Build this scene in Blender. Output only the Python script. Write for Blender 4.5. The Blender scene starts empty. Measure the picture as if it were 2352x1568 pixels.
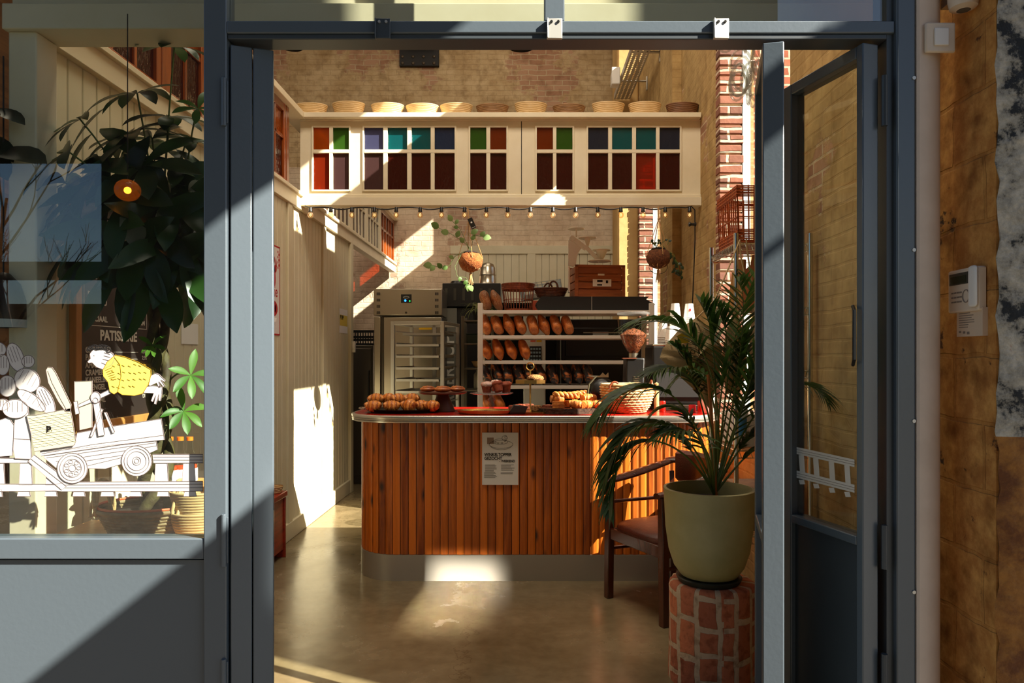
import bpy, math, random
from mathutils import Vector, Matrix
from math import sin, cos, pi, radians, sqrt, atan2
random.seed(11)
S = bpy.context.scene
COL = S.collection
# ---------------------------------------------------------------- camera
FPX, VX, HY, EYE = 1633.0, 1200.0, 820.0, 1.45      # focal length in pixels, vanishing point, horizon row, eye height
cam_d = bpy.data.cameras.new('camera'); cam = bpy.data.objects.new('camera', cam_d); COL.objects.link(cam)
cam_d.sensor_width = 36; cam_d.lens = FPX * 36 / 2352
cam_d.shift_x = -(VX - 1176) / 2352; cam_d.shift_y = (HY - 784) / 2352
cam_d.clip_start = .05; cam_d.clip_end = 200
cam.location = (0, 0, EYE); cam.rotation_euler = (pi / 2, 0, 0)
S.camera = cam
# ---------------------------------------------------------------- world, sun, exposure
SUN_DIR = Vector((-1.97, 1.0, -1.556)).normalized()
w = bpy.data.worlds.new('sky'); S.world = w; w.use_nodes = True
wn = w.node_tree; wn.nodes.clear()
wo = wn.nodes.new('ShaderNodeOutputWorld'); wb = wn.nodes.new('ShaderNodeBackground')
sky = wn.nodes.new('ShaderNodeTexSky'); sky.sky_type = 'NISHITA'; sky.sun_disc = False
sky.sun_elevation = math.asin(-SUN_DIR.z); sky.sun_rotation = atan2(-SUN_DIR.x, -SUN_DIR.y)
sky.air_density = 1.0; sky.dust_density = .6; sky.ozone_density = 3.0
wb.inputs['Strength'].default_value = .095
wn.links.new(sky.outputs[0], wb.inputs[0]); wn.links.new(wb.outputs[0], wo.inputs[0])
sun_d = bpy.data.lights.new('sun', 'SUN'); sun = bpy.data.objects.new('sun', sun_d); COL.objects.link(sun)
sun_d.energy = 18.5; sun_d.color = (1.0, .9, .75); sun_d.angle = radians(.3)
sun.rotation_euler = SUN_DIR.to_track_quat('-Z', 'Y').to_euler(); sun.location = (20, -10, 16)
S.view_settings.view_transform = 'Standard'; S.view_settings.look = 'None'
S.view_settings.exposure = 0.24; S.view_settings.gamma = 1.0
try: S.view_settings.use_curve_mapping = False
except Exception: pass
S.cycles.use_denoising = True
S.cycles.max_bounces = 12; S.cycles.transparent_max_bounces = 24; S.cycles.diffuse_bounces = 6
S.cycles.sample_clamp_indirect = 6.0
S.cycles.caustics_reflective = False; S.cycles.caustics_refractive = False
def lamp(name, kind, loc, energy, color, size=.3, size_y=None, rot=(0, 0, 0)):
    d = bpy.data.lights.new(name, kind); d.energy = energy; d.color = color
    if kind == 'AREA':
        d.size = size
        if size_y: d.shape = 'RECTANGLE'; d.size_y = size_y
    else: d.shadow_soft_size = size
    o = bpy.data.objects.new(name, d); o.location = loc; o.rotation_euler = rot; COL.objects.link(o); return o
lamp('hall_fill', 'AREA', (-3.6, 6.5, 6.8), 60, (1, .84, .64), 3.0, 3.0)  # added fill that lifts the left hall, no fixture there
lamp('kitchen_fill', 'AREA', (.0, 7.8, 6.8), 35, (1, .84, .64), 2.0, 3.0)  # added fill above the kitchen, not one of the pendants
lamp('shop_fill', 'AREA', (-.1, 3.3, 6.3), 125, (1, .86, .68), 2.2, 1.2, (radians(22), 0, 0))  # added fill, tilted to brighten the counter front and bulkhead
# added unseen lamp across the street for an assumed sun reflection: a narrow rectangular beam on the floor before the counter
rb = lamp('assumed_reflection_lamp', 'AREA', (-1.6, -8.8, 5.6), 3.0, (1, .9, .74), .4, .4)
rb.rotation_euler = (Vector((-.4, 4.3, .02)) - rb.location).to_track_quat('-Z', 'Y').to_euler(); rb.data.spread = radians(1.0)
# ---------------------------------------------------------------- helpers
def at(px, py, Y): return Vector(((px - VX) * Y / FPX, Y, EYE - (py - HY) * Y / FPX))
def X(px, Y): return (px - VX) * Y / FPX
def Z(py, Y): return EYE - (py - HY) * Y / FPX
def lin(r, g=None, b=None):
    if g is None: r, g, b = r
    return tuple(((v / 255) / 12.92 if v / 255 <= .04045 else ((v / 255 + .055) / 1.055) ** 2.4) for v in (r, g, b)) + (1,)
class MB:
    def __init__(s): s.v = []; s.f = []; s.m = []; s.k = 0
    def add(s, vs, fs, M=None):
        o = len(s.v)
        s.v += [tuple(M @ Vector(p)) if M is not None else tuple(p) for p in vs]
        s.f += [tuple(i + o for i in f) for f in fs]; s.m += [s.k] * len(fs); return s
    def box(s, x0, x1, y0, y1, z0, z1, M=None):
        v = [(x, y, z) for x in (x0, x1) for y in (y0, y1) for z in (z0, z1)]
        return s.add(v, [(0, 1, 3, 2), (4, 6, 7, 5), (0, 4, 5, 1), (2, 3, 7, 6), (0, 2, 6, 4), (1, 5, 7, 3)], M)
    def tube(s, pts, r, n=8, closed=False, cap=True, M=None, flat=1.0):
        pts = [Vector(p) for p in pts]; N = len(pts)
        rs = r if isinstance(r, (list, tuple)) else [r] * N
        vs = []; fs = []; prev = None
        for i, p in enumerate(pts):
            if closed: t = pts[(i + 1) % N] - pts[i - 1]
            else: t = pts[min(i + 1, N - 1)] - pts[max(i - 1, 0)]
            if t.length < 1e-9: t = Vector((0, 0, 1))
            t.normalize()
            if prev is None:
                a = Vector((0, 0, 1)) if abs(t.z) < .9 else Vector((1, 0, 0))
                u = t.cross(a).normalized()
            else:
                u = prev - t * prev.dot(t)
                u = u.normalized() if u.length > 1e-6 else t.cross(Vector((0, 0, 1))).normalized()
            prev = u; w_ = t.cross(u)
            for j in range(n):
                a = 2 * pi * j / n
                vs.append(p + (u * cos(a) + w_ * sin(a) * flat) * rs[i])
        for i in range(N if closed else N - 1):
            for j in range(n):
                a = i * n + j; b = i * n + (j + 1) % n; i2 = (i + 1) % N
                fs.append((a, b, i2 * n + (j + 1) % n, i2 * n + j))
        if cap and not closed:
            fs.append(tuple(range(n))[::-1]); fs.append(tuple((N - 1) * n + j for j in range(n)))
        return s.add(vs, fs, M)
    def cyl(s, p0, p1, r0, r1=None, n=16, M=None): return s.tube([p0, p1], [r0, r0 if r1 is None else r1], n, M=M)
    def lathe(s, prof, n=24, c=(0, 0, 0), sx=1, sy=1, M=None, close=True):
        vs = []; fs = []
        for (r, z) in prof:
            for j in range(n):
                a = 2 * pi * j / n; vs.append((c[0] + r * sx * cos(a), c[1] + r * sy * sin(a), c[2] + z))
        for i in range(len(prof) - 1):
            for j in range(n):
                fs.append((i * n + j, i * n + (j + 1) % n, (i + 1) * n + (j + 1) % n, (i + 1) * n + j))
        if close:
            fs.append(tuple(range(n))[::-1]); fs.append(tuple((len(prof) - 1) * n + j for j in range(n)))
        return s.add(vs, fs, M)
    def ball(s, c, r, sc=(1, 1, 1), nu=16, nv=10, fn=None, M=None):
        vs = []; fs = []
        for i in range(nv + 1):
            th = pi * i / nv
            for j in range(nu):
                ph = 2 * pi * j / nu
                d = Vector((sin(th) * cos(ph), sin(th) * sin(ph), cos(th)))
                k = fn(d) if fn else 1
                vs.append((c[0] + d.x * r * sc[0] * k, c[1] + d.y * r * sc[1] * k, c[2] + d.z * r * sc[2] * k))
        for i in range(nv):
            for j in range(nu): fs.append((i * nu + j, (i + 1) * nu + j, (i + 1) * nu + (j + 1) % nu, i * nu + (j + 1) % nu))
        return s.add(vs, fs, M)
    def prism(s, poly, y0, y1, M=None):                # polygon in x,z extruded along y
        n = len(poly); v = [(p[0], y0, p[1]) for p in poly] + [(p[0], y1, p[1]) for p in poly]
        fs = [tuple(range(n)), tuple(range(2 * n - 1, n - 1, -1))] + [(i, i + n, (i + 1) % n + n, (i + 1) % n) for i in range(n)]
        return s.add(v, fs, M)
    def hprism(s, poly, z0, z1, M=None):               # polygon in x,y extruded along z
        n = len(poly); v = [(p[0], p[1], z0) for p in poly] + [(p[0], p[1], z1) for p in poly]
        fs = [tuple(range(n))[::-1], tuple(range(n, 2 * n))] + [(i, (i + 1) % n, (i + 1) % n + n, i + n) for i in range(n)]
        return s.add(v, fs, M)
    def build(s, name, mats, parent=None, smooth=True, angle=35, bevel=0, label=None, seg=2):
        me = bpy.data.meshes.new(name); me.from_pydata(s.v, [], s.f); me.update()
        if not isinstance(mats, (list, tuple)): mats = [mats]
        for m in mats: me.materials.append(m)
        if len(mats) > 1:
            for p, k in zip(me.polygons, s.m): p.material_index = k
        if smooth:
            me.shade_smooth(); me.set_sharp_from_angle(angle=radians(angle))
        o = bpy.data.objects.new(name, me); COL.objects.link(o)
        if parent is not None: o.parent = parent
        if bevel:
            b = o.modifiers.new('bevel', 'BEVEL'); b.width = bevel; b.segments = seg; b.limit_method = 'ANGLE'; b.angle_limit = radians(40)
            b.harden_normals = False
        if label: o['label'] = label
        return o
def empty(name, loc=(0, 0, 0), rz=0, rot=None):
    o = bpy.data.objects.new(name, None); COL.objects.link(o); o.location = loc
    o.rotation_euler = rot if rot else (0, 0, rz); o.empty_display_size = .05; return o
def tag(o, label, cat, group=None):
    o['label'] = label; o['category'] = cat
    if group: o['group'] = group
    return o
def struct(o): o['kind'] = 'structure'; return o
def kids(o): return [c for c in o.children]
def copy_tree(o, parent=None):
    c = o.copy(); COL.objects.link(c)
    if parent is not None: c.parent = parent
    for ch in list(o.children): copy_tree(ch, c)
    return c
def text(body, size, parent, mat, loc, rot, name='lettering', align='LEFT', ext=.0006, sx=1.0, bold=0.0):
    cu = bpy.data.curves.new('t', 'FONT'); cu.body = body; cu.size = size; cu.extrude = ext; cu.align_x = align; cu.offset = bold
    t = bpy.data.objects.new('t', cu); COL.objects.link(t)
    dg = bpy.context.evaluated_depsgraph_get(); me = bpy.data.meshes.new_from_object(t.evaluated_get(dg))
    bpy.data.objects.remove(t); me.name = name; me.materials.clear(); me.materials.append(mat)
    o = bpy.data.objects.new(name, me); COL.objects.link(o); o.location = loc; o.rotation_euler = rot; o.scale = (sx, 1, 1)
    if parent is not None: o.parent = parent
    return o
ORD = ['first', 'second', 'third', 'fourth', 'fifth', 'sixth', 'seventh', 'eighth', 'ninth', 'tenth', 'eleventh', 'twelfth',
       'thirteenth', 'fourteenth', 'fifteenth', 'sixteenth', 'seventeenth', 'eighteenth']
# ---------------------------------------------------------------- materials
def nodes(name):
    m = bpy.data.materials.new(name); m.use_nodes = True; nt = m.node_tree
    return m, nt, nt.nodes['Principled BSDF']
def N(nt, t, **kw):
    n = nt.nodes.new(t)
    for k, v in kw.items():
        if k.startswith('i_'):
            key = k[2:].replace('_', ' '); n.inputs[key].default_value = v
        else: setattr(n, k, v)
    return n
def ramp(nt, fac, stops):
    r = nt.nodes.new('ShaderNodeValToRGB'); cr = r.color_ramp
    while len(cr.elements) < len(stops): cr.elements.new(.5)
    for e, (p, c) in zip(cr.elements, stops): e.position = p; e.color = c
    nt.links.new(fac, r.inputs[0]); return r.outputs[0]
def mapping(nt, scale=(1, 1, 1), rot=(0, 0, 0), world=False):
    if world: src = nt.nodes.new('ShaderNodeNewGeometry').outputs['Position']
    else: src = nt.nodes.new('ShaderNodeTexCoord').outputs['Object']
    mp = nt.nodes.new('ShaderNodeMapping'); mp.inputs['Scale'].default_value = scale; mp.inputs['Rotation'].default_value = rot
    nt.links.new(src, mp.inputs[0]); return mp.outputs[0]
def mat(name, col, rough=.5, metal=0, var=None, vscale=8, vstretch=(1, 1, 1), bump=0, bscale=40, spec=.5, coat=0, emit=None, estr=0, world=False, lo=.35, hi=.65, bstretch=None):
    m, nt, b = nodes(name); b.inputs['Base Color'].default_value = lin(col); b.inputs['Roughness'].default_value = rough
    b.inputs['Metallic'].default_value = metal; b.inputs['Specular IOR Level'].default_value = spec
    if coat: b.inputs['Coat Weight'].default_value = coat; b.inputs['Coat Roughness'].default_value = .15
    if emit: b.inputs['Emission Color'].default_value = lin(emit); b.inputs['Emission Strength'].default_value = estr
    if var is not None:
        v = mapping(nt, vstretch, world=world); n = N(nt, 'ShaderNodeTexNoise', i_Scale=vscale, i_Detail=6.0, i_Roughness=.6); nt.links.new(v, n.inputs[0])
        nt.links.new(ramp(nt, n.outputs[0], [(lo, lin(col)), (hi, lin(var))]), b.inputs['Base Color'])
    if bump:
        v = mapping(nt, bstretch or (1, 1, 1), world=world); n = N(nt, 'ShaderNodeTexNoise', i_Scale=bscale, i_Detail=4.0); nt.links.new(v, n.inputs[0])
        bp = N(nt, 'ShaderNodeBump', i_Strength=bump, i_Distance=.01); nt.links.new(n.outputs[0], bp.inputs['Height']); nt.links.new(bp.outputs[0], b.inputs['Normal'])
    return m
def glass(name, tint=(255, 255, 255), ior=1.45, rough=0.0, bump=0, bscale=30, body=0, bodycol=None, gl=1.0):
    m = bpy.data.materials.new(name); m.use_nodes = True; nt = m.node_tree; nt.nodes.clear()
    out = N(nt, 'ShaderNodeOutputMaterial'); tr = N(nt, 'ShaderNodeBsdfTransparent'); tr.inputs[0].default_value = lin(tint)
    g = N(nt, 'ShaderNodeBsdfGlossy'); g.inputs['Roughness'].default_value = rough
    fr = N(nt, 'ShaderNodeFresnel'); fr.inputs[0].default_value = ior
    ge = N(nt, 'ShaderNodeNewGeometry'); mr = N(nt, 'ShaderNodeMath', operation='MULTIPLY_ADD'); nt.links.new(ge.outputs['Backfacing'], mr.inputs[0])
    mr.inputs[1].default_value = 1 / ior - ior; mr.inputs[2].default_value = ior; nt.links.new(mr.outputs[0], fr.inputs[0])   # both faces of the sheet reflect alike
    mx = N(nt, 'ShaderNodeMixShader'); nt.links.new(fr.outputs[0], mx.inputs[0]); nt.links.new(g.outputs[0], mx.inputs[2])
    base = tr.outputs[0]
    if body:
        d = N(nt, 'ShaderNodeBsdfDiffuse'); d.inputs[0].default_value = lin(bodycol or tint)
        t2 = N(nt, 'ShaderNodeBsdfTranslucent'); t2.inputs[0].default_value = lin(bodycol or tint)
        a = N(nt, 'ShaderNodeMixShader'); a.inputs[0].default_value = .5; nt.links.new(d.outputs[0], a.inputs[1]); nt.links.new(t2.outputs[0], a.inputs[2])
        b2 = N(nt, 'ShaderNodeMixShader'); b2.inputs[0].default_value = body; nt.links.new(tr.outputs[0], b2.inputs[1]); nt.links.new(a.outputs[0], b2.inputs[2])
        base = b2.outputs[0]
    nt.links.new(base, mx.inputs[1]); nt.links.new(mx.outputs[0], out.inputs[0])
    if bump:
        v = mapping(nt, (1, 1, .45)); n = N(nt, 'ShaderNodeTexNoise', i_Scale=bscale, i_Detail=2.0, i_Distortion=.6); nt.links.new(v, n.inputs[0])
        bp = N(nt, 'ShaderNodeBump', i_Strength=bump, i_Distance=.01); nt.links.new(n.outputs[0], bp.inputs['Height'])
        nt.links.new(bp.outputs[0], g.inputs['Normal']); nt.links.new(bp.outputs[0], fr.inputs['Normal'])
    return m
def leafmat(name, col, col2, rough=.4, trans=.35):
    m = bpy.data.materials.new(name); m.use_nodes = True; nt = m.node_tree; b = nt.nodes['Principled BSDF']; out = nt.nodes['Material Output']
    ge = N(nt, 'ShaderNodeNewGeometry'); c = ramp(nt, ge.outputs['Random Per Island'], [(0, lin(col)), (1, lin(col2))])
    nt.links.new(c, b.inputs['Base Color']); b.inputs['Roughness'].default_value = rough
    t = N(nt, 'ShaderNodeBsdfTranslucent'); nt.links.new(c, t.inputs[0])
    mx = N(nt, 'ShaderNodeMixShader'); mx.inputs[0].default_value = trans
    nt.links.new(b.outputs[0], mx.inputs[1]); nt.links.new(t.outputs[0], mx.inputs[2]); nt.links.new(mx.outputs[0], out.inputs[0]); return m
def brickmat(name, axes, paint, paint2, bare, mortar, wob_=1.0, bw=.22, bh=.07, peel=.62, ms=.008, bump=.6, rough=.85, nscale=1.3, mort_vis=.5, dirt=.5):
    """painted brickwork: brick courses show as relief, the paint has come off in patches"""
    m, nt, b = nodes(name)
    ge = N(nt, 'ShaderNodeNewGeometry'); sp = N(nt, 'ShaderNodeSeparateXYZ'); nt.links.new(ge.outputs['Position'], sp.inputs[0])
    cb = N(nt, 'ShaderNodeCombineXYZ'); nt.links.new(sp.outputs[axes[0]], cb.inputs[0]); nt.links.new(sp.outputs[axes[1]], cb.inputs[1])
    wob = N(nt, 'ShaderNodeTexNoise', i_Scale=6.0, i_Detail=3.0); nt.links.new(ge.outputs['Position'], wob.inputs[0])
    wm = N(nt, 'ShaderNodeVectorMath', operation='MULTIPLY_ADD'); nt.links.new(wob.outputs['Color'], wm.inputs[0]); wm.inputs[1].default_value = (.045 * wob_, .035 * wob_, 0); nt.links.new(cb.outputs[0], wm.inputs[2])
    br = N(nt, 'ShaderNodeTexBrick'); br.offset = .5
    for k, v in (('Scale', 1.0), ('Mortar Size', ms), ('Mortar Smooth', .4), ('Brick Width', bw), ('Row Height', bh)): br.inputs[k].default_value = v
    br.inputs['Color1'].default_value = lin(bare[0]); br.inputs['Color2'].default_value = lin(bare[1]); br.inputs['Mortar'].default_value = lin(mortar)
    nt.links.new(wm.outputs[0], br.inputs[0])
    n1 = N(nt, 'ShaderNodeTexNoise', i_Scale=nscale, i_Detail=8.0, i_Roughness=.65); nt.links.new(ge.outputs['Position'], n1.inputs[0])
    n2 = N(nt, 'ShaderNodeTexNoise', i_Scale=nscale * 3.1, i_Detail=7.0, i_Roughness=.7); nt.links.new(ge.outputs['Position'], n2.inputs[0])
    pc = ramp(nt, n2.outputs[0], [(.35, lin(paint)), (.6, lin(paint2))])
    # the joints of the painted brick hold a little dirt
    dk = N(nt, 'ShaderNodeMixRGB', blend_type='MULTIPLY'); nt.links.new(br.outputs['Fac'], dk.inputs[0])
    md = N(nt, 'ShaderNodeMath', operation='MULTIPLY'); nt.links.new(br.outputs['Fac'], md.inputs[0]); md.inputs[1].default_value = mort_vis; nt.links.new(md.outputs[0], dk.inputs[0])
    nt.links.new(pc, dk.inputs[1]); dk.inputs[2].default_value = (.55, .47, .38, 1)
    mk = ramp(nt, n1.outputs[0], [(peel, (0, 0, 0, 1)), (peel + .03, (1, 1, 1, 1))])
    mx = N(nt, 'ShaderNodeMixRGB'); nt.links.new(mk, mx.inputs[0]); nt.links.new(dk.outputs[0], mx.inputs[1]); nt.links.new(br.outputs['Color'], mx.inputs[2])
    n3 = N(nt, 'ShaderNodeTexNoise', i_Scale=9.0, i_Detail=5.0); nt.links.new(ge.outputs['Position'], n3.inputs[0])
    dm = N(nt, 'ShaderNodeMixRGB', blend_type='MULTIPLY'); dm.inputs[0].default_value = dirt
    nt.links.new(mx.outputs[0], dm.inputs[1]); nt.links.new(ramp(nt, n3.outputs[0], [(.3, (.45, .38, .3, 1)), (.5, (1, 1, 1, 1))]), dm.inputs[2])
    nt.links.new(dm.outputs[0], b.inputs['Base Color']); b.inputs['Roughness'].default_value = rough; b.inputs['Specular IOR Level'].default_value = .25
    # relief
    inv = N(nt, 'ShaderNodeMath', operation='MULTIPLY_ADD'); nt.links.new(br.outputs['Fac'], inv.inputs[0]); inv.inputs[1].default_value = -1.0
    sm = N(nt, 'ShaderNodeMath', operation='MULTIPLY'); nt.links.new(n3.outputs[0], sm.inputs[0]); sm.inputs[1].default_value = .9; nt.links.new(sm.outputs[0], inv.inputs[2])
    ms_ = N(nt, 'ShaderNodeMath', operation='MULTIPLY_ADD'); nt.links.new(mk, ms_.inputs[0]); ms_.inputs[1].default_value = -.4; nt.links.new(inv.outputs[0], ms_.inputs[2])
    bp = N(nt, 'ShaderNodeBump', i_Strength=bump, i_Distance=.02); nt.links.new(ms_.outputs[0], bp.inputs['Height']); nt.links.new(bp.outputs[0], b.inputs['Normal'])
    return m
def woodmat(name, c1, c2, knots=True, stretch=(9, 9, .8), rough=.35, coat=.3, knotcol=(45, 18, 6), island=.35, scale=2.2):
    m, nt, b = nodes(name); v = mapping(nt, stretch)
    ge = N(nt, 'ShaderNodeNewGeometry'); ad = N(nt, 'ShaderNodeVectorMath', operation='MULTIPLY_ADD')
    cx = N(nt, 'ShaderNodeCombineXYZ')
    for i in range(3): nt.links.new(ge.outputs['Random Per Island'], cx.inputs[i])
    nt.links.new(cx.outputs[0], ad.inputs[0]); ad.inputs[1].default_value = (17, 9, 23); nt.links.new(v, ad.inputs[2])
    n = N(nt, 'ShaderNodeTexNoise', i_Scale=scale, i_Detail=8.0, i_Roughness=.65, i_Distortion=.9); nt.links.new(ad.outputs[0], n.inputs[0])
    isl = N(nt, 'ShaderNodeMath', operation='MULTIPLY_ADD'); nt.links.new(ge.outputs['Random Per Island'], isl.inputs[0]); isl.inputs[1].default_value = island; nt.links.new(n.outputs[0], isl.inputs[2])
    c = ramp(nt, isl.outputs[0], [(.38, lin(c2)), (.38 + .2 + island * .65, lin(c1))])
    if knots:
        mp = N(nt, 'ShaderNodeMapping'); mp.inputs['Scale'].default_value = (.45, .45, 2.2); nt.links.new(ad.outputs[0], mp.inputs[0])
        vo = N(nt, 'ShaderNodeTexVoronoi', i_Scale=1.9); nt.links.new(mp.outputs[0], vo.inputs[0])
        k = ramp(nt, vo.outputs['Distance'], [(.06, (1, 1, 1, 1)), (.2, (0, 0, 0, 1))])
        mx = N(nt, 'ShaderNodeMixRGB'); nt.links.new(k, mx.inputs[0]); nt.links.new(c, mx.inputs[1]); mx.inputs[2].default_value = lin(knotcol); c = mx.outputs[0]
    nt.links.new(c, b.inputs['Base Color']); b.inputs['Roughness'].default_value = rough; b.inputs['Coat Weight'].default_value = coat; b.inputs['Coat Roughness'].default_value = .2
    return m
M = {}
M['frame'] = mat('grey_blue_paint', (80, 91, 100), .3, 0, bump=.04, bscale=60, spec=.6)
M['frame_dark'] = mat('dark_grey_paint', (58, 66, 72), .4, spec=.5)
M['galv'] = mat('galvanised_steel', (196, 196, 190), .45, .7)
M['steel'] = mat('brushed_stainless', (186, 178, 160), .28, .95, bump=.05, bscale=30, bstretch=(1, 1, 30))
M['steel_dark'] = mat('dark_stainless', (92, 86, 76), .35, .9)
M['chrome'] = mat('chrome_wire', (215, 215, 210), .12, 1.0)
M['alu'] = mat('ribbed_aluminium', (222, 220, 212), .25, .9)
M['cream'] = mat('cream_paint', (232, 222, 196), .45, var=(222, 210, 180), vscale=3, bump=.05, bscale=25)
M['cream2'] = mat('cream_sage_paint', (216, 208, 180), .5, var=(206, 196, 164), vscale=2)
M['black'] = mat('black_plastic', (22, 22, 22), .35)
M['blackmatte'] = mat('black_matte', (20, 19, 18), .7)
M['white'] = mat('white_enamel', (236, 234, 228), .35)
M['paper'] = mat('white_paper', (232, 230, 226), .8, spec=.2)
M['ink'] = mat('black_ink', (28, 26, 26), .8, spec=.1)
M['greyink'] = mat('grey_ink', (120, 118, 116), .8, spec=.1)
M['glass'] = glass('clear_glass', (246, 250, 248), 1.5)
M['glassfront'] = glass('double_glazing', (246, 250, 248), 1.95)
M['glassthin'] = glass('thin_clear_glass', (250, 251, 250), 1.3)
M['brass'] = mat('polished_brass', (204, 168, 98), .25, 1.0)
M['orangewood'] = woodmat('varnished_pine', (216, 114, 26), (118, 50, 12), rough=.45, coat=.12, knotcol=(52, 20, 6), island=.45)
M['sashwood'] = woodmat('varnished_sash_wood', (160, 78, 26), (92, 36, 12), knots=False, rough=.25, coat=.6)
M['darkwood'] = woodmat('dark_mahogany', (84, 36, 18), (38, 14, 8), knots=False, rough=.25, coat=.5)
M['crate'] = woodmat('crate_pine', (176, 98, 44), (118, 56, 24), stretch=(1.2, 9, 9), rough=.55, coat=.1)
M['walnut'] = woodmat('walnut_wood', (110, 58, 34), (66, 30, 18), knots=False, stretch=(4, 4, 4), rough=.45, coat=.1)
M['bark'] = mat('tree_bark', (74, 50, 34), .9, var=(40, 26, 18), vscale=30, bump=.9, bscale=50)
M['lightwood'] = woodmat('pale_oak', (206, 150, 84), (170, 112, 56), knots=False, rough=.5, coat=.1)
M['wicker'] = mat('brown_wicker', (150, 72, 32), .5, var=(104, 44, 20), vscale=40)
M['wicker_dark'] = mat('dark_wicker', (104, 58, 32), .55, var=(64, 32, 18), vscale=40)
M['seagrass'] = mat('seagrass', (212, 186, 140), .7, var=(180, 146, 98), vscale=30)
M['cane_light'] = mat('pale_cane', (224, 194, 146), .55, var=(204, 166, 110), vscale=20, vstretch=(1, 1, 6))
M['cane_dark'] = mat('weathered_cane', (158, 118, 76), .6, var=(120, 84, 50), vscale=20, vstretch=(1, 1, 6))
M['rope'] = mat('jute_twine', (186, 146, 96), .85)
M['red'] = mat('red_laminate', (176, 26, 14), .25, coat=.4)
M['redpaint'] = mat('red_ink', (178, 24, 32), .7)
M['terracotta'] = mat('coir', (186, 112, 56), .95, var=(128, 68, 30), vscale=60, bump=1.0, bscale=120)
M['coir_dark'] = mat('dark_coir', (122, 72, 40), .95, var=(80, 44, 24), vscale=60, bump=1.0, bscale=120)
M['soil'] = mat('potting_soil', (38, 26, 20), .95, bump=.8, bscale=60)
M['amber'] = glass('amber_glass', (255, 206, 120), 1.4, body=.3, bodycol=(210, 140, 50))
# ================================================================ the room
WALLX, WX2 = 1.48, 1.74
W1, W2 = (3.93, 5.35), (7.62, 9.0)
ZW = (.92, 4.04, 5.13, 6.08)
BACK = 10.3
m_right = brickmat('painted_brick_right', ('Y', 'Z'), (194, 164, 110), (168, 138, 90), ((182, 142, 110), (150, 108, 84)), (196, 176, 144), peel=.6, bump=.22, mort_vis=.12, wob_=.5)
m_back = brickmat('painted_brick_back', ('X', 'Z'), (206, 184, 146), (178, 152, 112), ((186, 150, 122), (164, 124, 98)), (190, 170, 140), bw=.24, bh=.075, peel=.5, bump=.45, mort_vis=.2, nscale=.9)
m_arris = brickmat('red_brick_arris', ('X', 'Z'), (164, 110, 88), (136, 92, 76), ((158, 104, 84), (112, 80, 70)), (206, 186, 162), bw=.26, bh=.088, peel=.05, bump=.5, ms=.012, dirt=.25)
m_out = brickmat('outside_brick', ('X', 'Z'), (180, 110, 84), (170, 100, 74), ((186, 112, 88), (160, 88, 68)), (208, 190, 168), bw=.22, bh=.07, peel=.05, bump=.3, ms=.01, dirt=.2)
m_reveal = brickmat('rough_brick_facade', ('Y', 'Z'), (214, 160, 88), (178, 122, 62), ((66, 52, 42), (110, 70, 44)), (120, 100, 74), bw=.32, bh=.21, peel=.62, bump=.6, nscale=5, dirt=.9, mort_vis=.25)
def floormat():
    m, nt, b = nodes('polished_concrete'); v = mapping(nt, world=True)
    n1 = N(nt, 'ShaderNodeTexNoise', i_Scale=1.6, i_Detail=9.0, i_Roughness=.62, i_Distortion=.4); nt.links.new(v, n1.inputs[0])
    n2 = N(nt, 'ShaderNodeTexNoise', i_Scale=14.0, i_Detail=6.0); nt.links.new(v, n2.inputs[0])
    c1 = ramp(nt, n1.outputs[0], [(.3, lin(104, 92, 66)), (.7, lin(142, 126, 96))])
    mx = N(nt, 'ShaderNodeMixRGB', blend_type='MULTIPLY'); mx.inputs[0].default_value = .5; nt.links.new(c1, mx.inputs[1])
    nt.links.new(ramp(nt, n2.outputs[0], [(.35, (.72, .7, .66, 1)), (.6, (1, 1, 1, 1))]), mx.inputs[2])
    vo = N(nt, 'ShaderNodeTexVoronoi', feature='DISTANCE_TO_EDGE', i_Scale=.55); wv = N(nt, 'ShaderNodeVectorMath', operation='MULTIPLY_ADD')
    nt.links.new(n2.outputs['Color'], wv.inputs[0]); wv.inputs[1].default_value = (.35, .35, 0); nt.links.new(v, wv.inputs[2]); nt.links.new(wv.outputs[0], vo.inputs[0])
    ck = ramp(nt, vo.outputs['Distance'], [(.0, (.5, .45, .38, 1)), (.004, (1, 1, 1, 1))])
    m2 = N(nt, 'ShaderNodeMixRGB', blend_type='MULTIPLY'); m2.inputs[0].default_value = .55; nt.links.new(mx.outputs[0], m2.inputs[1]); nt.links.new(ck, m2.inputs[2])
    nt.links.new(m2.outputs[0], b.inputs['Base Color'])
    rr = ramp(nt, n1.outputs[0], [(.3, (.16, .16, .16, 1)), (.7, (.32, .32, .32, 1))]); nt.links.new(rr, b.inputs['Roughness'])
    b.inputs['Specular IOR Level'].default_value = .6
    bp = N(nt, 'ShaderNodeBump', i_Strength=.06, i_Distance=.01); nt.links.new(n2.outputs[0], bp.inputs['Height']); nt.links.new(bp.outputs[0], b.inputs['Normal'])
    return m
M['floor'] = floormat()
M['paving'] = mat('outside_paving', (92, 86, 78), .85, var=(74, 70, 62), vscale=4, bump=.2, bscale=40)
M['plaster'] = mat('dim_plaster', (150, 128, 96), .9, var=(128, 106, 76), vscale=1)
M['brownboards'] = mat('brown_boards', (112, 76, 44), .6, var=(78, 50, 28), vscale=2, vstretch=(.4, .4, 9))
struct(MB().box(-6, 3.2, 2.3, 10.6, -.15, 0).build('floor', M['floor'], smooth=False))
struct(MB().box(-14, 9, -9, 2.3, -.15, -.002).build('ground_outside', M['paving'], smooth=False))
struct(MB().box(-6, 3.2, 2.3, 10.6, 7.0, 7.1).build('ceiling', M['plaster'], smooth=False))
b = MB()
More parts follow.
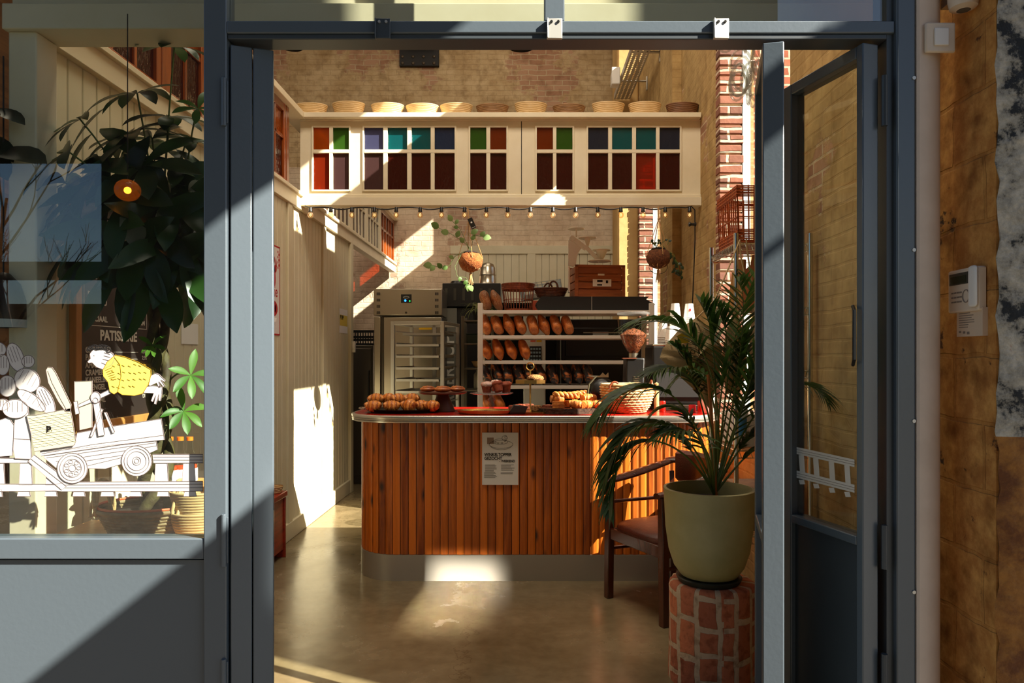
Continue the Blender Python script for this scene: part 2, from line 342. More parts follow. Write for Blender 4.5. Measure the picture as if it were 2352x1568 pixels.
def wallseg(b, y0, y1, z0, z1): b.box(WALLX, WX2, y0, y1, z0, z1)
ys = [2.42, W1[0], W1[1], W2[0], W2[1], 10.6]
for a, c in ((0, 1), (2, 3), (4, 5)): wallseg(b, ys[a], ys[c], 0, 7)
for wy in (W1, W2):
    for z0, z1 in ((0, ZW[0]), (ZW[1], ZW[2]), (ZW[3], 7)): wallseg(b, wy[0], wy[1], z0, z1)
struct(b.build('wall_right', m_right, smooth=False))
m_back_low = brickmat('limewashed_brick_back', ('X', 'Z'), (226, 210, 186), (206, 184, 160), ((184, 156, 134), (170, 138, 118)), (196, 178, 156), bw=.24, bh=.075, peel=.55, bump=.45, mort_vis=.15, nscale=.9, dirt=.3)
struct(MB().box(-6, 1.48, BACK, BACK + .2, 0, 4.2).build('wall_back', m_back_low, smooth=False))
struct(MB().box(-6, 1.48, BACK, BACK + .2, 4.2, 7).build('wall_back_upper', m_back, smooth=False))
struct(MB().box(-6.2, -6, 2.3, 10.6, 0, 7).build('wall_left_far', M['brownboards'], smooth=False))
# pilasters of the right wall
def ragged(b, x0, x1, y0, y1, z0, z1):
    b.box(x0, x1, y0, y1, z0, z1)
struct(MB().box(1.2, 1.479, 9.02, 9.5, 0, 7).build('wall_right_pilaster', mat('smooth_painted_pilaster', (196, 162, 104), .8, var=(176, 138, 82), vscale=2, bump=.4, bscale=12), bevel=.03))
struct(MB().box(1.395, 1.4795, 6.62, 7.2, 0, 7).build('wall_right_rib', m_right, smooth=False))
# brick arrises standing in the far reveal of each window
for k, wy in enumerate((W1, W2)):
    b = MB(); z = ZW[0]; i = 0
    while z < ZW[1] - .02:
        h = .073; o = (.028 if i % 2 else -.012) + random.uniform(-.006, .006)
        b.box(WALLX - .012, WALLX + .16 + o * .3, wy[1] - .05 + random.uniform(-.006, .004), wy[1] + .06, z + .006, z + h - .006); z += h; i += 1
    b2 = MB().box(WALLX - .004, WALLX + .15, wy[1] - .038, wy[1] + .05, ZW[0], ZW[1])
    o = struct(b.build('trim_%d' % (k + 1), m_arris, bevel=.006)); struct(b2.build('mortar', mat('white_mortar_%d' % k, (226, 208, 182), .95, bump=.8, bscale=60), o))
# windows of the right wall
M['winframe'] = mat('pale_window_frame', (206, 214, 216), .4)
def sidewindow(name, wy, z0, z1, mull=True):
    e = struct(empty(name, ((WALLX + .16), wy[0], z0)))
    L = wy[1] - wy[0]; H = z1 - z0; t = .05
    f = MB()
    f.box(0, .06, 0, t, 0, H); f.box(0, .06, L - t, L, 0, H); f.box(0, .06, t, L - t, 0, t); f.box(0, .06, t, L - t, H - t, H)
    f.build('window_frame', M['winframe'], e, bevel=.004)
    MB().box(.025, .032, t, L - t, t, H - t).build('pane', M['glassthin'], e, smooth=False)
    return e
sidewindow('window_2', W1, ZW[0], ZW[1]); sidewindow('window_3', W2, ZW[0], ZW[1])
sidewindow('window_4', W1, ZW[2], ZW[3]); sidewindow('window_5', W2, ZW[2], ZW[3])
# brick buttresses outside, seen through the windows
struct(MB().box(WX2, 3.2, 5.5, 6.1, 0, 7).build('wall_buttress', m_out, smooth=False))
struct(MB().box(WX2, 3.2, 9.15, 9.8, 0, 7).build('wall_buttress', m_out, smooth=False))
# window sills
for wy in (W1, W2): struct(MB().box(WALLX - .03, WX2 + .03, wy[0] - .02, wy[1] - .06, ZW[0] - .04, ZW[0]).build('trim_sill', M['cream2'], bevel=.004))
# ---------------------------------------------------------------- left partition of tongue and groove boards
def boards_x(b, x, y0, y1, z0, z1, pitch=.1, t=.02):      # boards in a wall facing +X
    n = max(1, round((y1 - y0) / pitch)); p = (y1 - y0) / n
    for i in range(n):
        a = y0 + i * p + .003; c = y0 + (i + 1) * p - .003
        b.hprism([(x, a), (x + t - .004, a), (x + t, a + .004), (x + t, c - .004), (x + t - .004, c), (x, c)][::-1], z0, z1)
    b.box(x - .02, x + .003, y0, y1, z0, z1)
LX = -1.86
e = struct(empty('wall_left', (0, 0, 0)))
b = MB(); boards_x(b, LX - .02, 2.71, 5.60, .14, 2.68); boards_x(b, LX - .02, 5.70, 6.58, .14, 2.68); boards_x(b, LX - .02, 6.67, 7.60, .14, 2.68)
b.build('boards', M['cream2'], e, smooth=False)
b = MB(); b.box(LX - .03, LX + .018, 5.60, 5.70, 0, 2.68); b.box(LX - .03, LX + .02, 6.58, 6.67, 0, 2.68); b.box(LX - .03, LX + .03, 7.60, 7.70, 0, 2.68)
b.box(LX - .03, LX + .02, 2.71, 2.78, 0, 2.68)
b.build('batten', M['cream2'], e, bevel=.004)
struct(MB().box(LX - .02, LX + .022, 2.71, 7.70, 0, .14).build('baseboard_left', M['cream2'], bevel=.006))
# rail and the row of sashes above it
e = struct(empty('window_6', (0, 0, 0)))
b = MB(); b.box(LX - .05, LX + .03, 2.71, 10.25, 2.67, 2.80); b.box(LX - .06, LX + .05, 2.71, 10.25, 2.775, 2.805)
b.build('rail', M['cream'], e, bevel=.004)
MB().box(LX - .1, LX + .06, 2.71, 10.28, 3.42, 3.47).build('cap', M['cream'], e, bevel=.004)
def stained(name, c, body=.35, bump=.35, bscale=45): return glass(name, c, 1.5, .05, bump, bscale, body, c)
G = dict(amber=stained('amber_pane', (226, 130, 24), .3), green=stained('green_pane', (84, 140, 48), .45), violet=stained('violet_pane', (108, 112, 158), .5),
         teal=stained('teal_pane', (22, 132, 140), .5), blue=stained('blue_pane', (58, 82, 124), .5), slate=stained('slate_blue_pane', (64, 74, 98), .5),
         rust=stained('rust_pane', (160, 70, 16), .5), maroon=stained('maroon_pane', (96, 34, 26), .5), orangered=stained('orange_red_pane', (186, 66, 30), .4),
         mauve=stained('mauve_pane', (116, 84, 84), .5))
ZP = ((3.173, 3.357), (2.841, 3.144))
def sash_x(y0, y1, cols, fm, up, lo, parent):       # a sash in the left row: frame box with openings, panes set in
    n = cols; fw = .045; mu = .025; x0, x1 = LX - .03, LX + .012
    f = MB(); f.box(x0, x1, y0, y0 + fw, 2.8, 3.42); f.box(x0, x1, y1 - fw, y1, 2.8, 3.42)
    f.box(x0, x1, y0 + fw, y1 - fw, 2.8, ZP[1][0]); f.box(x0, x1, y0 + fw, y1 - fw, ZP[0][1], 3.42); f.box(x0 + .005, x1 - .005, y0 + fw, y1 - fw, ZP[1][1], ZP[0][0])
    pw = (y1 - y0 - 2 * fw - (n - 1) * mu) / n
    for i in range(n - 1):
        a = y0 + fw + (i + 1) * pw + i * mu; f.box(x0 + .005, x1 - .005, a, a + mu, ZP[1][0], ZP[0][1])
    s = f.build('sash', fm, parent, bevel=.004)
    for i in range(n):
        a = y0 + fw + i * (pw + mu)
        MB().box(LX - .011, LX - .006, a, a + pw, *ZP[1]).build('pane', G[lo[i % len(lo)]], s, smooth=False)
        MB().box(LX - .011, LX - .006, a, a + pw, *ZP[0]).build('pane', G[up[i % len(up)]], s, smooth=False)
y = 2.78; seq = [(4, .86), (2, .44)]
i = 0
MBst = MB()
while y < 5.6:
    n, L = seq[i % 2]
    if y + L > 5.86: n, L = 2, 5.85 - y
    sash_x(y, y + L, n, M['sashwood'], ['violet', 'teal', 'teal', 'blue'] if n == 4 else ['green', 'amber'], ['maroon'], e)
    y += L; MBst.box(LX - .03, LX + .016, y, y + .06, 2.8, 3.42); y += .06; i += 1
MBst.build('stile', M['sashwood'], e, bevel=.004)
y = 6.15; MBst = MB()
while y < 9.2:
    sash_x(y, y + .72, 4, M['cream'], ['mauve', 'slate'], ['maroon', 'maroon', 'mauve'], e); y += .72
    MBst.box(LX - .03, LX + .016, y, y + .06, 2.8, 3.42); y += .06
sash_x(y, 10.25, 5, M['sashwood'], ['mauve', 'amber'], ['amber'], e)
MBst.build('stile', M['cream'], e, bevel=.004)
# near bulkhead with its post
e = struct(empty('trim_near_bulkhead'))
b = MB(); b.box(LX - .06, WALLX, 2.62, 2.78, 2.66, 2.755); b.box(LX - .05, WALLX, 2.66, 2.76, 2.755, 3.47); b.box(-.6, WALLX, 2.65, 2.66, 2.80, 2.815)
b.build('beam', M['cream'], e, bevel=.004)
MB().box(LX - .05, LX + .055, 2.64, 2.76, 0, 2.66).build('post', M['cream'], e, bevel=.006)
# ---------------------------------------------------------------- stained glass bulkhead over the counter
YB = 5.9
e = struct(empty('window_7'))
xl, xr = LX + .012, WALLX
groups = [((719, 756), (764, 801)), ((836, 880), (890, 935), (945, 989), (998, 1044)), ((1080, 1117), (1126, 1163)), ((1233, 1270), (1278, 1315)), ((1351, 1397), (1406, 1452), (1461, 1507), (1515, 1562))]
tops = [['amber', 'green'], ['violet', 'teal', 'teal', 'blue'], ['green', 'rust'], ['rust', 'green'], ['slate', 'teal', 'teal', 'slate']]
lows = [['orangered', 'mauve'], ['mauve', 'maroon', 'maroon', 'maroon'], ['maroon', 'maroon'], ['maroon', 'maroon'], ['maroon', 'maroon', 'orangered', 'maroon']]
b = MB(); d0, d1 = YB + .012, YB + .05
edges = [xl]
for g in groups: edges += [X(g[0][0], YB), X(g[-1][1], YB)]
edges.append(xr)
zlo, zhi = 2.80, 3.41
for i in range(0, len(edges), 2): b.box(edges[i], edges[i + 1], d0, d1, zlo, zhi)
for i in range(1, len(edges) - 1, 2):
    b.box(edges[i], edges[i + 1], d0, d1, zlo, ZP[1][0]); b.box(edges[i], edges[i + 1], d0, d1, ZP[0][1], zhi)
b.build('panel', M['cream'], e, smooth=False)
for gi, g in enumerate(groups):
    f = MB(); a, c = X(g[0][0], YB), X(g[-1][1], YB); t = .014
    f.box(a - t, a, YB, d0, ZP[1][0] - t, ZP[0][1] + t); f.box(c, c + t, YB, d0, ZP[1][0] - t, ZP[0][1] + t)
    f.box(a, c, YB, d0, ZP[0][1], ZP[0][1] + t); f.box(a, c, YB, d0, ZP[1][0] - t, ZP[1][0]); f.box(a, c, YB - .002, d1, ZP[1][1], ZP[0][0])
    for i in range(len(g) - 1):
        f.box(X(g[i][1], YB), X(g[i + 1][0], YB), YB - .001, d1, ZP[1][0] + .0005, ZP[1][1] - .0005); f.box(X(g[i][1], YB), X(g[i + 1][0], YB), YB - .001, d1, ZP[0][0] + .0005, ZP[0][1] - .0005)
    s = f.build('sash', M['cream'], e, bevel=.002)
    for i, (p, q) in enumerate(g):
        MB().box(X(p, YB), X(q, YB), YB + .02, YB + .026, *ZP[1]).build('pane', G[lows[gi][i]], s, smooth=False)
        MB().box(X(p, YB), X(q, YB), YB + .02, YB + .026, *ZP[0]).build('pane', G[tops[gi][i]], s, smooth=False)
b = MB(); b.box(xl, xr, YB - .03, YB + .08, 2.70, 2.775); b.box(xl, xr, YB - .012, YB + .07, 2.775, 2.80)
b.build('bottom_beam', M['cream'], e, bevel=.005)
b = MB(); b.box(LX + .061, xr - .01, YB - .06, YB + .2, 3.42, 3.462); b.box(xl, xr, YB - .005, YB + .06, 3.41, 3.42)
b.build('cap', M['cream'], e, bevel=.004)
b = MB(); b.box(X(1197, YB), X(1198.5, YB), YB + .0095, YB + .0118, 2.80, 3.41); b.build('joint', M['ink'], e, smooth=False)
# ---------------------------------------------------------------- panelled box in front of the back wall
e = struct(empty('wall_panelling')); b = MB()
x = -1.03
while x < 1.3:
    b.box(x + .003, min(x + .106, 1.33), 10.21, 10.24, 0, 2.93); x += .109
b.box(-1.03, 1.33, 10.24, 10.299, 0, 2.93)
b.build('boards', M['cream2'], e, smooth=False)
b = MB(); b.box(-1.035, 1.335, 10.19, 10.299, 2.93, 3.05); b.box(X(1212, 10.2), X(1230, 10.2), 10.19, 10.21, 0, 2.93); b.build('cornice', M['cream2'], e, bevel=.004)
# ---------------------------------------------------------------- outside: building across the way, and added unseen plates that shade the front
struct(MB().box(-8.1, 4.9, -9.3, -9, 0, 13).build('wall_opposite', mat('dark_brick_opposite', (84, 60, 48), .9, var=(60, 44, 36), vscale=3), smooth=False))
struct(MB().box(-15, -8.1, -9.3, -9, 5.25, 13).build('wall_opposite_upper', bpy.data.materials['dark_brick_opposite'], smooth=False))
struct(MB().box(-15, -8.1, -12.3, -12, 0, 2.7).build('wall_opposite_yard', mat('tan_yard_wall', (150, 120, 88), .9), smooth=False))
struct(MB().box(-15, -8.1, -9.2, -9.1, 2.95, 3.3).build('trim_opposite_rail', bpy.data.materials['dark_brick_opposite'], smooth=False))
def shade_poly(pts, name, dy=2.6):
    """an added plate out of view, placed up the sun's path from where its shadow falls on the front"""
    k = dy / SUN_DIR.y; off = SUN_DIR * -k
    P = [(X(px, 2.3) + off.x, Z(py, 2.3) + off.z) for px, py in pts]
    return MB().prism(P, 2.3 + off.y - .06, 2.3 + off.y, ).build(name, M['frame_dark'], smooth=False)
e = struct(empty('unseen_shade_plates'))
for pts in ([(-500, 1310), (1052, 65), (1200, -55), (1200, -900), (-500, -900)],
            [(60, 1568), (618, 1130), (1900, 50), (2100, 50), (1560, 500), (1545, 1950), (-400, 1930)],
            [(1640, 655), (1640, 683), (1960, 445), (1960, 417)],
            [(2022, -900), (3700, -900), (3700, 2200), (2022, 2200)]):
    shade_poly(pts, 'shade').parent = e
# ================================================================ street front
FY = 2.3
def fx(px): return X(px, FY)
def fz(py): return Z(py, FY)
TOP = 3.5
e = struct(empty('window_1')); b = MB()
b.box(fx(467), fx(520), FY, FY + .07, 0, TOP)                                  # post between window and door
b.box(-5.2, fx(467), FY + .004, FY + .07, fz(1285), fz(1237))                   # bottom rail
b.box(-5.2, fx(467), FY + .004, FY + .07, TOP - .06, TOP)
b.box(-3.1, -3.03, FY + .004, FY + .07, 0, TOP)
b.build('frame', M['frame'], e, bevel=.004)
b = MB(); b.box(-5.2, fx(467), FY + .02, FY + .05, 0, fz(1290)); b.box(-5.2, fx(467), FY + .03, FY + .05, fz(1290), fz(1285)); b.build('panel', M['frame'], e, smooth=False)
MB().box(-5.2, fx(467), FY + .035, FY + .041, fz(1237), TOP - .06).build('pane', M['glassfront'], e, smooth=False)
# transom over the doors
e = struct(empty('window_8')); b = MB()
b.box(fx(520), fx(2056), FY, FY + .05, fz(76), fz(47)); b.box(fx(1250), fx(1297), FY + .004, FY + .05, fz(47), TOP); b.box(fx(520), fx(2056), FY, FY + .05, TOP - .05, TOP)
b.build('frame', M['frame'], e, bevel=.004)
MB().box(fx(520), fx(2040), FY + .006, FY + .09, fz(88), fz(76)).build('track', M['frame_dark'], e, bevel=.003)
MB().box(fx(520), fx(1250), FY + .025, FY + .031, fz(47), TOP - .05).build('pane', M['glassfront'], e, smooth=False)
MB().box(fx(1297), fx(2056), FY + .025, FY + .031, fz(47), TOP - .05).build('pane', M['glassfront'], e, smooth=False)
# right jamb
e = struct(empty('trim_door_jamb')); b = MB()
b.box(fx(2056), fx(2100), FY - .01, FY + .1, 0, TOP); b.build('post', M['frame'], e, bevel=.006)
b = MB(); b.box(fx(2040), fx(2056), FY + .01, FY + .1, 0, TOP); b.build('rebate', M['frame_dark'], e)
b = MB()
for py in (182, 575, 966, 1357): b.cyl((fx(2095), FY - .013, fz(py)), (fx(2095), FY - .009, fz(py)), .006, n=10)
b.build('screws', M['galv'], e)
# front wall above and at the sides
b = MB(); b.box(-6, 3.4, FY, FY + .2, TOP, 7.1); b.build
struct(b.build('wall_front', M['plaster'], smooth=False))
PA, PBB = Vector((X(2180, 2.41), 2.41, 0)), Vector((X(2288, 2.16), 2.16, 0)); ABd = (PBB - PA).normalized()
struct(MB().hprism([(PA.x, PA.y), (PBB.x, PBB.y), (3.4, 2.16), (3.4, 2.6), (PA.x, 2.6)], 0, TOP).build('wall_front_right', m_reveal, smooth=False))
def onAB(px):
    k = (px - VX) / FPX; s_ = (k * PA.y - PA.x) / (ABd.x - k * ABd.y); return PA + ABd * s_, s_
struct(MB().box(-6, -5.2, FY, FY + .2, 0, TOP).build('wall_front_left', M['plaster'], smooth=False))
# ragged brick pier at the far right
def ragpier():
    b = MB(); random.seed(5); n = 60; x0 = PBB.x; x1 = 2.2; FY_ = 2.16; rows = []
    vs = []; fs = []
    cols = [0, .02, .05, .1, .2, .9]
    for i in range(n + 1):
        z = TOP * i / n; j = random.uniform(-.012, .012)
        r = [(x0 + j * .5 + .004, FY_ - .001, z), (x0 + j * .8 - .002, FY_ - .006 - random.uniform(0, .006), z), (x0 + .03, FY_ - .02 + random.uniform(-.006, .006), z), (x0 + .1, FY_ - .03 + random.uniform(-.005, .005), z), (x1, FY_ - .03, z)]
        vs += r
    for i in range(n):
        for k in range(4): a = i * 5 + k; fs.append((a, a + 1, a + 6, a + 5))
    b.add(vs, fs); return b
def piermat():
    m, nt, b = nodes('flaking_paint'); ge = N(nt, 'ShaderNodeNewGeometry'); sp = N(nt, 'ShaderNodeSeparateXYZ'); nt.links.new(ge.outputs['Position'], sp.inputs[0])
    n = N(nt, 'ShaderNodeTexNoise', i_Scale=7.0, i_Detail=9.0, i_Roughness=.7); nt.links.new(ge.outputs['Position'], n.inputs[0])
    n2 = N(nt, 'ShaderNodeTexNoise', i_Scale=24.0, i_Detail=5.0); nt.links.new(ge.outputs['Position'], n2.inputs[0])
    hi = ramp(nt, n.outputs[0], [(.42, lin(30, 34, 38)), (.47, lin(150, 146, 134)), (.6, lin(206, 200, 184)), (.68, lin(150, 84, 58))])
    lo = ramp(nt, n.outputs[0], [(.4, lin(108, 62, 24)), (.6, lin(170, 116, 52))])
    st = ramp(nt, sp.outputs['Z'], [(0, (0, 0, 0, 1)), (1, (1, 1, 1, 1))])
    mr = N(nt, 'ShaderNodeMath', operation='GREATER_THAN'); nt.links.new(sp.outputs['Z'], mr.inputs[0]); mr.inputs[1].default_value = 1.21
    mx = N(nt, 'ShaderNodeMixRGB'); nt.links.new(mr.outputs[0], mx.inputs[0]); nt.links.new(lo, mx.inputs[1]); nt.links.new(hi, mx.inputs[2])
    nt.links.new(mx.outputs[0], b.inputs['Base Color']); b.inputs['Roughness'].default_value = .8
    bp = N(nt, 'ShaderNodeBump', i_Strength=.7, i_Distance=.02); nt.links.new(n2.outputs[0], bp.inputs['Height']); nt.links.new(bp.outputs[0], b.inputs['Normal']); return m
struct(ragpier().build('wall_pier', piermat()))
# bi-fold leaves
def leaf(name, ox, oy, ang, L, t, side, z1=2.466, solid=.865, edge=(.045, .035), hinge=True):
    """local x runs along the leaf from its near edge, local y across its thickness"""
    e = struct(empty(name, (ox, oy, 0), ang)); f = MB(); y0, y1 = (0, t) if side > 0 else (-t, 0)
    f.box(0, edge[0], y0, y1, .012, z1); f.box(L - edge[1], L, y0, y1, .012, z1)
    f.box(edge[0], L - edge[1], y0, y1, z1 - .04, z1); f.box(edge[0], L - edge[1], y0, y1, solid - .03, solid); f.box(edge[0], L - edge[1], y0, y1, .012, .07)
    f.build('stile', M['frame'], e, bevel=.004)
    ym = (y0 + y1) / 2
    MB().box(edge[0], L - edge[1], ym - .012, ym + .012, .07, solid - .03).build('panel', M['frame_dark'], e, smooth=False)
    MB().box(edge[0], L - edge[1], ym - .003, ym + .003, solid, z1 - .04).build('pane', M['glass'], e, smooth=False)
    return e
aL = pi / 2 + radians(19)
d1 = leaf('door_1', fx(526) + .0, FY + .01, aL, .44, .066, -1)
d2 = leaf('door_2', fx(526) + cos(radians(19)) * .069, FY + .01 + sin(radians(19)) * .069, aL, .44, .064, -1)
aR = atan2(.39, -.11)
d3 = leaf('door_3', 1.099, FY - .005, aR, .41, .06, -1, edge=(.03, .045))
aR2 = atan2(.39, .101)
d4 = leaf('door_4', .777, FY, aR2, .40, .066, -1)
# hinges
b = MB()
for z0, z1 in ((fz(290), fz(180)), (fz(1300), fz(1180)), (fz(1600), fz(1512))):
    b.cyl((fx(515), FY - .004, z0), (fx(515), FY - .004, z1), .008, n=10); b.box(fx(508), fx(524), FY - .002, FY + .002, z0 + .01, z1 - .01)
struct(b.build('trim_hinge', M['frame'], bevel=.001))
b = MB()
for z0, z1 in ((fz(290), fz(175)), (fz(1305), fz(1205)), (fz(1600), fz(1500))): b.cyl((fx(2030), FY - .004, z0), (fx(2030), FY - .004, z1), .01, n=10)
struct(b.build('trim_hinge', M['frame_dark']))
b = MB(); b.tube([(fx(1968), FY + .03, fz(700)), (fx(1962), FY + .0, fz(710)), (fx(1962), FY + .0, fz(820)), (fx(1968), FY + .03, fz(838))], .006); 
# ================================================================ counter
def rr(x0, x1, y0, y1, r, n=14):
    """rounded rectangle: points and outward normals, starting at back left going down the left side (counter clockwise)"""
    P = [((x0, y1), (-1, 0))]
    for cx, cy, a0 in ((x0 + r, y0 + r, pi), (x1 - r, y0 + r, 1.5 * pi)):
        for i in range(n + 1):
            a = a0 + (pi / 2) * i / n; P.append(((cx + r * cos(a), cy + r * sin(a)), (cos(a), sin(a))))
    P.append(((x1, y1), (1, 0)))
    return P
def sweep(b, out, prof):
    n = len(out); k = len(prof); vs = []; fs = []
    for (p, nn) in out:
        for (o, z) in prof: vs.append((p[0] + nn[0] * o, p[1] + nn[1] * o, z))
    for i in range(n - 1):
        for j in range(k - 1): a = i * k + j; fs.append((a, a + k, a + k + 1, a + 1))
    b.add(vs, fs)
cnt = tag(empty('bakery_counter', (.08, 4.95, 0)), 'pine-clad bakery counter with red top, rounded left corner and steel kick plate', 'counter')
def under(o, par):                      # keep world coordinates for a part of a thing with its own origin
    o.parent = par; o.matrix_parent_inverse = Matrix.Translation(-Vector(par.location)); return o
body = rr(-1.1, 1.27, 4.61, 5.30, .28, 16)
L = [0]
for i in range(1, len(body)): L.append(L[-1] + (Vector(body[i][0]) - Vector(body[i - 1][0])).length)
def on_path(s):
    for i in range(1, len(body)):
        if s <= L[i] or i == len(body) - 1:
            t = (s - L[i - 1]) / max(1e-9, L[i] - L[i - 1]); p = Vector(body[i - 1][0]).lerp(Vector(body[i][0]), t); nn = Vector(body[i - 1][1]).lerp(Vector(body[i][1]), t).normalized(); return p, nn
b = MB(); pitch = L[-1] / round(L[-1] / .0515); k = int(round(L[-1] / pitch))
for i in range(k):
    s0 = i * pitch + .002; s1 = (i + 1) * pitch - .002; out = []
    for q in range(5):
        p, nn = on_path(s0 + (s1 - s0) * q / 4); d = (-.005 if q in (0, 4) else 0)
        out.append(((p.x + nn.x * d, p.y + nn.y * d), (nn.x, nn.y)))
    qs = []
    for (p, nn) in out: qs.append(p)
    for (p, nn) in reversed(out): qs.append((p[0] - nn[0] * .016, p[1] - nn[1] * .016))
    b.hprism(qs, .17, 1.03)
    # bead between boards
under(b.build('cladding', M['orangewood'], smooth=False), cnt)
b = MB(); sweep(b, body, [(-.012, .17), (-.012, 1.03)]); b.box(-1.09, 1.26, 5.28, 5.30, 0, 1.03)
under(b.build('carcass', mat('counter_groove', (26, 10, 4), .8), smooth=False), cnt)
b = MB(); sweep(b, body, [(-.01, 0), (.003, 0), (.003, .168), (-.01, .168)])
b.box(-.142, -.14, 4.6055, 4.608, 0, .168)
under(b.build('kick_plate', mat('satin_kick_plate', (176, 172, 162), .38, .55, bump=.03, bscale=30)), cnt)
top = rr(-1.165, 1.335, 4.545, 5.365, .345, 20)
prof = [(-.06, 1.027), (-.012, 1.027), (-.004, 1.030), (-.004, 1.038), (-.010, 1.040), (-.001, 1.044), (0, 1.049), (-.006, 1.053), (.0, 1.057), (.001, 1.068), (-.004, 1.074), (-.010, 1.076), (-.022, 1.075)]
b = MB(); sweep(b, top, prof); under(b.build('worktop_edge', M['alu'], angle=50), cnt)
pts = [(p[0] - n_[0] * .02, p[1] - n_[1] * .02) for p, n_ in top]
under(MB().hprism(pts, 1.03, 1.0745).build('worktop', M['red'], smooth=False), cnt)
b = MB(); b.tube([(-1.103, 4.95, .17), (-1.103, 4.95, 1.03)], .008, 8); b.box(-1.108, -1.098, 4.97, 5.3, .17, 1.03)
under(b.build('side_trim', M['alu']), cnt)
TOPZ = 1.0762
# poster on the counter
po = tag(empty('poster', at(1149, 1053, 4.603)), 'white notice with a drawing taped to the pine front of the counter', 'poster')
po.location.z = Z(1053, 4.603); s = 4.603 / FPX; w2, h2 = 41.5 * s, 60 * s
MB().box(-w2, w2, -.001, .0005, -h2, h2).build('sheet', M['paper'], po, smooth=False)
RX = (pi / 2, 0, 0)
def pl(px, py): return ((px - 1149) * s, -.0016, -(py - 1053) * s)
text('WINKELTOPPER', 10.2 * s, po, M['ink'], pl(1112.5, 1047), RX, sx=.84, bold=.0007)
text('GEZOCHT', 10.2 * s, po, M['ink'], pl(1112.5, 1055.5), RX, sx=.84, bold=.0007)
text('- WEEKEND', 7.5 * s, po, M['ink'], pl(1147, 1061), RX, sx=.9, bold=.0005)
b = MB()
def ell(b, cx, cy, rx, ry, y=-.0018, r=.0008, a0=0, a1=2 * pi, n=40, rot=0):
    pts = []
    for i in range(n + 1):
        a = a0 + (a1 - a0) * i / n; u, v = rx * cos(a), ry * sin(a)
        x_, z_ = pl(cx + u * cos(rot) - v * sin(rot), cy + u * sin(rot) + v * cos(rot))[::2]; pts.append((x_, y, z_))
    b.tube(pts, r, 4, cap=False)
ell(b, 1151, 1020, 27, 9); ell(b, 1151, 1023, 24, 9, a0=0, a1=pi); ell(b, 1149, 1015, 17, 7.5, a0=pi, a1=2 * pi); ell(b, 1149, 1015, 17, 5, a0=0, a1=pi)
for cx, cy in ((1138, 1015), (1144, 1017), (1153, 1017), (1160, 1012)): ell(b, cx, cy, 2.2, 1.6, n=12)
ell(b, 1159, 1006, 6, 5.5); ell(b, 1162, 1004, 2.5, 4, n=14)
b.build('drawing', M['ink'], po)
b = MB(); b.box(pl(1119, 0)[0], pl(1134, 0)[0], -.0016, -.001, pl(0, 1019)[2], pl(0, 1004.5)[2]); b.build('drawn_box', mat('sepia_print', (150, 128, 112), .8), po, smooth=False)
b = MB(); random.seed(3)
for cx, y0, n_ in ((1114, 1067, 7), (1151, 1067, 6), (1112, 1084, 6), (1150, 1085, 2)):
    for i in range(n_):
        ww = random.uniform(20, 31); y_ = y0 + i * 2.45
        b.box(pl(cx, 0)[0], pl(cx + ww, 0)[0], -.0015, -.001, pl(0, y_ + .55)[2], pl(0, y_ - .45)[2])
b.build('small_print', M['greyink'], po, smooth=False)
# ================================================================ pastries and what they stand on
M['croissant'] = mat('croissant_crust', (226, 142, 62), .42, var=(166, 84, 30), vscale=14, bump=.35, bscale=60, coat=.25, lo=.3, hi=.7)
def striped(name, c1, c2, scale):
    m, nt, b = nodes(name); v = mapping(nt); wv = N(nt, 'ShaderNodeTexWave', wave_type='BANDS', bands_direction='X', i_Scale=scale, i_Distortion=1.6, i_Detail=2.0); nt.links.new(v, wv.inputs[0]); wv.inputs['Detail Scale'].default_value = 12
    n = N(nt, 'ShaderNodeTexNoise', i_Scale=18.0); nt.links.new(v, n.inputs[0]); ad = N(nt, 'ShaderNodeMath', operation='MULTIPLY_ADD'); nt.links.new(n.outputs[0], ad.inputs[0]); ad.inputs[1].default_value = .7; nt.links.new(wv.outputs['Fac'], ad.inputs[2])
    nt.links.new(ramp(nt, ad.outputs[0], [(.35, lin(c2)), (.95, lin(c1))]), b.inputs['Base Color']); b.inputs['Roughness'].default_value = .4; b.inputs['Coat Weight'].default_value = .2
    bp = N(nt, 'ShaderNodeBump', i_Strength=.7, i_Distance=.006); nt.links.new(wv.outputs['Fac'], bp.inputs['Height']); nt.links.new(bp.outputs[0], b.inputs['Normal']); return m
M['croissant'] = striped('croissant_layers', (234, 150, 66), (160, 80, 28), 11.0)
M['bun'] = mat('glazed_bun', (214, 128, 58), .4, var=(150, 74, 28), vscale=14, bump=.3, bscale=60, coat=.3)
M['pastry'] = mat('flaky_pastry', (228, 152, 70), .5, var=(176, 92, 34), vscale=22, bump=.5, bscale=70, coat=.2)
M['crumb'] = mat('brownie_crumb', (150, 76, 44), .85, var=(92, 44, 28), vscale=40, bump=.8, bscale=120)
M['muffin'] = mat('muffin_crust', (172, 84, 50), .7, var=(120, 48, 32), vscale=30, bump=.4)
M['sugar'] = mat('dusted_sugar', (238, 220, 208), .9, var=(196, 120, 96), vscale=26, bump=.5, bscale=90)
M['nutty'] = mat('nut_crumble', (196, 140, 82), .8, var=(110, 66, 34), vscale=90, bump=1.0, bscale=120)
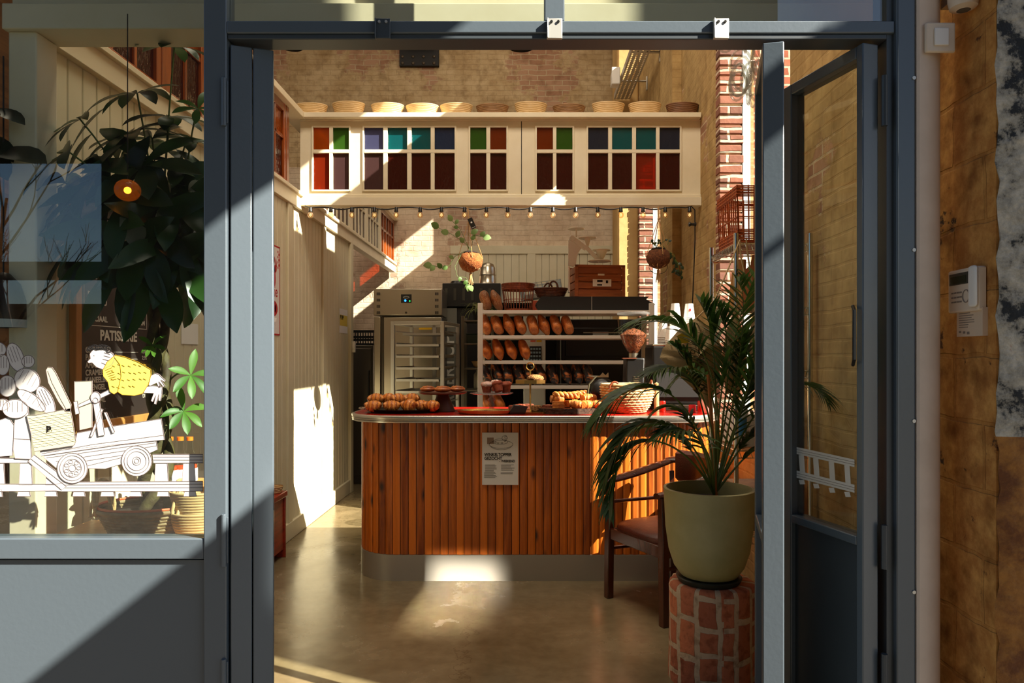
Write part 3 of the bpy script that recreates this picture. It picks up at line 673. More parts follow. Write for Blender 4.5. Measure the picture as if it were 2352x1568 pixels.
def croissant(L_=.128, r=.030, bend=1.0):
    pts = []; rs = []; n = 46
    for i in range(n):
        t = i / (n - 1); a = (t - .5) * 2.2 * bend
        R_ = L_ / 2.2 / bend * 1.05
        pts.append((R_ * sin(a), -R_ * (1 - cos(a)), 0)); e_ = (sin(pi * t)) ** .85
        ph = abs(t - .5) * 2 * 4.2; ridge = 1 - .16 * (ph - math.floor(ph)) ** 1.5
        rs.append(max(.003, r * (.14 + .98 * e_) * ridge))
    return MB().tube(pts, rs, 14)
cr_tray = tag(empty('oval_tray', (X(922, 4.82), 4.85, TOPZ)), 'long black oval tray heaped with croissants at the rounded end of the counter', 'tray')
tx = cr_tray.location.x; RXO = 86 * 4.85 / FPX
b = MB(); b.lathe([(.86, .002), (.98, .022), (1.0, .024), (.975, .024), (.85, .008), (.0, .008)], 48, sx=RXO, sy=.17, close=False); b.lathe([(0, 0), (.86, 0), (.86, .002)], 48, sx=RXO, sy=.17, close=False)
b.build('tray_dish', M['black'], cr_tray)
b = MB(); b.tube([(-RXO * .97, -.05, .022), (-RXO - .03, -.035, .028), (-RXO - .035, 0, .028), (-RXO - .03, .035, .028), (-RXO * .97, .05, .022)], .005, 8); b.build('handle', M['steel'], cr_tray)
crs = [((858, 924), 4.76, 0, 'plump croissant at the left front of the black oval tray'), ((900, 927), 4.76, .15, 'croissant in the front row, second from the left on the black tray'),
       ((941, 924), 4.77, -.5, 'upright flaky croissant in the middle of the front row on the black tray'), ((969, 924), 4.80, .6, 'croissant squeezed between its neighbours near the right of the black tray'),
       ((993, 925), 4.78, -.3, 'croissant at the right end of the black oval tray'), ((864, 909), 4.92, .1, 'croissant lying at the left on top of the heap'),
       ((893, 911), 4.93, -.3, 'croissant in the back row, second from the left, over the heap'), ((915, 913), 4.9, .5, 'darker croissant at the back centre of the heap'),
       ((946, 914), 4.93, .1, 'croissant at the back behind the upright flaky one')]
cbase = None
for i, ((px, py), Y, rz, lab) in enumerate(crs):
    if cbase is None: cbase = croissant().build('croissant', M['croissant'], angle=80); o = cbase
    else: o = cbase.copy(); COL.objects.link(o)
    back = i >= 5
    o.location = (X(px, Y), Y, TOPZ + (.046 if not back else .085)); o.rotation_euler = (radians(-28 if not back else -8), 0, rz); o.scale = (1.0, 1.1, 1.25) if not i in (2,) else (.95, 1.25, 1.6)
    tag(o, lab, 'croissant', 'croissants on the black tray')
# wooden cake stand with round pastries
Yc = 4.95
cs = tag(empty('cake_stand', (X(1017, Yc), Yc, TOPZ)), 'wooden cake stand with a conical foot holding round pastries', 'cake stand')
ph = Z(900, Yc) - TOPZ
MB().lathe([(0, ph - .014), (.15, ph - .012), (.168, ph - .004), (.168, ph + .004), (.160, ph + .005), (.155, ph), (0, ph)], 40, close=False).build('plate', M['walnut'], cs)
MB().lathe([(.085, 0), (.083, .008), (.036, ph - .012)], 32).build('foot', M['walnut'], cs)
def bun(r=.062):
    b = MB(); b.ball((0, 0, .014), r, (1, 1, .34), 22, 10, fn=lambda d: 1 + .04 * sin(9 * atan2(d.y, d.x)))
    pts = [(cos(t) * r * .13 * t / 2, sin(t) * r * .13 * t / 2, .034 - .0006 * t) for t in [i * .45 for i in range(28)]]
    return b.tube(pts, .006, 6)
o0 = None
for j, (px, dy, lab) in enumerate(((983, -.04, 'flat round swirl pastry, left of the three on the wooden cake stand'), (1017, -.06, 'flat round swirl pastry, middle of the three on the wooden cake stand'), (1050, -.03, 'flat round pastry with a folded edge, right of the three on the wooden cake stand'))):
    o = bun(.056 if j != 1 else .062).build('round_pastry', M['bun'], angle=60); o.location = (X(px, Yc + dy), Yc + dy, TOPZ + ph + .008); tag(o, lab, 'pastry', 'round pastries on the wooden stand')
# glass cake stand with muffins
Yg = 4.92
gs = tag(empty('glass_cake_stand', (X(1129, Yg), Yg, TOPZ)), 'clear glass cake stand with a beaded stem holding sugared muffins', 'cake stand')
pg = Z(903, Yg) - TOPZ
M['thickglass'] = glass('pressed_glass', (232, 232, 228), 1.5, .03, .3, 60, body=.18, bodycol=(220, 220, 220))
MB().lathe([(0, pg - .004), (.14, pg - .004), (.152, pg + .001), (.15, pg + .005), (0, pg + .002)], 40, close=False).build('plate', M['thickglass'], gs)
MB().lathe([(.05, 0), (.048, .006), (.018, .02), (.014, .03), (.024, .045), (.014, .06), (.028, .08), (.012, .098), (.02, pg - .004)], 24).build('stem', M['thickglass'], gs)
def muffin():
    b = MB(); b.lathe([(.026, 0), (.036, .05), (.0, .05)], 20, close=True); b.k = 1; b.ball((0, 0, .052), .041, (1, 1, .52), 18, 8, fn=lambda d: 1 + .06 * sin(7 * d.x + 5 * d.y)); return b
for j, (px, dy, m_, tilt, lab) in enumerate(((1118, -.05, 'sugar', 0, 'large muffin thickly dusted with sugar at the left on the glass stand'), (1139, .03, 'sugar', .3, 'sugared muffin half hidden in the middle of the glass stand'),
                                  (1146, -.07, 'muffin', .6, 'small dark muffin leaning in front at the centre of the glass stand'), (1163, -.03, 'muffin', .2, 'tall dark muffin at the right on the glass stand'))):
    o = muffin().build('muffin', [M['muffin'], M[m_]], angle=60); o.location = (X(px, Yg + dy), Yg + dy, TOPZ + pg + .004 + (.012 if tilt > .25 else .004)); o.rotation_euler = (0, tilt * .6, j * 1.1); o.scale = (1.05,) * 3; tag(o, lab, 'muffin', 'muffins on the glass stand')
# brass oval tray with nut bars
Yt = 4.72
bt = tag(empty('brass_tray', (X(1118, Yt), Yt, TOPZ)), 'low oval brass tray of nut-topped slices in front of the glass stand', 'tray')
b = MB(); b.lathe([(0, 0), (.9, 0), (.99, .022), (1.0, .024), (.98, .024), (.88, .004), (0, .004)], 48, sx=.2, sy=.115, close=False); b.build('tray_dish', M['brass'], bt)
for j, (dx, dy, r_) in enumerate(((-.05, .0, .2), (.04, -.01, -.1), (.11, .01, .3), (-.0, .045, 0))):
    b = MB(); b.box(-.036, .036, -.024, .024, 0, .016); o = b.build('nut_slice', M['nutty'], bevel=.004); o.location = (X(1118, Yt) + dx, Yt + dy, TOPZ + .0045); o.rotation_euler = (0, 0, r_)
    tag(o, ['nut-covered slice at the left end of the brass tray', 'nut-covered slice at the front centre of the brass tray', 'nut-covered slice at the right end of the brass tray', 'nut-covered slice at the back of the brass tray'][j], 'pastry', 'nut slices on the brass tray')
# black card holder
b = MB(); b.prism([(0, 0), (.1, 0), (.12, .05), (.03, .062), (.0, .02)], -.03, .03); o = b.build('card_holder', mat('glossy_dark_brown', (44, 20, 14), .2), bevel=.003); o.location = (X(1170, 4.68), 4.68, TOPZ); o.rotation_euler = (0, 0, .1)
tag(o, 'small glossy dark wedge-shaped holder between the brass tray and the tiered stand', 'holder')
# two tier brass stand
Yr = 4.86
ts = tag(empty('tiered_stand', (X(1218, Yr), Yr, TOPZ)), 'two-tier brass serving stand with octagonal plates and a ring on top', 'cake stand')
def octo(r): return [(r * cos(pi / 8 + i * pi / 4), r * sin(pi / 8 + i * pi / 4)) for i in range(8)]
z2 = Z(880, Yr) - TOPZ
b = MB(); b.hprism(octo(.21), 0, .012); b.build('lower_plate', M['brass'], ts, smooth=False)
b = MB(); b.hprism(octo(.108), z2, z2 + .024); b.build('upper_plate', M['brass'], ts, smooth=False)
zr_ = Z(850, Yr) - TOPZ
b = MB(); b.tube([(0, 0, .012), (0, 0, zr_)], .006, 10); b.tube([(.026 * cos(a), 0, zr_ + .026 + .026 * sin(a)) for a in [i * pi / 12 for i in range(24)]], .004, 8, closed=True); b.build('pole', M['brass'], ts)
b = MB(); b.ball((.035, -.0, .0), .052, (1.1, .9, .5), 26, 12, fn=lambda d: 1 + .1 * sin(17 * d.x + 3) * sin(19 * d.y) ); o = b.build('crumble_cake', M['nutty'], angle=80); o.location = (X(1218, Yr) , Yr - .012, TOPZ + z2 + .034); tag(o, 'nut crumble cake on the upper plate of the tiered stand', 'cake')
labs = ['pink-glazed brownie at the left on the lower tier', 'brownie behind the pole on the lower tier', 'thick nut brownie to the right of the pole on the lower tier', 'dark crumbly brownie at the right edge of the lower tier', 'brownie standing at the back left of the lower tier']
for j, (dx, dy, r_, k_) in enumerate(((-.11, -.06, .2, 'muffin'), (-.01, .08, -.1, 'crumb'), (.04, -.08, .1, 'nutty'), (.12, -.03, .5, 'crumb'), (-.07, .05, 1.0, 'muffin'))):
    b = MB(); b.box(-.034, .034, -.03, .03, 0, .032); b.box(-.03, .03, -.026, .026, .032, .037); o = b.build('brownie', M[k_], bevel=.006); o.location = (X(1218, Yr) + dx, Yr + dy, TOPZ + .0125); o.rotation_euler = (0, 0, r_); tag(o, labs[j], 'brownie', 'brownies on the tiered stand')
# bark-edged board with twisted pastries
Yw = 4.78
b = MB(); out = []; random.seed(8)
nb = 40
for i in range(nb):
    a = 2 * pi * i / nb; q = 1 + .05 * sin(3 * a + 1) + random.uniform(-.012, .012); out.append((.215 * cos(a) * q, .13 * sin(a) * q))
b.hprism(out, 0, .034); b.k = 1; b.hprism([(x * .955, y * .94) for x, y in out], .034, .0355)
wb_ = b.build('bark_board', [M['bark'], M['walnut']], smooth=False, bevel=0); wb_.location = (X(1304, Yw), Yw, TOPZ); tag(wb_, 'thick slice of tree trunk with bark edge carrying flaky pastries', 'board')
BZ = TOPZ + .036
def roll(L_=.09, r=.03):
    pts = []; rs = []; n = 30
    for i in range(n):
        t = i / (n - 1); pts.append(((t - .5) * L_, .006 * sin(t * 7), 0)); ph_ = t * 5; rs.append(r * (.8 + .28 * sin(pi * t)) * (1 - .15 * (ph_ - int(ph_))))
    return MB().tube(pts, rs, 12)
def twist(L_=.17, r=.014):
    b = MB()
    for k_ in range(2):
        b.tube([((t / 29 - .5) * L_, r * .8 * cos(t * .62 + k_ * pi), r * .8 * sin(t * .62 + k_ * pi)) for t in range(30)], [r * (.7 + .3 * sin(pi * t / 29)) for t in range(30)], 8)
    return b
def layered(w_=.075, d=.05, h=.045):
    b = MB()
    for i in range(5):
        q = random.uniform(.9, 1.05); b.box(-w_ / 2 * q, w_ / 2 * q, -d / 2 * q, d / 2 * q, i * h / 5, (i + .85) * h / 5)
    return b
pl_ = [('twist', 1300, 4.74, .085, 0, .06, 'long twisted cheese stick lying across the top of the pastry heap'), ('twist', 1322, 4.82, .085, .5, -.1, 'twisted cheese stick behind the top one'),
       ('layer', 1282, 4.70, 0, .1, 0, 'layered pastry block at the left front of the bark board'), ('roll', 1322, 4.70, .028, -.5, 0, 'rolled pastry standing at the front centre of the bark board'),
       ('roll', 1347, 4.71, .024, .9, 0, 'small rolled pastry to the right of the centre on the bark board'), ('roll', 1352, 4.78, .062, .35, 0, 'rolled puff pastry at the right on top of the heap'),
       ('layer', 1300, 4.79, 0, -.4, 0, 'layered pastry block behind the rolls'), ('roll', 1280, 4.75, .058, -.2, 0, 'golden rolled pastry at the left on top of the heap'),
       ('roll', 1372, 4.74, .024, -.1, 0, 'brown rolled pastry at the right edge of the bark board')]
for kd, px, Y, dz, rz, ry, lab in pl_:
    b = twist() if kd == 'twist' else roll() if kd == 'roll' else layered()
    o = b.build('flaky_pastry', M['pastry'], angle=60); o.location = (X(px, Y), Y, BZ + dz + (.003 if kd == 'layer' else 0)); o.rotation_euler = (0, ry, rz); tag(o, lab, 'pastry', 'flaky pastries on the bark board')
b = MB(); b.lathe([(.022, 0), (.028, .07), (.026, .07), (.02, .004), (0, .004)], 24, close=False); o = b.build('steel_cup', M['steel']); o.location = (X(1377, 4.93), 4.93, TOPZ); tag(o, 'small steel cup standing left of the woven basket', 'cup')
# woven seagrass basket
def woven(prof, n=96, amp=.02, rows=14, c=(0, 0, 0), sx=1, sy=1, per=24):
    """walls with over-and-under relief"""
    P = []
    for i in range(len(prof) - 1):
        (r0, z0), (r1, z1) = prof[i], prof[i + 1]; m_ = max(1, int(round(rows * 4 / (len(prof) - 1))))
        for k in range(m_): P.append((r0 + (r1 - r0) * k / m_, z0 + (z1 - z0) * k / m_))
    P.append(prof[-1]); vs = []; fs = []
    for i, (r, z) in enumerate(P):
        row = i / 4.0
        for j in range(n):
            a = 2 * pi * j / n; d = amp * abs(sin(pi * row)) * (1 + .55 * (1 if (int(row) % 2) else -1) * cos(per * a / 1.0))
            vs.append((c[0] + (r + d) * sx * cos(a), c[1] + (r + d) * sy * sin(a), c[2] + z))
    for i in range(len(P) - 1):
        for j in range(n): fs.append((i * n + j, i * n + (j + 1) % n, (i + 1) * n + (j + 1) % n, (i + 1) * n + j))
    return vs, fs
Yk = 4.82
bk = tag(empty('seagrass_basket', (X(1440, Yk), Yk, TOPZ)), 'round pale seagrass basket with loop handles in the sun on the counter', 'basket')
b = MB(); b.add(*woven([(.115, 0), (.15, .05), (.172, .12), (.176, .185)], amp=.009, rows=11, per=26)); b.add(*woven([(.166, .185), (.16, .12), (.138, .05), (.105, .008)], amp=-.006, rows=11, per=26)); b.lathe([(0, .004), (.115, .004), (.115, 0), (0, 0)], 32, close=False)
b.tube([(.17 * cos(a), .17 * sin(a), .188) for a in [i * pi / 24 for i in range(48)]], .0085, 8, closed=True); b.build('basket_wall', M['seagrass'], bk, angle=80)
for sx_ in (-1, 1):
    b = MB(); b.tube([(sx_ * .1 + .035 * cos(a), -.138, .165 + .045 * sin(a)) if sx_ < 0 else (.165, .035 * cos(a), .17 + .045 * sin(a)) for a in [pi * i / 14 for i in range(15)]], .007, 8); b.build('handle', M['wicker'], bk)
# coffee grinder
Yq = 5.12
gr = tag(empty('coffee_grinder', (X(1455, Yq), Yq, TOPZ)), 'black coffee grinder with a clear hopper half full of beans', 'coffee grinder')
h0 = Z(812, Yq) - TOPZ; h1 = Z(722, Yq) - TOPZ
hp = [(.028, h0), (.045, h0 + .02), (.075, h0 + .07), (.1, h0 + .14), (.112, h0 + .2), (.116, h1)]
b = MB(); b.lathe(hp, 36, close=False); b.build('hopper', M['glassthin'], gr)
b = MB(); b.lathe([(.118, h1), (.118, h1 + .012), (.1, h1 + .018), (0, h1 + .02)], 36, close=False); b.build('lid', M['thickglass'], gr)
b = MB(); b.lathe([(.0, h0 + .004), (.026, h0 + .004), (.042, h0 + .022), (.072, h0 + .07), (.096, h0 + .135), (.05, h0 + .17), (0, h0 + .185)], 36, close=False)
b.build('beans', mat('coffee_beans', (150, 84, 48), .4, var=(58, 26, 12), vscale=55, bump=1.0, bscale=90), gr)
b = MB(); b.lathe([(.03, h0 - .03), (.034, h0 - .03), (.034, h0 + .004), (.03, h0 + .004)], 24); b.build('collar', M['steel'], gr)
b = MB(); b.prism([(-.075, 0), (.075, 0), (.075, .03), (.06, .06), (.07, h0 - .03), (-.06, h0 - .03), (-.07, .05)], -.08, .1); b.build('grinder_body', M['black'], gr, bevel=.01)
b = MB()
for i in range(7): b.box(-.012 , .026, -.084, -.08, .16 + i * .012, .165 + i * .012)
b.build('grille', M['steel'], gr, smooth=False)
b = MB(); b.cyl((.01, -.081, .115), (.01, -.09, .115), .015, n=16); b.build('button', mat('orange_badge', (232, 92, 20), .4), gr)
b = MB(); b.prism([(-.045, .06), (-.03, .06), (-.04, .2), (-.05, .2)], -.12, -.085); b.build('spout', M['steel'], gr, bevel=.002)
b = MB(); b.box(-.088, .01, -.09, -.03, h0 - .036, h0 - .03); b.build('shelf_plate', M['walnut'], gr)
# espresso machine and cups
em = tag(empty('espresso_machine', (1.11, 5.17, TOPZ)), 'boxy black espresso machine behind the palm, paper cups on its lid', 'coffee machine')
hz = 1.53 - TOPZ
b = MB(); b.box(-.19, .2, -.15, .17, .04, hz); b.build('housing', M['black'], em, bevel=.012)
b = MB(); b.box(-.17, .18, -.17, -.15, .09, .27); b.build('front_glass', M['blackmatte'], em, bevel=.004)
b = MB(); b.box(-.18, .19, -.2, .15, 0, .04); b.build('drip_tray', M['steel_dark'], em, bevel=.004)
b = MB(); b.box(-.19, .2, -.15, .17, hz, hz + .012); b.build('cup_rail', M['steel'], em, bevel=.003)
def cup(n_=6):
    e_ = empty('paper_cup_stack'); b = MB(); b.lathe([(.032, 0), (.029, .0)], 24)
    b = MB(); b.lathe([(.04, 0), (.028, .10), (0, .10)], 24, close=False); b.build('top_cup', M['white'], e_, angle=60)
    b = MB()
    for i in range(n_): b.lathe([(.04, -.012 * (i + 1)), (.038, -.012 * i - .002)], 24, close=False); b.tube([(.04 * cos(a), .04 * sin(a), -.012 * i) for a in [k * pi / 10 for k in range(20)]], .0022, 5, closed=True)
    b.build('nested_rims', M['paper'], e_); return e_
cz = em.location.z + hz + .0125
for j, (px, py, Y, lab) in enumerate(((1523, 740, 5.1, 'left stack of white paper cups turned down on the machine'), (1551, 695, 5.14, 'tallest stack of white paper cups on the machine, in the middle'), (1583, 698, 5.16, 'right stack of white paper cups, with a small red mark'), (1540, 748, 5.04, 'short front stack of white paper cups on the machine'))):
    zt = Z(py, Y); n_ = max(2, int((zt - .1 - cz) / .012)); e_ = cup(n_); e_.location = (X(px, Y), Y, cz + n_ * .012 + .0025); tag(e_, lab, 'paper cups', 'cup stacks on the espresso machine')
    if j == 2: MB().box(-.008, .004, -.0375, -.0345, .045, .062).build('red_mark', M['redpaint'], e_)
# slicer-like black machine behind the pastries
sl = tag(empty('slicing_machine', (X(1384, 5.16), 5.16, TOPZ)), 'black machine with a round guard and wing-shaped top between pastries and grinder', 'kitchen machine')
b = MB(); b.ball((0, 0, .13), .1, (1.0, .8, .95), 24, 14); b.box(-.08, .08, -.07, .09, 0, .05); b.build('housing', M['black'], sl, bevel=.004)
b = MB(); b.tube([(-.1, -.03, .02), (-.112, -.03, .1), (-.1, -.03, .18), (-.05, -.03, .235)], .012, 8, flat=.5); b.build('guard', mat('olive_guard', (96, 92, 70), .4), sl)
b = MB(); b.prism([(-.11, .24), (-.02, .24), (.0, .262), (.02, .242), (.04, .262), (.042, .228), (-.06, .228)], -.02, 0); b.build('wing', M['steel'], sl)
# right end of the counter
for px, Y, nm, lab, r_, h_, mt in ((1522, 4.86, 'drink_can', 'red can standing right of the woven basket', .021, .075, 'red'), (1590, 4.84, 'jam_jar', 'small glass jar with a red filling at the right end of the counter', .024, .05, 'redpaint'),
                           (1610, 4.9, 'tea_tin', 'small red tin at the back of the right counter end', .024, .072, 'red')):
    b = MB(); b.lathe([(r_ * .92, 0), (r_, .004), (r_, h_ - .005), (r_ * .9, h_)], 20); o = b.build(nm, M[mt]); o.location = (X(px, Y), Y, TOPZ); tag(o, lab, nm.split('_')[-1])
b = MB(); b.box(0, .035, 0, .012, 0, .22); o = b.build('card_stand', M['white'], bevel=.002); o.location = (X(1624, 4.8), 4.8, TOPZ); tag(o, 'narrow white upright card stand at the right end of the counter', 'stand')
b = MB(); b.lathe([(.018, 0), (.018, .16), (.012, .175), (.016, .19), (.0, .2)], 18, close=False); o = b.build('spice_mill', mat('grain_glass', (170, 130, 80), .3, var=(210, 180, 130), vscale=60), angle=50); o.location = (X(1508, 4.96), 4.96, TOPZ); tag(o, 'tall clear mill filled with grains behind the woven basket', 'mill')
b = MB(); b.lathe([(.035, 0), (.04, .01), (.046, .17), (.03, .2), (.032, .225), (0, .225)], 20, close=False); o = b.build('milk_jug', M['white'], angle=50); o.location = (X(1675, 4.75), 4.75, TOPZ); o.location.x = 1.24; tag(o, 'white carton-like jug near the shelf at the counter right end', 'jug')
# ================================================================ bread rack behind the counter
RY0, RY1, RX0, RX1 = 6.3, 6.74, X(1097, 6.3), 1.17
rack = tag(empty('bread_rack', (RX0, RY0, 0)), 'tall white bread rack with angled loaves standing on its shelves', 'rack')
def inr(b, nm, m_, **k): return under(b.build(nm, m_, **k), rack)
sh = [(Z(720, RY0), Z(712, RY0)), (Z(778, RY0), Z(770, RY0)), (Z(836, RY0), Z(828, RY0)), (Z(893, RY0), Z(885, RY0)), (.88, .91), (.2, .23)]
M['rackwhite'] = mat('rack_white', (214, 208, 196), .4)
for x0 in (RX0, RX1 - .045):
    for y0 in (RY0, RY1 - .045): inr(MB().box(x0, x0 + .045, y0, y0 + .045, 0, 1.93), 'post', M['rackwhite'], bevel=.004)
for z0, z1 in sh:
    b = MB(); b.box(RX0 + .045, RX1 - .045, RY0 + .002, RY0 + .03, z0, z1); b.box(RX0 + .045, RX1 - .045, RY1 - .03, RY1 - .002, z0, z1)
    b.box(RX0 + .05, RX1 - .05, RY0 + .03, RY1 - .03, z1 - .014, z1 - .004)
    inr(b, 'shelf', M['rackwhite'], bevel=.003)
def loafmat(name, c1, c2, speck=None, dark=None):
    m, nt, b = nodes(name); v = mapping(nt); n = N(nt, 'ShaderNodeTexNoise', i_Scale=16.0, i_Detail=6.0); nt.links.new(v, n.inputs[0])
    c = ramp(nt, n.outputs[0], [(.35, lin(c1)), (.65, lin(c2))])
    if speck:
        vo = N(nt, 'ShaderNodeTexVoronoi', i_Scale=170.0); nt.links.new(v, vo.inputs[0]); k = ramp(nt, vo.outputs['Distance'], [(.22, (1, 1, 1, 1)), (.34, (0, 0, 0, 1))])
        n2 = N(nt, 'ShaderNodeTexNoise', i_Scale=9.0, i_Detail=3.0); nt.links.new(v, n2.inputs[0]); q = ramp(nt, n2.outputs[0], [(.36, (0, 0, 0, 1)), (.48, (1, 1, 1, 1))])
        mu = N(nt, 'ShaderNodeMixRGB', blend_type='MULTIPLY'); mu.inputs[0].default_value = 1; nt.links.new(k, mu.inputs[1]); nt.links.new(q, mu.inputs[2])
        mx = N(nt, 'ShaderNodeMixRGB'); nt.links.new(mu.outputs[0], mx.inputs[0]); nt.links.new(c, mx.inputs[1]); mx.inputs[2].default_value = lin(speck); c = mx.outputs[0]
    if dark:
        n2 = N(nt, 'ShaderNodeTexNoise', i_Scale=11.0, i_Detail=2.0, i_Distortion=1.0); nt.links.new(v, n2.inputs[0]); q = ramp(nt, n2.outputs[0], [(.44, (0, 0, 0, 1)), (.5, (1, 1, 1, 1))])
        mx = N(nt, 'ShaderNodeMixRGB'); nt.links.new(q, mx.inputs[0]); nt.links.new(c, mx.inputs[1]); mx.inputs[2].default_value = lin(dark); c = mx.outputs[0]
    nt.links.new(c, b.inputs['Base Color']); b.inputs['Roughness'].default_value = .5
    bp = N(nt, 'ShaderNodeBump', i_Strength=.5, i_Distance=.006); n3 = N(nt, 'ShaderNodeTexNoise', i_Scale=70.0); nt.links.new(v, n3.inputs[0]); nt.links.new(n3.outputs[0], bp.inputs['Height']); nt.links.new(bp.outputs[0], b.inputs['Normal'])
    return m
M['seeded'] = loafmat('seeded_crust', (222, 130, 58), (148, 74, 32), speck=(226, 198, 144))
M['plainloaf'] = loafmat('plain_crust', (224, 130, 54), (156, 76, 32))
M['dusty'] = loafmat('blackened_crust', (214, 130, 72), (140, 78, 44), dark=(52, 50, 54))
M['heavyseed'] = loafmat('seed_covered_crust', (164, 98, 52), (112, 64, 38), speck=(214, 184, 132))
def loaf(seed):
    rnd = random.Random(seed); ph_ = rnd.uniform(0, 6); g_ = rnd.uniform(-.05, .05)
    def fn(d):
        k = 1 + .05 * sin(3 * d.z * 2 + ph_) + .03 * sin(5 * d.x + ph_)
        if d.y < -.2:                                            # slash along the crust facing out
            k -= .07 * math.exp(-((d.x + g_ - .18 * d.z) / .12) ** 2) * (1 - abs(d.z) ** 3)
        return k
    return MB().ball((0, 0, 0), 1, (.052, .105, .106), 24, 18, fn=fn)
protos = {}
rows = [(0, [1115, 1140], 'heavyseed', 'heavily seeded brown loaf', 'on top of the rack', 'seeded loaves on top of the rack'),
        (1, [1115, 1142, 1169, 1195, 1224, 1249, 1277, 1303], 'seeded', 'seeded golden loaf', 'on the upper rack shelf', 'seeded loaves on the upper shelf'),
        (2, [1116, 1144, 1174, 1204], 'plainloaf', 'plain orange-brown loaf', 'on the middle rack shelf', 'plain loaves on the middle shelf'),
        (3, [1115, 1142, 1166, 1192, 1216, 1241, 1269, 1300, 1326, 1350], 'dusty', 'blackened loaf with torn orange crust', 'on the third rack shelf', 'blackened loaves on the third shelf'),
        (4, [1117, 1146], 'plainloaf', 'round-backed brown loaf', 'behind the glass cake stand', 'loaves behind the glass stand')]
for r_, xs, mk, what, where, grp in rows:
    for i, px in enumerate(xs):
        key = (mk, i % 3)
        if key not in protos: o = loaf(r_ * 5 + i).build('bread_loaf', M[mk], angle=80); protos[key] = o
        else: o = protos[key].copy(); COL.objects.link(o)
        zs = sh[r_][1]; Y = RY0 + .15; h_ = .098 if r_ != 4 else .12
        o.location = (X(px, Y), Y, zs + h_); o.rotation_euler = (radians(random.uniform(-14, -8)), radians(-20 + random.uniform(-4, 4)), random.uniform(-.15, .15)); k_ = random.uniform(.92, 1.0); o.scale = (k_ * .95, k_, k_ * (.98 if r_ != 4 else 1.1))
        tag(o, what + ', ' + ORD[i] + ' from left ' + where, 'bread loaf', grp)
# ---------------------------------------------------------------- baskets and crates on top of the rack
RT = sh[0][1]
def openbasket(name, r0, r1, h, band, n=30, mt=M['wicker'], sy=1.0, mid=True):
    e_ = empty(name); b = MB()
    for i in range(n):
        a = 2 * pi * i / n; b.tube([(r0 * cos(a), sy * r0 * sin(a), .004), ((r0 * .4 + r1 * .6) * cos(a), sy * (r0 * .4 + r1 * .6) * sin(a), h * .6), (r1 * cos(a), sy * r1 * sin(a), h - .004)], .0032, 5)
    b.build('stakes', mt, e_)
    b = MB(); b.add(*woven([(r1 - .004, h - band), (r1 + .002, h)], n=72, amp=.004, rows=max(3, int(band / .012)), per=n, sy=sy)); b.add(*woven([(r1 - .006, h), (r1 - .010, h - band)], n=72, amp=-.003, rows=max(3, int(band / .012)), per=n, sy=sy))
    b.tube([(r1 * cos(a), sy * r1 * sin(a), h) for a in [k * pi / 24 for k in range(48)]], .007, 7, closed=True); b.build('rim', mt, e_, angle=80)
    b = MB(); b.lathe([(0, 0), (r0 + .006, 0), (r0 + .006, .02), (0, .02)], 32, sy=sy, close=False)
    if mid: b.tube([((r0 + r1) / 2 * cos(a), sy * (r0 + r1) / 2 * sin(a), h * .42) for a in [k * pi / 24 for k in range(48)]], .004, 6, closed=True)
    b.build('base', mt, e_); return e_
o = openbasket('wicker_basket', .122, .148, .245, .055); o.location = (X(1190, 6.5), 6.5, RT + .001); tag(o, 'tall openwork brown wicker basket on the bread rack beside two seeded loaves', 'basket')
b = MB(); random.seed(4)
b.prism([(0, 0), (.99, 0), (1.04, .055), (.96, .1), (.985, .125), (.02, .125), (-.03, .06)], 0, .26); b.k = 1; b.box(.47, .474, -.002, .26, .0, .126)
o = b.build('folding_crate', [M['blackmatte'], M['rackwhite']], bevel=.002); o.location = (X(1238, 6.36), 6.36, RT + .001); tag(o, 'long low stack of folded black crates along the top of the bread rack', 'crate')
CT = RT + .128
e_ = tag(empty('handled_basket', (X(1265, 6.48), 6.48, CT)), 'dark shallow wicker basket with arched handles on the black crates', 'basket')
b = MB(); b.add(*woven([(.1, 0), (.13, .075)], n=72, amp=.006, rows=6, per=18, sx=1.15, sy=.75)); b.tube([(.15 * cos(a), .1 * sin(a), .078) for a in [k * pi / 20 for k in range(40)]], .007, 6, closed=True); b.lathe([(0, .0), (.1, .0), (.1, .006), (0, .006)], 30, sx=1.15, sy=.75, close=False); b.build('basket_wall', M['wicker_dark'], e_, angle=80)
for s_ in (-1, 1):
    b = MB(); b.tube([(.02 * s_ + .04 * cos(a), s_ * -.09, .075 + .062 * sin(a)) for a in [k * pi / 12 for k in range(13)]], .008, 7); b.build('handle', M['wicker_dark'], e_)
# grey plastic crate
Yz = 7.32
st = tag(empty('wooden_shelf', (X(1211, Yz), Yz, 0)), 'tall black shelf behind the bread rack carrying the pale plastic crate', 'shelf')
b = MB(); b.box(-.33, .33, -.16, .2, 1.98, 2.0); b.box(-.3, .3, -.15, .18, .9, .92); b.box(-.33, -.3, -.16, .2, 0, 1.98); b.box(.3, .33, -.16, .2, 0, 1.98); b.box(-.3, .3, .18, .2, 0, 1.98); b.build('carcass', M['blackmatte'], st, bevel=.003)
e_ = tag(empty('plastic_crate', (X(1205, Yz), Yz - .1, 2.03), rot=(0, radians(-9), .12)), 'pale grey plastic crate tipped behind the wicker baskets', 'crate')
M['palegrey'] = mat('pale_grey_plastic', (186, 196, 202), .45)
b = MB(); w_, h_, d_ = .4, .16, .27
for y_ in (0, d_): b.box(0, w_, y_, y_ + .008, h_ - .035, h_ - .028); b.box(0, w_, y_, y_ + .008, h_ - .005, h_); b.box(0, w_, y_, y_ + .008, 0, .05)
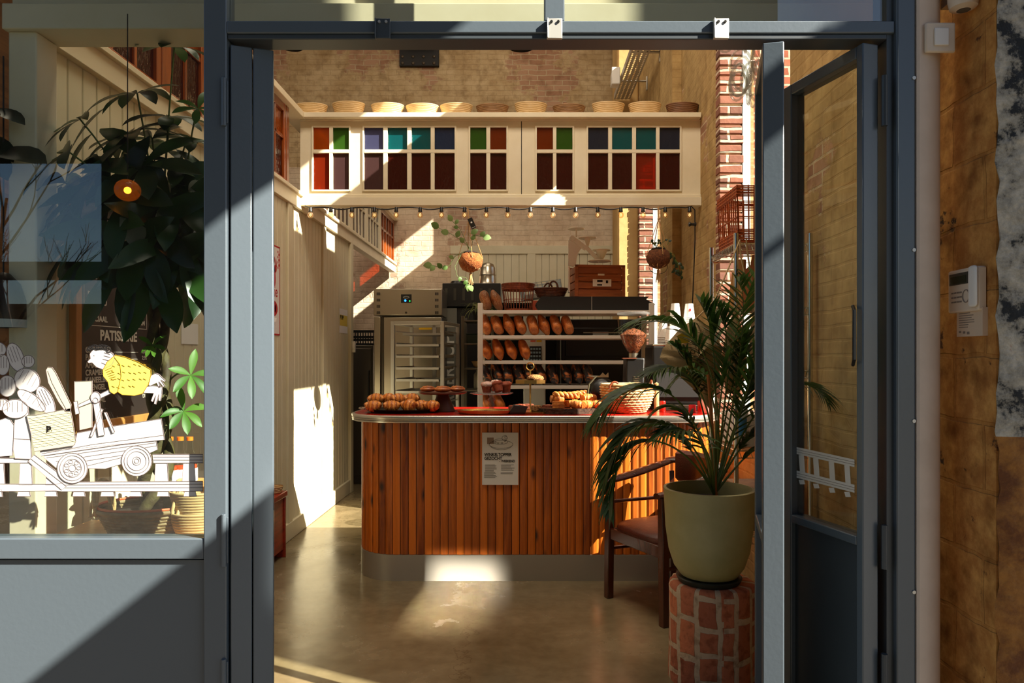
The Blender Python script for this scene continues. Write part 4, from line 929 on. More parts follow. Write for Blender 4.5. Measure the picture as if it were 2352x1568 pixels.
for i in range(9): b.box(i * w_ / 8 - .004 * (i > 0), i * w_ / 8 + .004 * (i < 8), -.0, .008, .0, h_); b.box(i * w_ / 8 - .004 * (i > 0), i * w_ / 8 + .004 * (i < 8), d_, d_ + .008, 0, h_)
b.box(.13, .27, 0, .008, h_ - .075, h_ - .068); b.box(.13, .137, 0, .008, h_ - .075, h_); b.box(.263, .27, 0, .008, h_ - .075, h_)
for x_ in (0, w_ - .008): b.box(x_, x_ + .008, 0, d_, 0, h_)
b.box(0, w_, 0, d_, 0, .006); b.build('crate_body', M['palegrey'], e_, smooth=False)
# wooden crate
e_ = tag(empty('wooden_crate', (.47, 6.37, CT), .12), 'slatted pine crate with paper labels on top of the black crates', 'crate')
w_, h_, d_ = .46, .285, .24
b = MB()
for x_ in (0, w_ - .03): b.box(x_, x_ + .03, -.012, 0, 0, h_); b.box(x_, x_ + .03, d_, d_ + .012, 0, h_)
b.box(0, w_, -.012, .0, h_ - .022, h_); b.build('frame', M['crate'], e_, bevel=.002)
b = MB()
for i in range(4): z_ = .004 + i * .068; b.box(.03, w_ - .03, .001, .012, z_, z_ + .06); b.box(.0, w_, d_ - .012, d_, z_, z_ + .06); b.box(.001, .012, .012, d_ - .012, z_, z_ + .06); b.box(w_ - .012, w_ - .001, .012, d_ - .012, z_, z_ + .06)
b.build('slats', M['crate'], e_, bevel=.002)
MB().box(0, w_, 0, d_, 0, .01).build('base', M['crate'], e_, smooth=False)
o = MB().box(.16, .33, -.0145, -.0125, .09, .155).build('paper_label', M['paper'], e_, smooth=False)
b = MB(); b.box(.2, .25, -.0155, -.0148, .13, .148); b.box(.2, .245, -.0155, -.0148, .098, .11); b.box(.28, .3, -.0155, -.0148, .12, .145); b.build('label_print', M['ink'], o, smooth=False)
MB().box(.21, .27, -.002, .0005, .19, .206).build('paper_label', M['paper'], e_, smooth=False)
WT = CT + h_
# white stand with round dishes
Yq = 6.45
e_ = tag(empty('dish_stand', (X(1312, Yq), Yq, CT)), 'white metal stand with stepped round dishes on cones beside the wooden crate', 'stand')
def q(px, py): return ((px - 1312) * Yq / FPX, Z(py, Yq) - CT)
b = MB()
poly = [q(1305, 610), q(1305, 552), q(1313, 543), q(1345, 566)] + [q(1345 - 22 * sin(a) , 566 + 0 + 42 * (1 - cos(a))) for a in [.25, .5, .75, 1.0, 1.25, 1.5]] + [q(1318, 612)]
b.prism(poly, -.012, .012); b.prism([q(1305, 612), q(1309, 612), q(1309, 672), q(1305, 672)], -.03, .03)
b.build('curved_plate', M['white'], e_, bevel=.002)
b = MB()
def bar(p, q_, w): a = Vector((p[0], 0, p[1])); c = Vector((q_[0], 0, q_[1])); d = (c - a).normalized(); nn = Vector((-d.z, 0, d.x)) * w; b.prism([((a + nn).x, (a + nn).z), ((c + nn).x, (c + nn).z), ((c - nn).x, (c - nn).z), ((a - nn).x, (a - nn).z)], -.022, -.013)
bar(q(1313, 546), q(1346, 572), .022); bar(q(1344, 566), q(1378, 602), .018); b.cyl((q(1314, 548)[0], -.03, q(1314, 548)[1]), (q(1314, 548)[0], -.01, q(1314, 548)[1]), .026, n=20); b.cyl((q(1345, 568)[0], -.03, q(1345, 568)[1]), (q(1345, 568)[0], -.01, q(1345, 568)[1]), .02, n=20)
b.build('arm', M['white'], e_, bevel=.002)
for (px, py, r_, cone, hh) in ((1324, 525, 19, .004, 18), (1350, 546, 21, .03, 20), (1382, 574, 21, .055, 26), (1377, 600, 27, .0, 0)):
    x_, z_ = q(px, py); r_ *= Yq / FPX; b = MB(); y_ = .02 if cone else -.01
    b.lathe([(0, z_ - .004), (r_ * .96, z_ - .004), (r_, z_), (r_ * .97, z_ + .004), (0, z_ + .002)], 28, c=(x_, y_, 0), close=False)
    if cone: b.cyl((x_, y_, z_ - .004), (x_, y_, z_ - hh * Yq / FPX), cone if cone > .01 else .006, .007, n=20)
    b.build('round_dish', mat('ivory_dish', (238, 232, 214), .3) if 'ivory' not in M else M['ivory'], e_, angle=40); M.setdefault('ivory', bpy.data.materials['ivory_dish'])
# ---------------------------------------------------------------- kitchen equipment behind
Yf = 7.72
e_ = tag(empty('proofing_cabinet', (X(937, Yf), Yf, 0)), 'tall stainless proofing cabinet with a small lit control panel', 'cabinet')
x0, x1 = X(858, Yf) - e_.location.x, X(1015, Yf) - e_.location.x; zt, zm = Z(663, Yf), Z(724, Yf)
MB().box(x0, x1, 0, .52, zm, zt).build('head', M['steel'], e_, bevel=.006)
MB().box(x0 + .01, x1, .03, .52, .0, zm - .012).build('cabinet_body', M['steel_dark'], e_, bevel=.004)
MB().box(x0 + .11, x1 - .005, .0, .03, .12, zm - .02).build('door', M['steel'], e_, bevel=.006)
b = MB(); b.box(x0 + .005, x0 + .075, 0, .03, .05, zm - .014); b.build('door_pillar', M['steel'], e_, bevel=.006)
pnl = MB().box(-.075, .04, -.004, -.0005, zm + .135, zt - .06).build('control_panel', M['black'], e_, bevel=.002)
b = MB(); b.ball((-.028, -.0045, zm + .16), .012, (1, .3, 1)); b.build('blue_light', mat('blue_led', (30, 120, 230), .4, emit=(40, 130, 255), estr=3), pnl)
b = MB(); b.ball((.02, -.0045, zm + .155), .009, (1, .3, 1)); b.build('green_light', mat('green_led', (20, 150, 60), .4, emit=(30, 200, 80), estr=1.2), pnl)
b = MB(); b.tube([(-.018 + .032 * cos(a), -.0055, zm + .196 + .01 * sin(a)) for a in [k * pi / 10 for k in range(20)]], .0025, 5, closed=True); b.build('oval_mark', M['galv'], pnl)
for sx_ in (x0 + .035, x1 - .075):
    for i in range(4):
        b = MB()
        for k_ in range(5):
            zz = zt - .04 - i * .068; b.box(sx_ + k_ * .008, sx_ + k_ * .008 + .005, -.003, .001, zz - .03, zz)
        b.build('vent', M['blackmatte'], e_, smooth=False)
b = MB(); b.cyl((-.02, -.006, zm + .03), (-.02, 0, zm + .03), .012, n=14); b.build('lock', M['steel_dark'], e_)
b = MB(); b.box(.12, .26, -.003, -.0006, Z(757, Yf), Z(747, Yf)); b.build('warning_label', mat('yellow_label', (222, 176, 30), .6), e_, smooth=False)
# tray trolley
Yt = 6.85
e_ = tag(empty('tray_trolley', (X(897, Yt), Yt, 0), radians(-9)), 'steel tray trolley with slightly rotated frame and empty baking trays', 'trolley')
w_, d_, ht = .53, .62, Z(738, Yt)
b = MB()
for x_ in (0, w_ - .035):
    for y_ in (0, d_ - .035): b.box(x_, x_ + .035, y_, y_ + .035, .1, ht)
b.box(.035, w_ - .035, 0, .03, ht - .035, ht); b.box(.035, w_ - .035, d_ - .03, d_, ht - .035, ht); b.box(0, .03, .035, d_ - .035, ht - .03, ht); b.box(w_ - .03, w_, .035, d_ - .035, ht - .03, ht)
b.box(w_ / 2 - .02, w_ / 2 + .02, d_ - .03, d_, .1, ht); b.box(.035, w_ - .035, 0, .03, .1, .13)
b.build('frame', M['galv'], e_, bevel=.003)
for i in range(12):
    z_ = ht - .1 - i * .115
    if z_ < .2: break
    MB().box(.03, .05, .035, d_ - .035, z_, z_ + .012).build('runner', M['galv'], e_, smooth=False); MB().box(w_ - .05, w_ - .03, .035, d_ - .035, z_, z_ + .012).build('runner', M['galv'], e_, smooth=False)
for i in range(4):
    b = MB()
    for x_ in (.02, w_ - .02): pass
    xx, yy = ((.02, .02), (w_ - .02, .02), (.02, d_ - .02), (w_ - .02, d_ - .02))[i]; b.cyl((xx - .012, yy, .045), (xx + .012, yy, .045), .045, n=18); b.box(xx - .016, xx + .016, yy - .012, yy + .012, .05, .1); b.build('caster', M['black'], e_)
for i, (py, lab) in enumerate(((768, 'topmost baking tray, set far back in the trolley'), (795, 'second baking tray from the top of the trolley'), (821, 'third baking tray from the top of the trolley'), (848, 'fourth baking tray from the top, slid in askew'), (875, 'fifth baking tray, holding a dark crumb'), (902, 'lowest visible baking tray, just above the croissants'))):
    z_ = Z(py, Yt) - .002; b = MB(); t0 = .0 if i != 0 else .2
    b.box(.053, w_ - .053, .01 + t0, d_ - .05, z_, z_ + .004)
    b.box(.053, w_ - .053, .005 + t0, .01 + t0, z_, z_ + .022); b.box(.053, .057, .01 + t0, d_ - .05, z_, z_ + .022); b.box(w_ - .057, w_ - .053, .01 + t0, d_ - .05, z_, z_ + .022); b.box(.053, w_ - .053, d_ - .05, d_ - .046, z_, z_ + .022)
    o = b.build('baking_tray', M['galv'] if i else M['glassthin'], smooth=False) if i else b.build('baking_tray', M['galv'], smooth=False); o.location = e_.location; o.rotation_euler = e_.rotation_euler; tag(o, lab, 'tray', 'baking trays in the trolley')
b = MB(); b.ball((.26, .1, Z(872, Yt) + .0), .03, (1.6, 1, .5), fn=lambda d: 1 + .15 * sin(9 * d.x)); o = b.build('dark_crumb_cake', M['bark'], angle=80); o.location = e_.location; o.rotation_euler = e_.rotation_euler; tag(o, 'small dark cake remnant on a tray in the trolley', 'cake')
# low dark fridge with crate, in the dark opening
Yd = 8.1
e_ = tag(empty('undercounter_fridge', (X(832, Yd), Yd, 0)), 'dark stainless fridge standing in the passage left of the proofing cabinet', 'fridge')
b = MB(); b.box(-.33, .12, .02, .6, 0, Z(792, Yd)); b.build('cabinet_body', M['steel_dark'], e_, bevel=.006); b = MB(); b.box(-.32, .1, 0, .02, .1, Z(800, Yd)); b.build('door', M['steel_dark'], e_, bevel=.004)
b = MB(); b.box(.07, .085, -.03, 0, 1.0, 1.3); b.build('handle', M['black'], e_, bevel=.003)
zc = Z(792, Yd) + .001
e2 = tag(empty('black_crate', (X(832, Yd), Yd + .05, zc)), 'black perforated plastic crate on top of the dark fridge', 'crate'); b = MB()
for i in range(12):
    x_ = -.22 + i * .03; b.box(x_, x_ + .008, 0, .008, 0, .17); b.box(x_, x_ + .008, .3, .308, 0, .17)
for z_ in (0, .05, .085, .15): b.box(-.22, .12, 0, .008, z_, z_ + .02); b.box(-.22, .12, .3, .308, z_, z_ + .02); b.box(-.22, -.212, 0, .3, z_, z_ + .02); b.box(.112, .12, 0, .3, z_, z_ + .02)
b.box(-.22, .12, 0, .3, 0, .006); b.build('crate_body', M['black'], e2, smooth=False)
# oven with lettering
Yo = 8.3
e_ = tag(empty('rack_oven', (X(1085, Yo), Yo, 0)), 'large black rack oven with tall grey panel lettered vertically', 'oven')
xo = e_.location.x; b = MB(); b.box(X(1016, Yo) - xo, X(1150, Yo) - xo, 0, 1.0, Z(704, Yo), Z(650, Yo)); b.build('hood', M['black'], e_, bevel=.006)
b = MB(); b.box(X(1017, Yo) - xo, X(1205, Yo) - xo, .04, 1.0, .02, Z(706, Yo)); b.build('oven_body', M['black'], e_, bevel=.004)
b = MB(); b.box(X(1019, Yo) - xo, X(1049, Yo) - xo, .02, .04, .1, Z(707, Yo)); b.build('grey_panel', mat('oven_grey_panel', (110, 108, 96), .4), e_, smooth=False)
text('BAKERTOP', .19, e_, mat('pale_lettering', (216, 212, 196), .6), (X(1042, Yo) - xo, .018, Z(955, Yo)), (pi / 2, -pi / 2, 0), bold=.004)
M['fin'] = mat('fin_grey', (70, 68, 60), .4, .6)
for i in range(6): x_ = X(1022 + i * 20, Yo) - xo; MB().box(x_, x_ + .03, -.006, 0, Z(690, Yo), Z(662, Yo)).build('hood_fin', M['fin'], e_, smooth=False)
e_ = tag(empty('exhaust_pipe', (X(1120, 8.5), 8.5, Z(650, 8.3) + .001)), 'short domed steel exhaust pipe on top of the oven', 'pipe')
b = MB(); b.lathe([(.115, 0), (.1, .02), (.095, .1), (.095, .11), (.1, .115), (.095, .12), (.09, .2), (.07, .245), (.03, .262), (0, .265)], 32, close=False); b.build('dome', M['steel'], e_, angle=50)
b = MB(); b.cyl((X(1052, 8.4) - X(1120, 8.5), -.1, 0), (X(1052, 8.4) - X(1120, 8.5), -.1, .03), .1, .08, n=20); o = b.build('burner_cap', M['black']); o.location = e_.location; tag(o, 'flat round black cap on top of the oven near its left end', 'cap')
# open storage shelf between oven and rack
Ys = 7.15
e_ = tag(empty('storage_shelf', (X(1080, Ys), Ys, 0)), 'narrow grey storage shelf between trolley and bread rack', 'shelf'); xs_ = e_.location.x
M['shelfgrey'] = mat('shelf_grey', (104, 100, 88), .5)
x0, x1 = X(1059, Ys) - xs_, X(1100, Ys) - xs_ + .12
for x_ in (x0, x1): MB().box(x_, x_ + .03, 0, .03, 0, Z(725, Ys)).build('post', M['shelfgrey'], e_, bevel=.003); MB().box(x_, x_ + .03, .37, .4, 0, Z(725, Ys)).build('post', M['shelfgrey'], e_, bevel=.003)
zsh = [Z(py, Ys) for py in (735, 788, 845, 895)]
for z_ in zsh: MB().box(x0 + .03, x1, 0, .4, z_ - .015, z_).build('shelf', M['shelfgrey'], e_, bevel=.002)
b = MB(); b.lathe([(.05, 0), (.075, .02), (.1, .07), (.095, .07), (.07, .024), (0, .01)], 28, close=False); o = b.build('mixing_bowl', M['cane_light'], angle=50); o.location = (xs_ + .1, Ys + .14, zsh[2]); tag(o, 'pale ribbed bowl on the storage shelf', 'bowl')
b = MB(); b.lathe([(.07, 0), (.075, .01), (.075, .15), (.05, .18), (.052, .2), (0, .2)], 24, close=False); o = b.build('storage_jar', mat('frosted_jar', (150, 146, 132), .3), angle=50); o.location = (xs_ + .1, Ys + .14, zsh[3]); tag(o, 'squat frosted storage jar under the ribbed bowl', 'jar')
b = MB(); b.box(x0 + .05, x1 - .01, .05, .35, 0, .09); b.box(x0 + .045, x1 - .005, .045, .355, .09, .1); o = b.build('green_box', mat('dark_green_plastic', (20, 46, 38), .4), bevel=.004); o.location = (xs_, Ys, zsh[1]); tag(o, 'dark green lidded box on the storage shelf', 'box')
# spider plant on the shelf top
M['spider'] = leafmat('spider_leaf', (96, 116, 52), (170, 176, 110), .5, .4)
e_ = tag(empty('spider_plant', (xs_ + .08, Ys + .1, zsh[0])), 'spider plant with thin arching leaves spilling beside the bread rack', 'plant')
b = MB(); b.lathe([(.05, 0), (.07, .09), (.064, .09), (.05, .07), (0, .07)], 24, close=False); b.build('pot', M['blackmatte'], e_)
b = MB(); rnd = random.Random(2)
for i in range(46):
    az = rnd.uniform(0, 2 * pi); L_ = rnd.uniform(.18, .38); el = rnd.uniform(.5, 1.35); p = Vector((0, 0, .08)); pts = [p.copy()]; 
    for k_ in range(8):
        p = p + Vector((cos(az) * cos(el), sin(az) * cos(el) * .6, sin(el))) * L_ / 8; el -= rnd.uniform(.22, .36); pts.append(p.copy())
    side = Vector((-sin(az), cos(az), 0)); vs = []; 
    for k_, p in enumerate(pts): w_ = .007 * (1 - (k_ / 8) ** 2) + .0008; vs += [p - side * w_, p + side * w_]
    b.add(vs, [(2 * k_, 2 * k_ + 1, 2 * k_ + 3, 2 * k_ + 2) for k_ in range(8)])
b.build('foliage', M['spider'], e_)
# payment kiosk and black deck oven seen through the gaps of the rack
Yk = 7.05
e_ = tag(empty('payment_terminal', (X(1230, Yk), Yk, 0)), 'pale payment terminal with a keypad glimpsed between the loaves', 'terminal')
b = MB(); b.box(-.12, .1, 0, .06, .9, 1.9); b.box(-.06, .04, .01, .05, 0, .9); b.build('housing', mat('terminal_white', (222, 226, 228), .4), e_, bevel=.008)
kp = MB().box(-.06, .06, -.006, 0, Z(850, Yk), Z(795, Yk)).build('keypad', M['black'], e_, bevel=.002)
b = MB()
for i in range(4):
    for k_ in range(6): b.box(-.05 + i * .027, -.03 + i * .027, -.011, -.006, Z(845, Yk) + k_ * .036, Z(845, Yk) + k_ * .036 + .02)
b.build('keys', mat('key_blue_grey', (150, 172, 190), .4), kp, bevel=.001)
b = MB(); b.box(-.03, .06, -.004, 0, Z(712, Yk), Z(690, Yk)); b.box(-.05, -.0, -.004, 0, Z(785, Yk), Z(775, Yk)); b.build('red_sticker', mat('salmon_sticker', (222, 110, 90), .5), e_, smooth=False)
b = MB(); b.box(.01, .06, -.004, 0, Z(785, Yk), Z(775, Yk)); b.build('yellow_sticker', bpy.data.materials['yellow_label'], e_, smooth=False)
e_ = tag(empty('deck_oven', (.82, 7.3, 0)), 'wide black deck oven behind the right half of the bread rack', 'oven')
b = MB(); b.box(-.42, .42, 0, .8, 0, 1.84); b.build('housing', M['black'], e_, bevel=.01)
for i, z_ in enumerate((.95, 1.3, 1.62)):
    o = MB().box(-.38, .38, -.02, 0, z_ - .16, z_ + .13).build('oven_door', M['black'], e_, bevel=.006); b = MB(); b.tube([(-.2, -.02, z_ + .08), (-.2, -.05, z_ + .08), (.2, -.05, z_ + .08), (.2, -.02, z_ + .08)], .007, 8); b.build('handle', M['chrome'], o)
b = MB(); b.box(-.1, .06, -.024, -.02, 1.66, 1.71); b.build('display', M['palegrey'], e_, smooth=False)
# ---------------------------------------------------------------- proving baskets on the cap of the bulkhead
def banneton(k):
    b = MB(); n = 44; hh = .108; ribs = 8
    prof = []
    for i in range(ribs * 6 + 1):
        t = i / (ribs * 6); r = .098 + .04 * t ** .8; r += .0034 * abs(sin(pi * t * ribs)); prof.append((r, hh * t))
    prof2 = [(r - .012, z) for r, z in prof[::-1]][:-6]
    b.lathe([(0, 0)] + prof + prof2 + [(0, .012)], n, sx=1.0, sy=.62, close=False); return b
bp_ = None
cols = ['cane_light', 'cane_light', 'cane_light', 'cane_light', 'cane_light', 'cane_dark', 'cane_light', 'cane_dark', 'cane_light', 'cane_light', 'cane_dark2']
M['cane_dark2'] = mat('brown_cane', (128, 84, 48), .6, var=(96, 60, 32), vscale=20, vstretch=(1, 1, 6))
look = ['pale ribbed cane proving basket at the left end, leaning a little', 'tall pale cane proving basket, second from the left', 'pale cane proving basket, third from the left above the violet pane', 'low pale cane proving basket, fourth from the left',
        'honey-coloured cane proving basket, fifth from the left', 'dark cane proving basket in the middle of the row', 'pale cane proving basket right of the dark middle one', 'weathered brown cane proving basket above the rust pane',
        'pale cane proving basket, third from the right end', 'pale cane proving basket, second from the right end', 'dark brown cane proving basket at the right end of the row']
for i, px in enumerate((715, 801, 890, 970, 1048, 1131, 1219, 1307, 1397, 1481, 1567)):
    Y = 5.99
    if bp_ is None: bp_ = banneton(0).build('proving_basket', M['cane_light'], angle=30); o = bp_
    else:
        o = bp_.copy(); COL.objects.link(o)
        if cols[i] != 'cane_light': o.data = bp_.data.copy(); o.data.materials[0] = M[cols[i]]
    o.location = (X(px, Y), Y, 3.463); o.scale = (1, 1, (.95, 1.08, .98, .92, .95, .9, 1.05, .88, 1.05, 1.05, 1.0)[i]); o.rotation_euler = (0, 0, random.uniform(-.08, .08))
    tag(o, look[i] + ' on the ledge', 'proving basket', 'proving baskets on the ledge')
# ================================================================ string of bulbs under the bulkhead
YL = 5.80
e_ = tag(empty('light_string', (X(713, YL), YL, 2.70)), 'string of clear round bulbs on a black cable under the cream bulkhead', 'light string')
bx = [713, 760, 808, 860, 910, 965, 1014, 1067, 1117, 1166, 1218, 1270, 1322, 1373, 1426, 1477, 1528, 1584]
o_ = e_.location; pts = []
for i in range(len(bx) - 1):
    for k in range(6):
        t = k / 6; px = bx[i] + (bx[i + 1] - bx[i]) * t; pts.append((X(px, YL) - o_.x, .0, Z(477.5, YL) - o_.z - .012 * sin(pi * t) * (1 if i % 2 else -.5)))
pts = [(X(698, YL) - o_.x, .03, -.01)] + pts + [(X(1588, YL) - o_.x, 0, -.02), (X(1596, YL) - o_.x, .0, -.05), (X(1597, YL) - o_.x, .01, -.3), (X(1594, YL) - o_.x, .03, -.7), (X(1592, YL) - o_.x, .05, -.95)]
b = MB(); b.tube(pts, .005, 7); b.build('cable', M['black'], e_)
M['bulbglass'] = glass('bulb_glass', (255, 240, 214), 1.5, .0, body=.14, bodycol=(255, 226, 190))
M['filament'] = mat('lit_filament', (255, 210, 150), .5, emit=(255, 196, 130), estr=3.5)
sk = bb = fl = None
for i, px in enumerate(bx):
    x_ = X(px, YL) - o_.x; z_ = Z(482, YL) - o_.z
    if sk is None:
        sk = MB().lathe([(.011, .022), (.014, .016), (.0145, -.004), (.0165, -.008), (.0165, -.016), (.012, -.018)], 14).build('socket', M['black'], e_)
        bb = MB().ball((0, 0, -.042), .0235, (1, 1, 1.08), 16, 12).build('bulb', M['bulbglass'], sk, angle=80)
        fl = MB().tube([(-.004, 0, -.03), (-.006, 0, -.046), (0, 0, -.052), (.006, 0, -.046), (.004, 0, -.03)], .0022, 6).build('filament', M['filament'], sk)
        s_ = sk
    else:
        s_ = sk.copy(); COL.objects.link(s_); c1 = bb.copy(); COL.objects.link(c1); c1.parent = s_; c2 = fl.copy(); COL.objects.link(c2); c2.parent = s_
    s_.location = (x_, 0, z_)
b = MB(); b.lathe([(.016, -.03), (.02, -.02), (.012, -.01), (.012, .012), (.018, .02), (.018, .03)], 12, M=Matrix.Translation((X(1590, YL) - o_.x, 0, Z(515, YL) - o_.z)) @ Matrix.Rotation(pi / 2, 4, 'Y')); b.build('plug', M['black'], e_)
# ---------------------------------------------------------------- coconut shell planters
def vine(b, p0, pts, leaves, size=.04, r=.0022):
    P = [Vector(p) for p in pts]; b.k = 0; b.tube(P, r, 5)
    b.k = 1
    for (t, ang, s_) in leaves:
        i = min(int(t * (len(P) - 1)), len(P) - 2); p = P[i].lerp(P[i + 1], t * (len(P) - 1) - i); d = Vector((cos(ang), -.15, sin(ang))); side = Vector((-d.z, .3, d.x)).normalized()
        L_ = size * s_; vs = []; prof = [(0, 0), (.15, .28), (.4, .4), (.7, .3), (.9, .12), (1, 0)]
        for (u, w_) in prof: c = p + d * L_ * u + Vector((0, -.12 * L_ * sin(pi * u), 0)); vs += [c - side * L_ * w_, c + Vector((0, -.1 * L_ * w_, 0)), c + side * L_ * w_]
        fs = []
        for k in range(5): fs += [(3 * k, 3 * k + 1, 3 * k + 4, 3 * k + 3), (3 * k + 1, 3 * k + 2, 3 * k + 5, 3 * k + 4)]
        b.add(vs, fs)
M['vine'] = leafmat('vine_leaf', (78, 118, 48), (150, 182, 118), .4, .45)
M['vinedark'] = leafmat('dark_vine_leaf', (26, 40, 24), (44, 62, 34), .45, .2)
M['stem'] = mat('green_stem', (86, 110, 50), .5)
def planter(px, py, Y, mt, lm, hookpx, name_lab, left):
    c = at(px, py, Y); s_ = Y / FPX; e_ = tag(empty('coconut_planter', c), name_lab, 'hanging planter')
    def q(x_, y_, dy=0): return ((x_ - px) * s_, dy, -(y_ - py) * s_)
    b = MB(); rnd = random.Random(px)
    b.ball((0, 0, 0), .098, (1, 1, .88), 30, 20, fn=lambda d: 1 + .02 * sin(13 * d.x + 7 * d.z) + (.0 if d.z < .8 else -.1)); b.build('shell', mt, e_, angle=80)
    b = MB(); b.ball((0, 0, .068), .06, (1, 1, .3), 18, 6); b.build('soil', M['soil'], e_)
    b = MB(); top_ = q(hookpx[0], hookpx[1]); kn = q(hookpx[0] + (3 if left else 1), hookpx[1] + 28)
    b.tube([top_, kn], .006, 7)
    for a in (0.3, 1.9, 3.4, 4.9):
        rim = (.1 * cos(a), .1 * sin(a), .03); low = (.07 * cos(a + .5), .07 * sin(a + .5), -.065); b.tube([kn, rim, low, (0, 0, -.092)], .0032, 6)
        low2 = (.07 * cos(a - .5), .07 * sin(a - .5), -.065); b.tube([rim, low2, (0, 0, -.092)], .003, 6)
    b.ball(kn, .011, nu=8, nv=6)
    for k in range(10): a = k * .63; b.tube([(0, 0, -.092), (.008 * cos(a), .008 * sin(a), -.12), (.02 * cos(a), .02 * sin(a), -.175 - .012 * (k % 3))], .0035, 5)
    b.ball((0, 0, -.105), .012, nu=8, nv=6)
    b.build('macrame_hanger', M['rope'], e_)
    b = MB()
    if left:
        vine(b, None, [(0, 0, .075), (-.03, -.02, .13), (-.08, -.03, .17), (-.15, -.05, .21), (-.25, -.05, .26)], [(.35, 2.3, .9), (.6, 1.2, 1.0), (.8, 3.0, 1.1), (1, 2.6, 1.2)], .06)
        vine(b, None, [(0, -.03, .08), (.02, -.05, .15), (-.02, -.06, .22), (.05, -.05, .2), (.1, -.05, .19)], [(.3, .9, .9), (.6, .5, 1.2), (1, -.2, 1.3), (.9, .7, 1.0)], .055)
        vine(b, None, [(-.05, -.05, .07), (-.12, -.07, .03), (-.16, -.08, -.04), (-.2, -.08, -.07), (-.3, -.07, -.04)], [(.3, 2.8, .8), (.6, 3.6, .9), (.8, 2.4, 1.0), (1, 3.2, 1.3), (.95, 4.0, 1)], .055)
        vine(b, None, [(-.07, -.05, .05), (-.12, -.07, -.05), (-.1, -.08, -.13), (-.03, -.08, -.14), (.0, -.08, -.2)], [(.6, 4.4, .8), (.85, 3.9, .9), (1, 5.1, 1.1), (1, 4.4, 1.1), (1, 3.7, 1.0)], .05)
        vine(b, None, [(0, -.05, .08), (-.08, -.07, .25), (-.14, -.07, .31)], [(1, 2.2, 1.2), (.8, 1.0, .9), (.6, 3.2, .8)], .05)
    else:
        vine(b, None, [(0, 0, .08), (.04, -.03, .13), (.08, -.03, .15), (.07, -.03, .1)], [(.4, .5, .7), (.8, .2, .8)], .035)
        for k in range(3): vine(b, None, [(.06, -.03, .06), (.12, -.04, .02 - .02 * k), (.13 + .02 * k, -.05, -.06), (.12 + .03 * k, -.05, -.11 - .02 * k)], [(u, 4.2 + rnd.uniform(-1, 1.4), rnd.uniform(.6, 1.1)) for u in (.2, .4, .55, .7, .85, .95, 1)], .04)
        for k in range(5): vine(b, None, [(rnd.uniform(-.05, .05), -.03, .075), (rnd.uniform(-.08, .06), -.05, .12)], [(1, rnd.uniform(.5, 2.6), .8), (.6, rnd.uniform(.5, 2.6), .8)], .03)
    b.build('foliage', [M['stem'], lm], e_)
    return e_
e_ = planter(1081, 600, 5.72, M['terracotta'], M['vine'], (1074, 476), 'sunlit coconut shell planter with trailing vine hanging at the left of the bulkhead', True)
b = MB(); b.box(-.02, .02, -.001, .001, -.045, .045); t_ = b.build('tag', M['black'], e_, bevel=.0005); t_.location = (.012, -.03, .30); t_.rotation_euler = (0, radians(-24), 0)
b = MB(); b.ball((0, -.0015, .008), .007, (1, .1, 1)); b.box(-.014, .014, -.0014, -.001, -.036, -.033); b.build('tag_print', M['paper'], t_)
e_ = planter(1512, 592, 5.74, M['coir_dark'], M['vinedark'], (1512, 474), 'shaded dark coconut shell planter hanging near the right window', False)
b = MB(); b.tube([(.075 * cos(a), .0, -.07 + .06 * sin(a)) for a in [k * pi / 16 for k in range(32)]], .0022, 5, closed=True); b.build('wire_hoop', M['black'], e_)
# ---------------------------------------------------------------- things on the left wall
def wallx(b): return b
WX0 = LX + .0015
m_pw = mat('poster_white', (226, 220, 214), .7)
pz0, pz1, py0, py1 = 1.615, 2.29, 4.86, 5.44
po = tag(empty('red_poster', (WX0, py1, pz0)), 'red and white bakery poster on the cream boards, mostly hidden by the folded door', 'poster')
MB().box(0, .002, py0 - py1, 0, 0, pz1 - pz0).build('sheet', m_pw, po, smooth=False)
b = MB(); H_ = pz1 - pz0
for (a0, a1, c0, c1) in ((py0 - py1, 0, 0, .012), (py0 - py1, 0, H_ - .012, H_), (-.012, 0, 0, H_), (py0 - py1, py0 - py1 + .012, 0, H_)): b.box(.002, .0026, a0, a1, c0, c1)
for k in range(7): b.box(.002, .0026, -.05 + (.018 if k % 2 else 0), -.032 + (.018 if k % 2 else 0), H_ - .05 - k * .02, H_ - .032 - k * .02)
b.box(.002, .0026, -.24, -.16, .02, .1)
b.build('red_border', M['redpaint'], po, smooth=False)
def blob(b, cy, cz, ry, rz, n=20, rot=0):
    pts = [(cy + ry * cos(a) * cos(rot) - rz * sin(a) * sin(rot), cz + ry * cos(a) * sin(rot) + rz * sin(a) * cos(rot)) for a in [2 * pi * k / n for k in range(n)]]
    v = [(.002, p[0], p[1]) for p in pts] + [(.0027, p[0], p[1]) for p in pts]; b.add(v, [tuple(range(n))[::-1], tuple(range(n, 2 * n))])
b = MB(); blob(b, -.12, .44, .025, .075, rot=.1); blob(b, -.1, .5, .03, .03); blob(b, -.14, .2, .09, .06); blob(b, -.25, .45, .07, .05)
for k in range(4): blob(b, -.08 - k * .03, .545 + .01 * (k % 2), .008, .035, rot=.3)
b.build('red_drawing', M['redpaint'], po, smooth=False)
b = MB(); blob(b, -.10, .2, .012, .03); blob(b, -.15, .21, .012, .032); 
for k in range(4): b.tube([(.003, -.08 - k * .02, .13), (.003, -.1 - k * .02, .1), (.003, -.09 - k * .02, .07)], .002, 4)
b.build('white_detail', m_pw, po, smooth=False)
text('lerie', .12, po, M['redpaint'], (.003, -.235, .29), (pi / 2, 0, pi / 2), sx=.85)
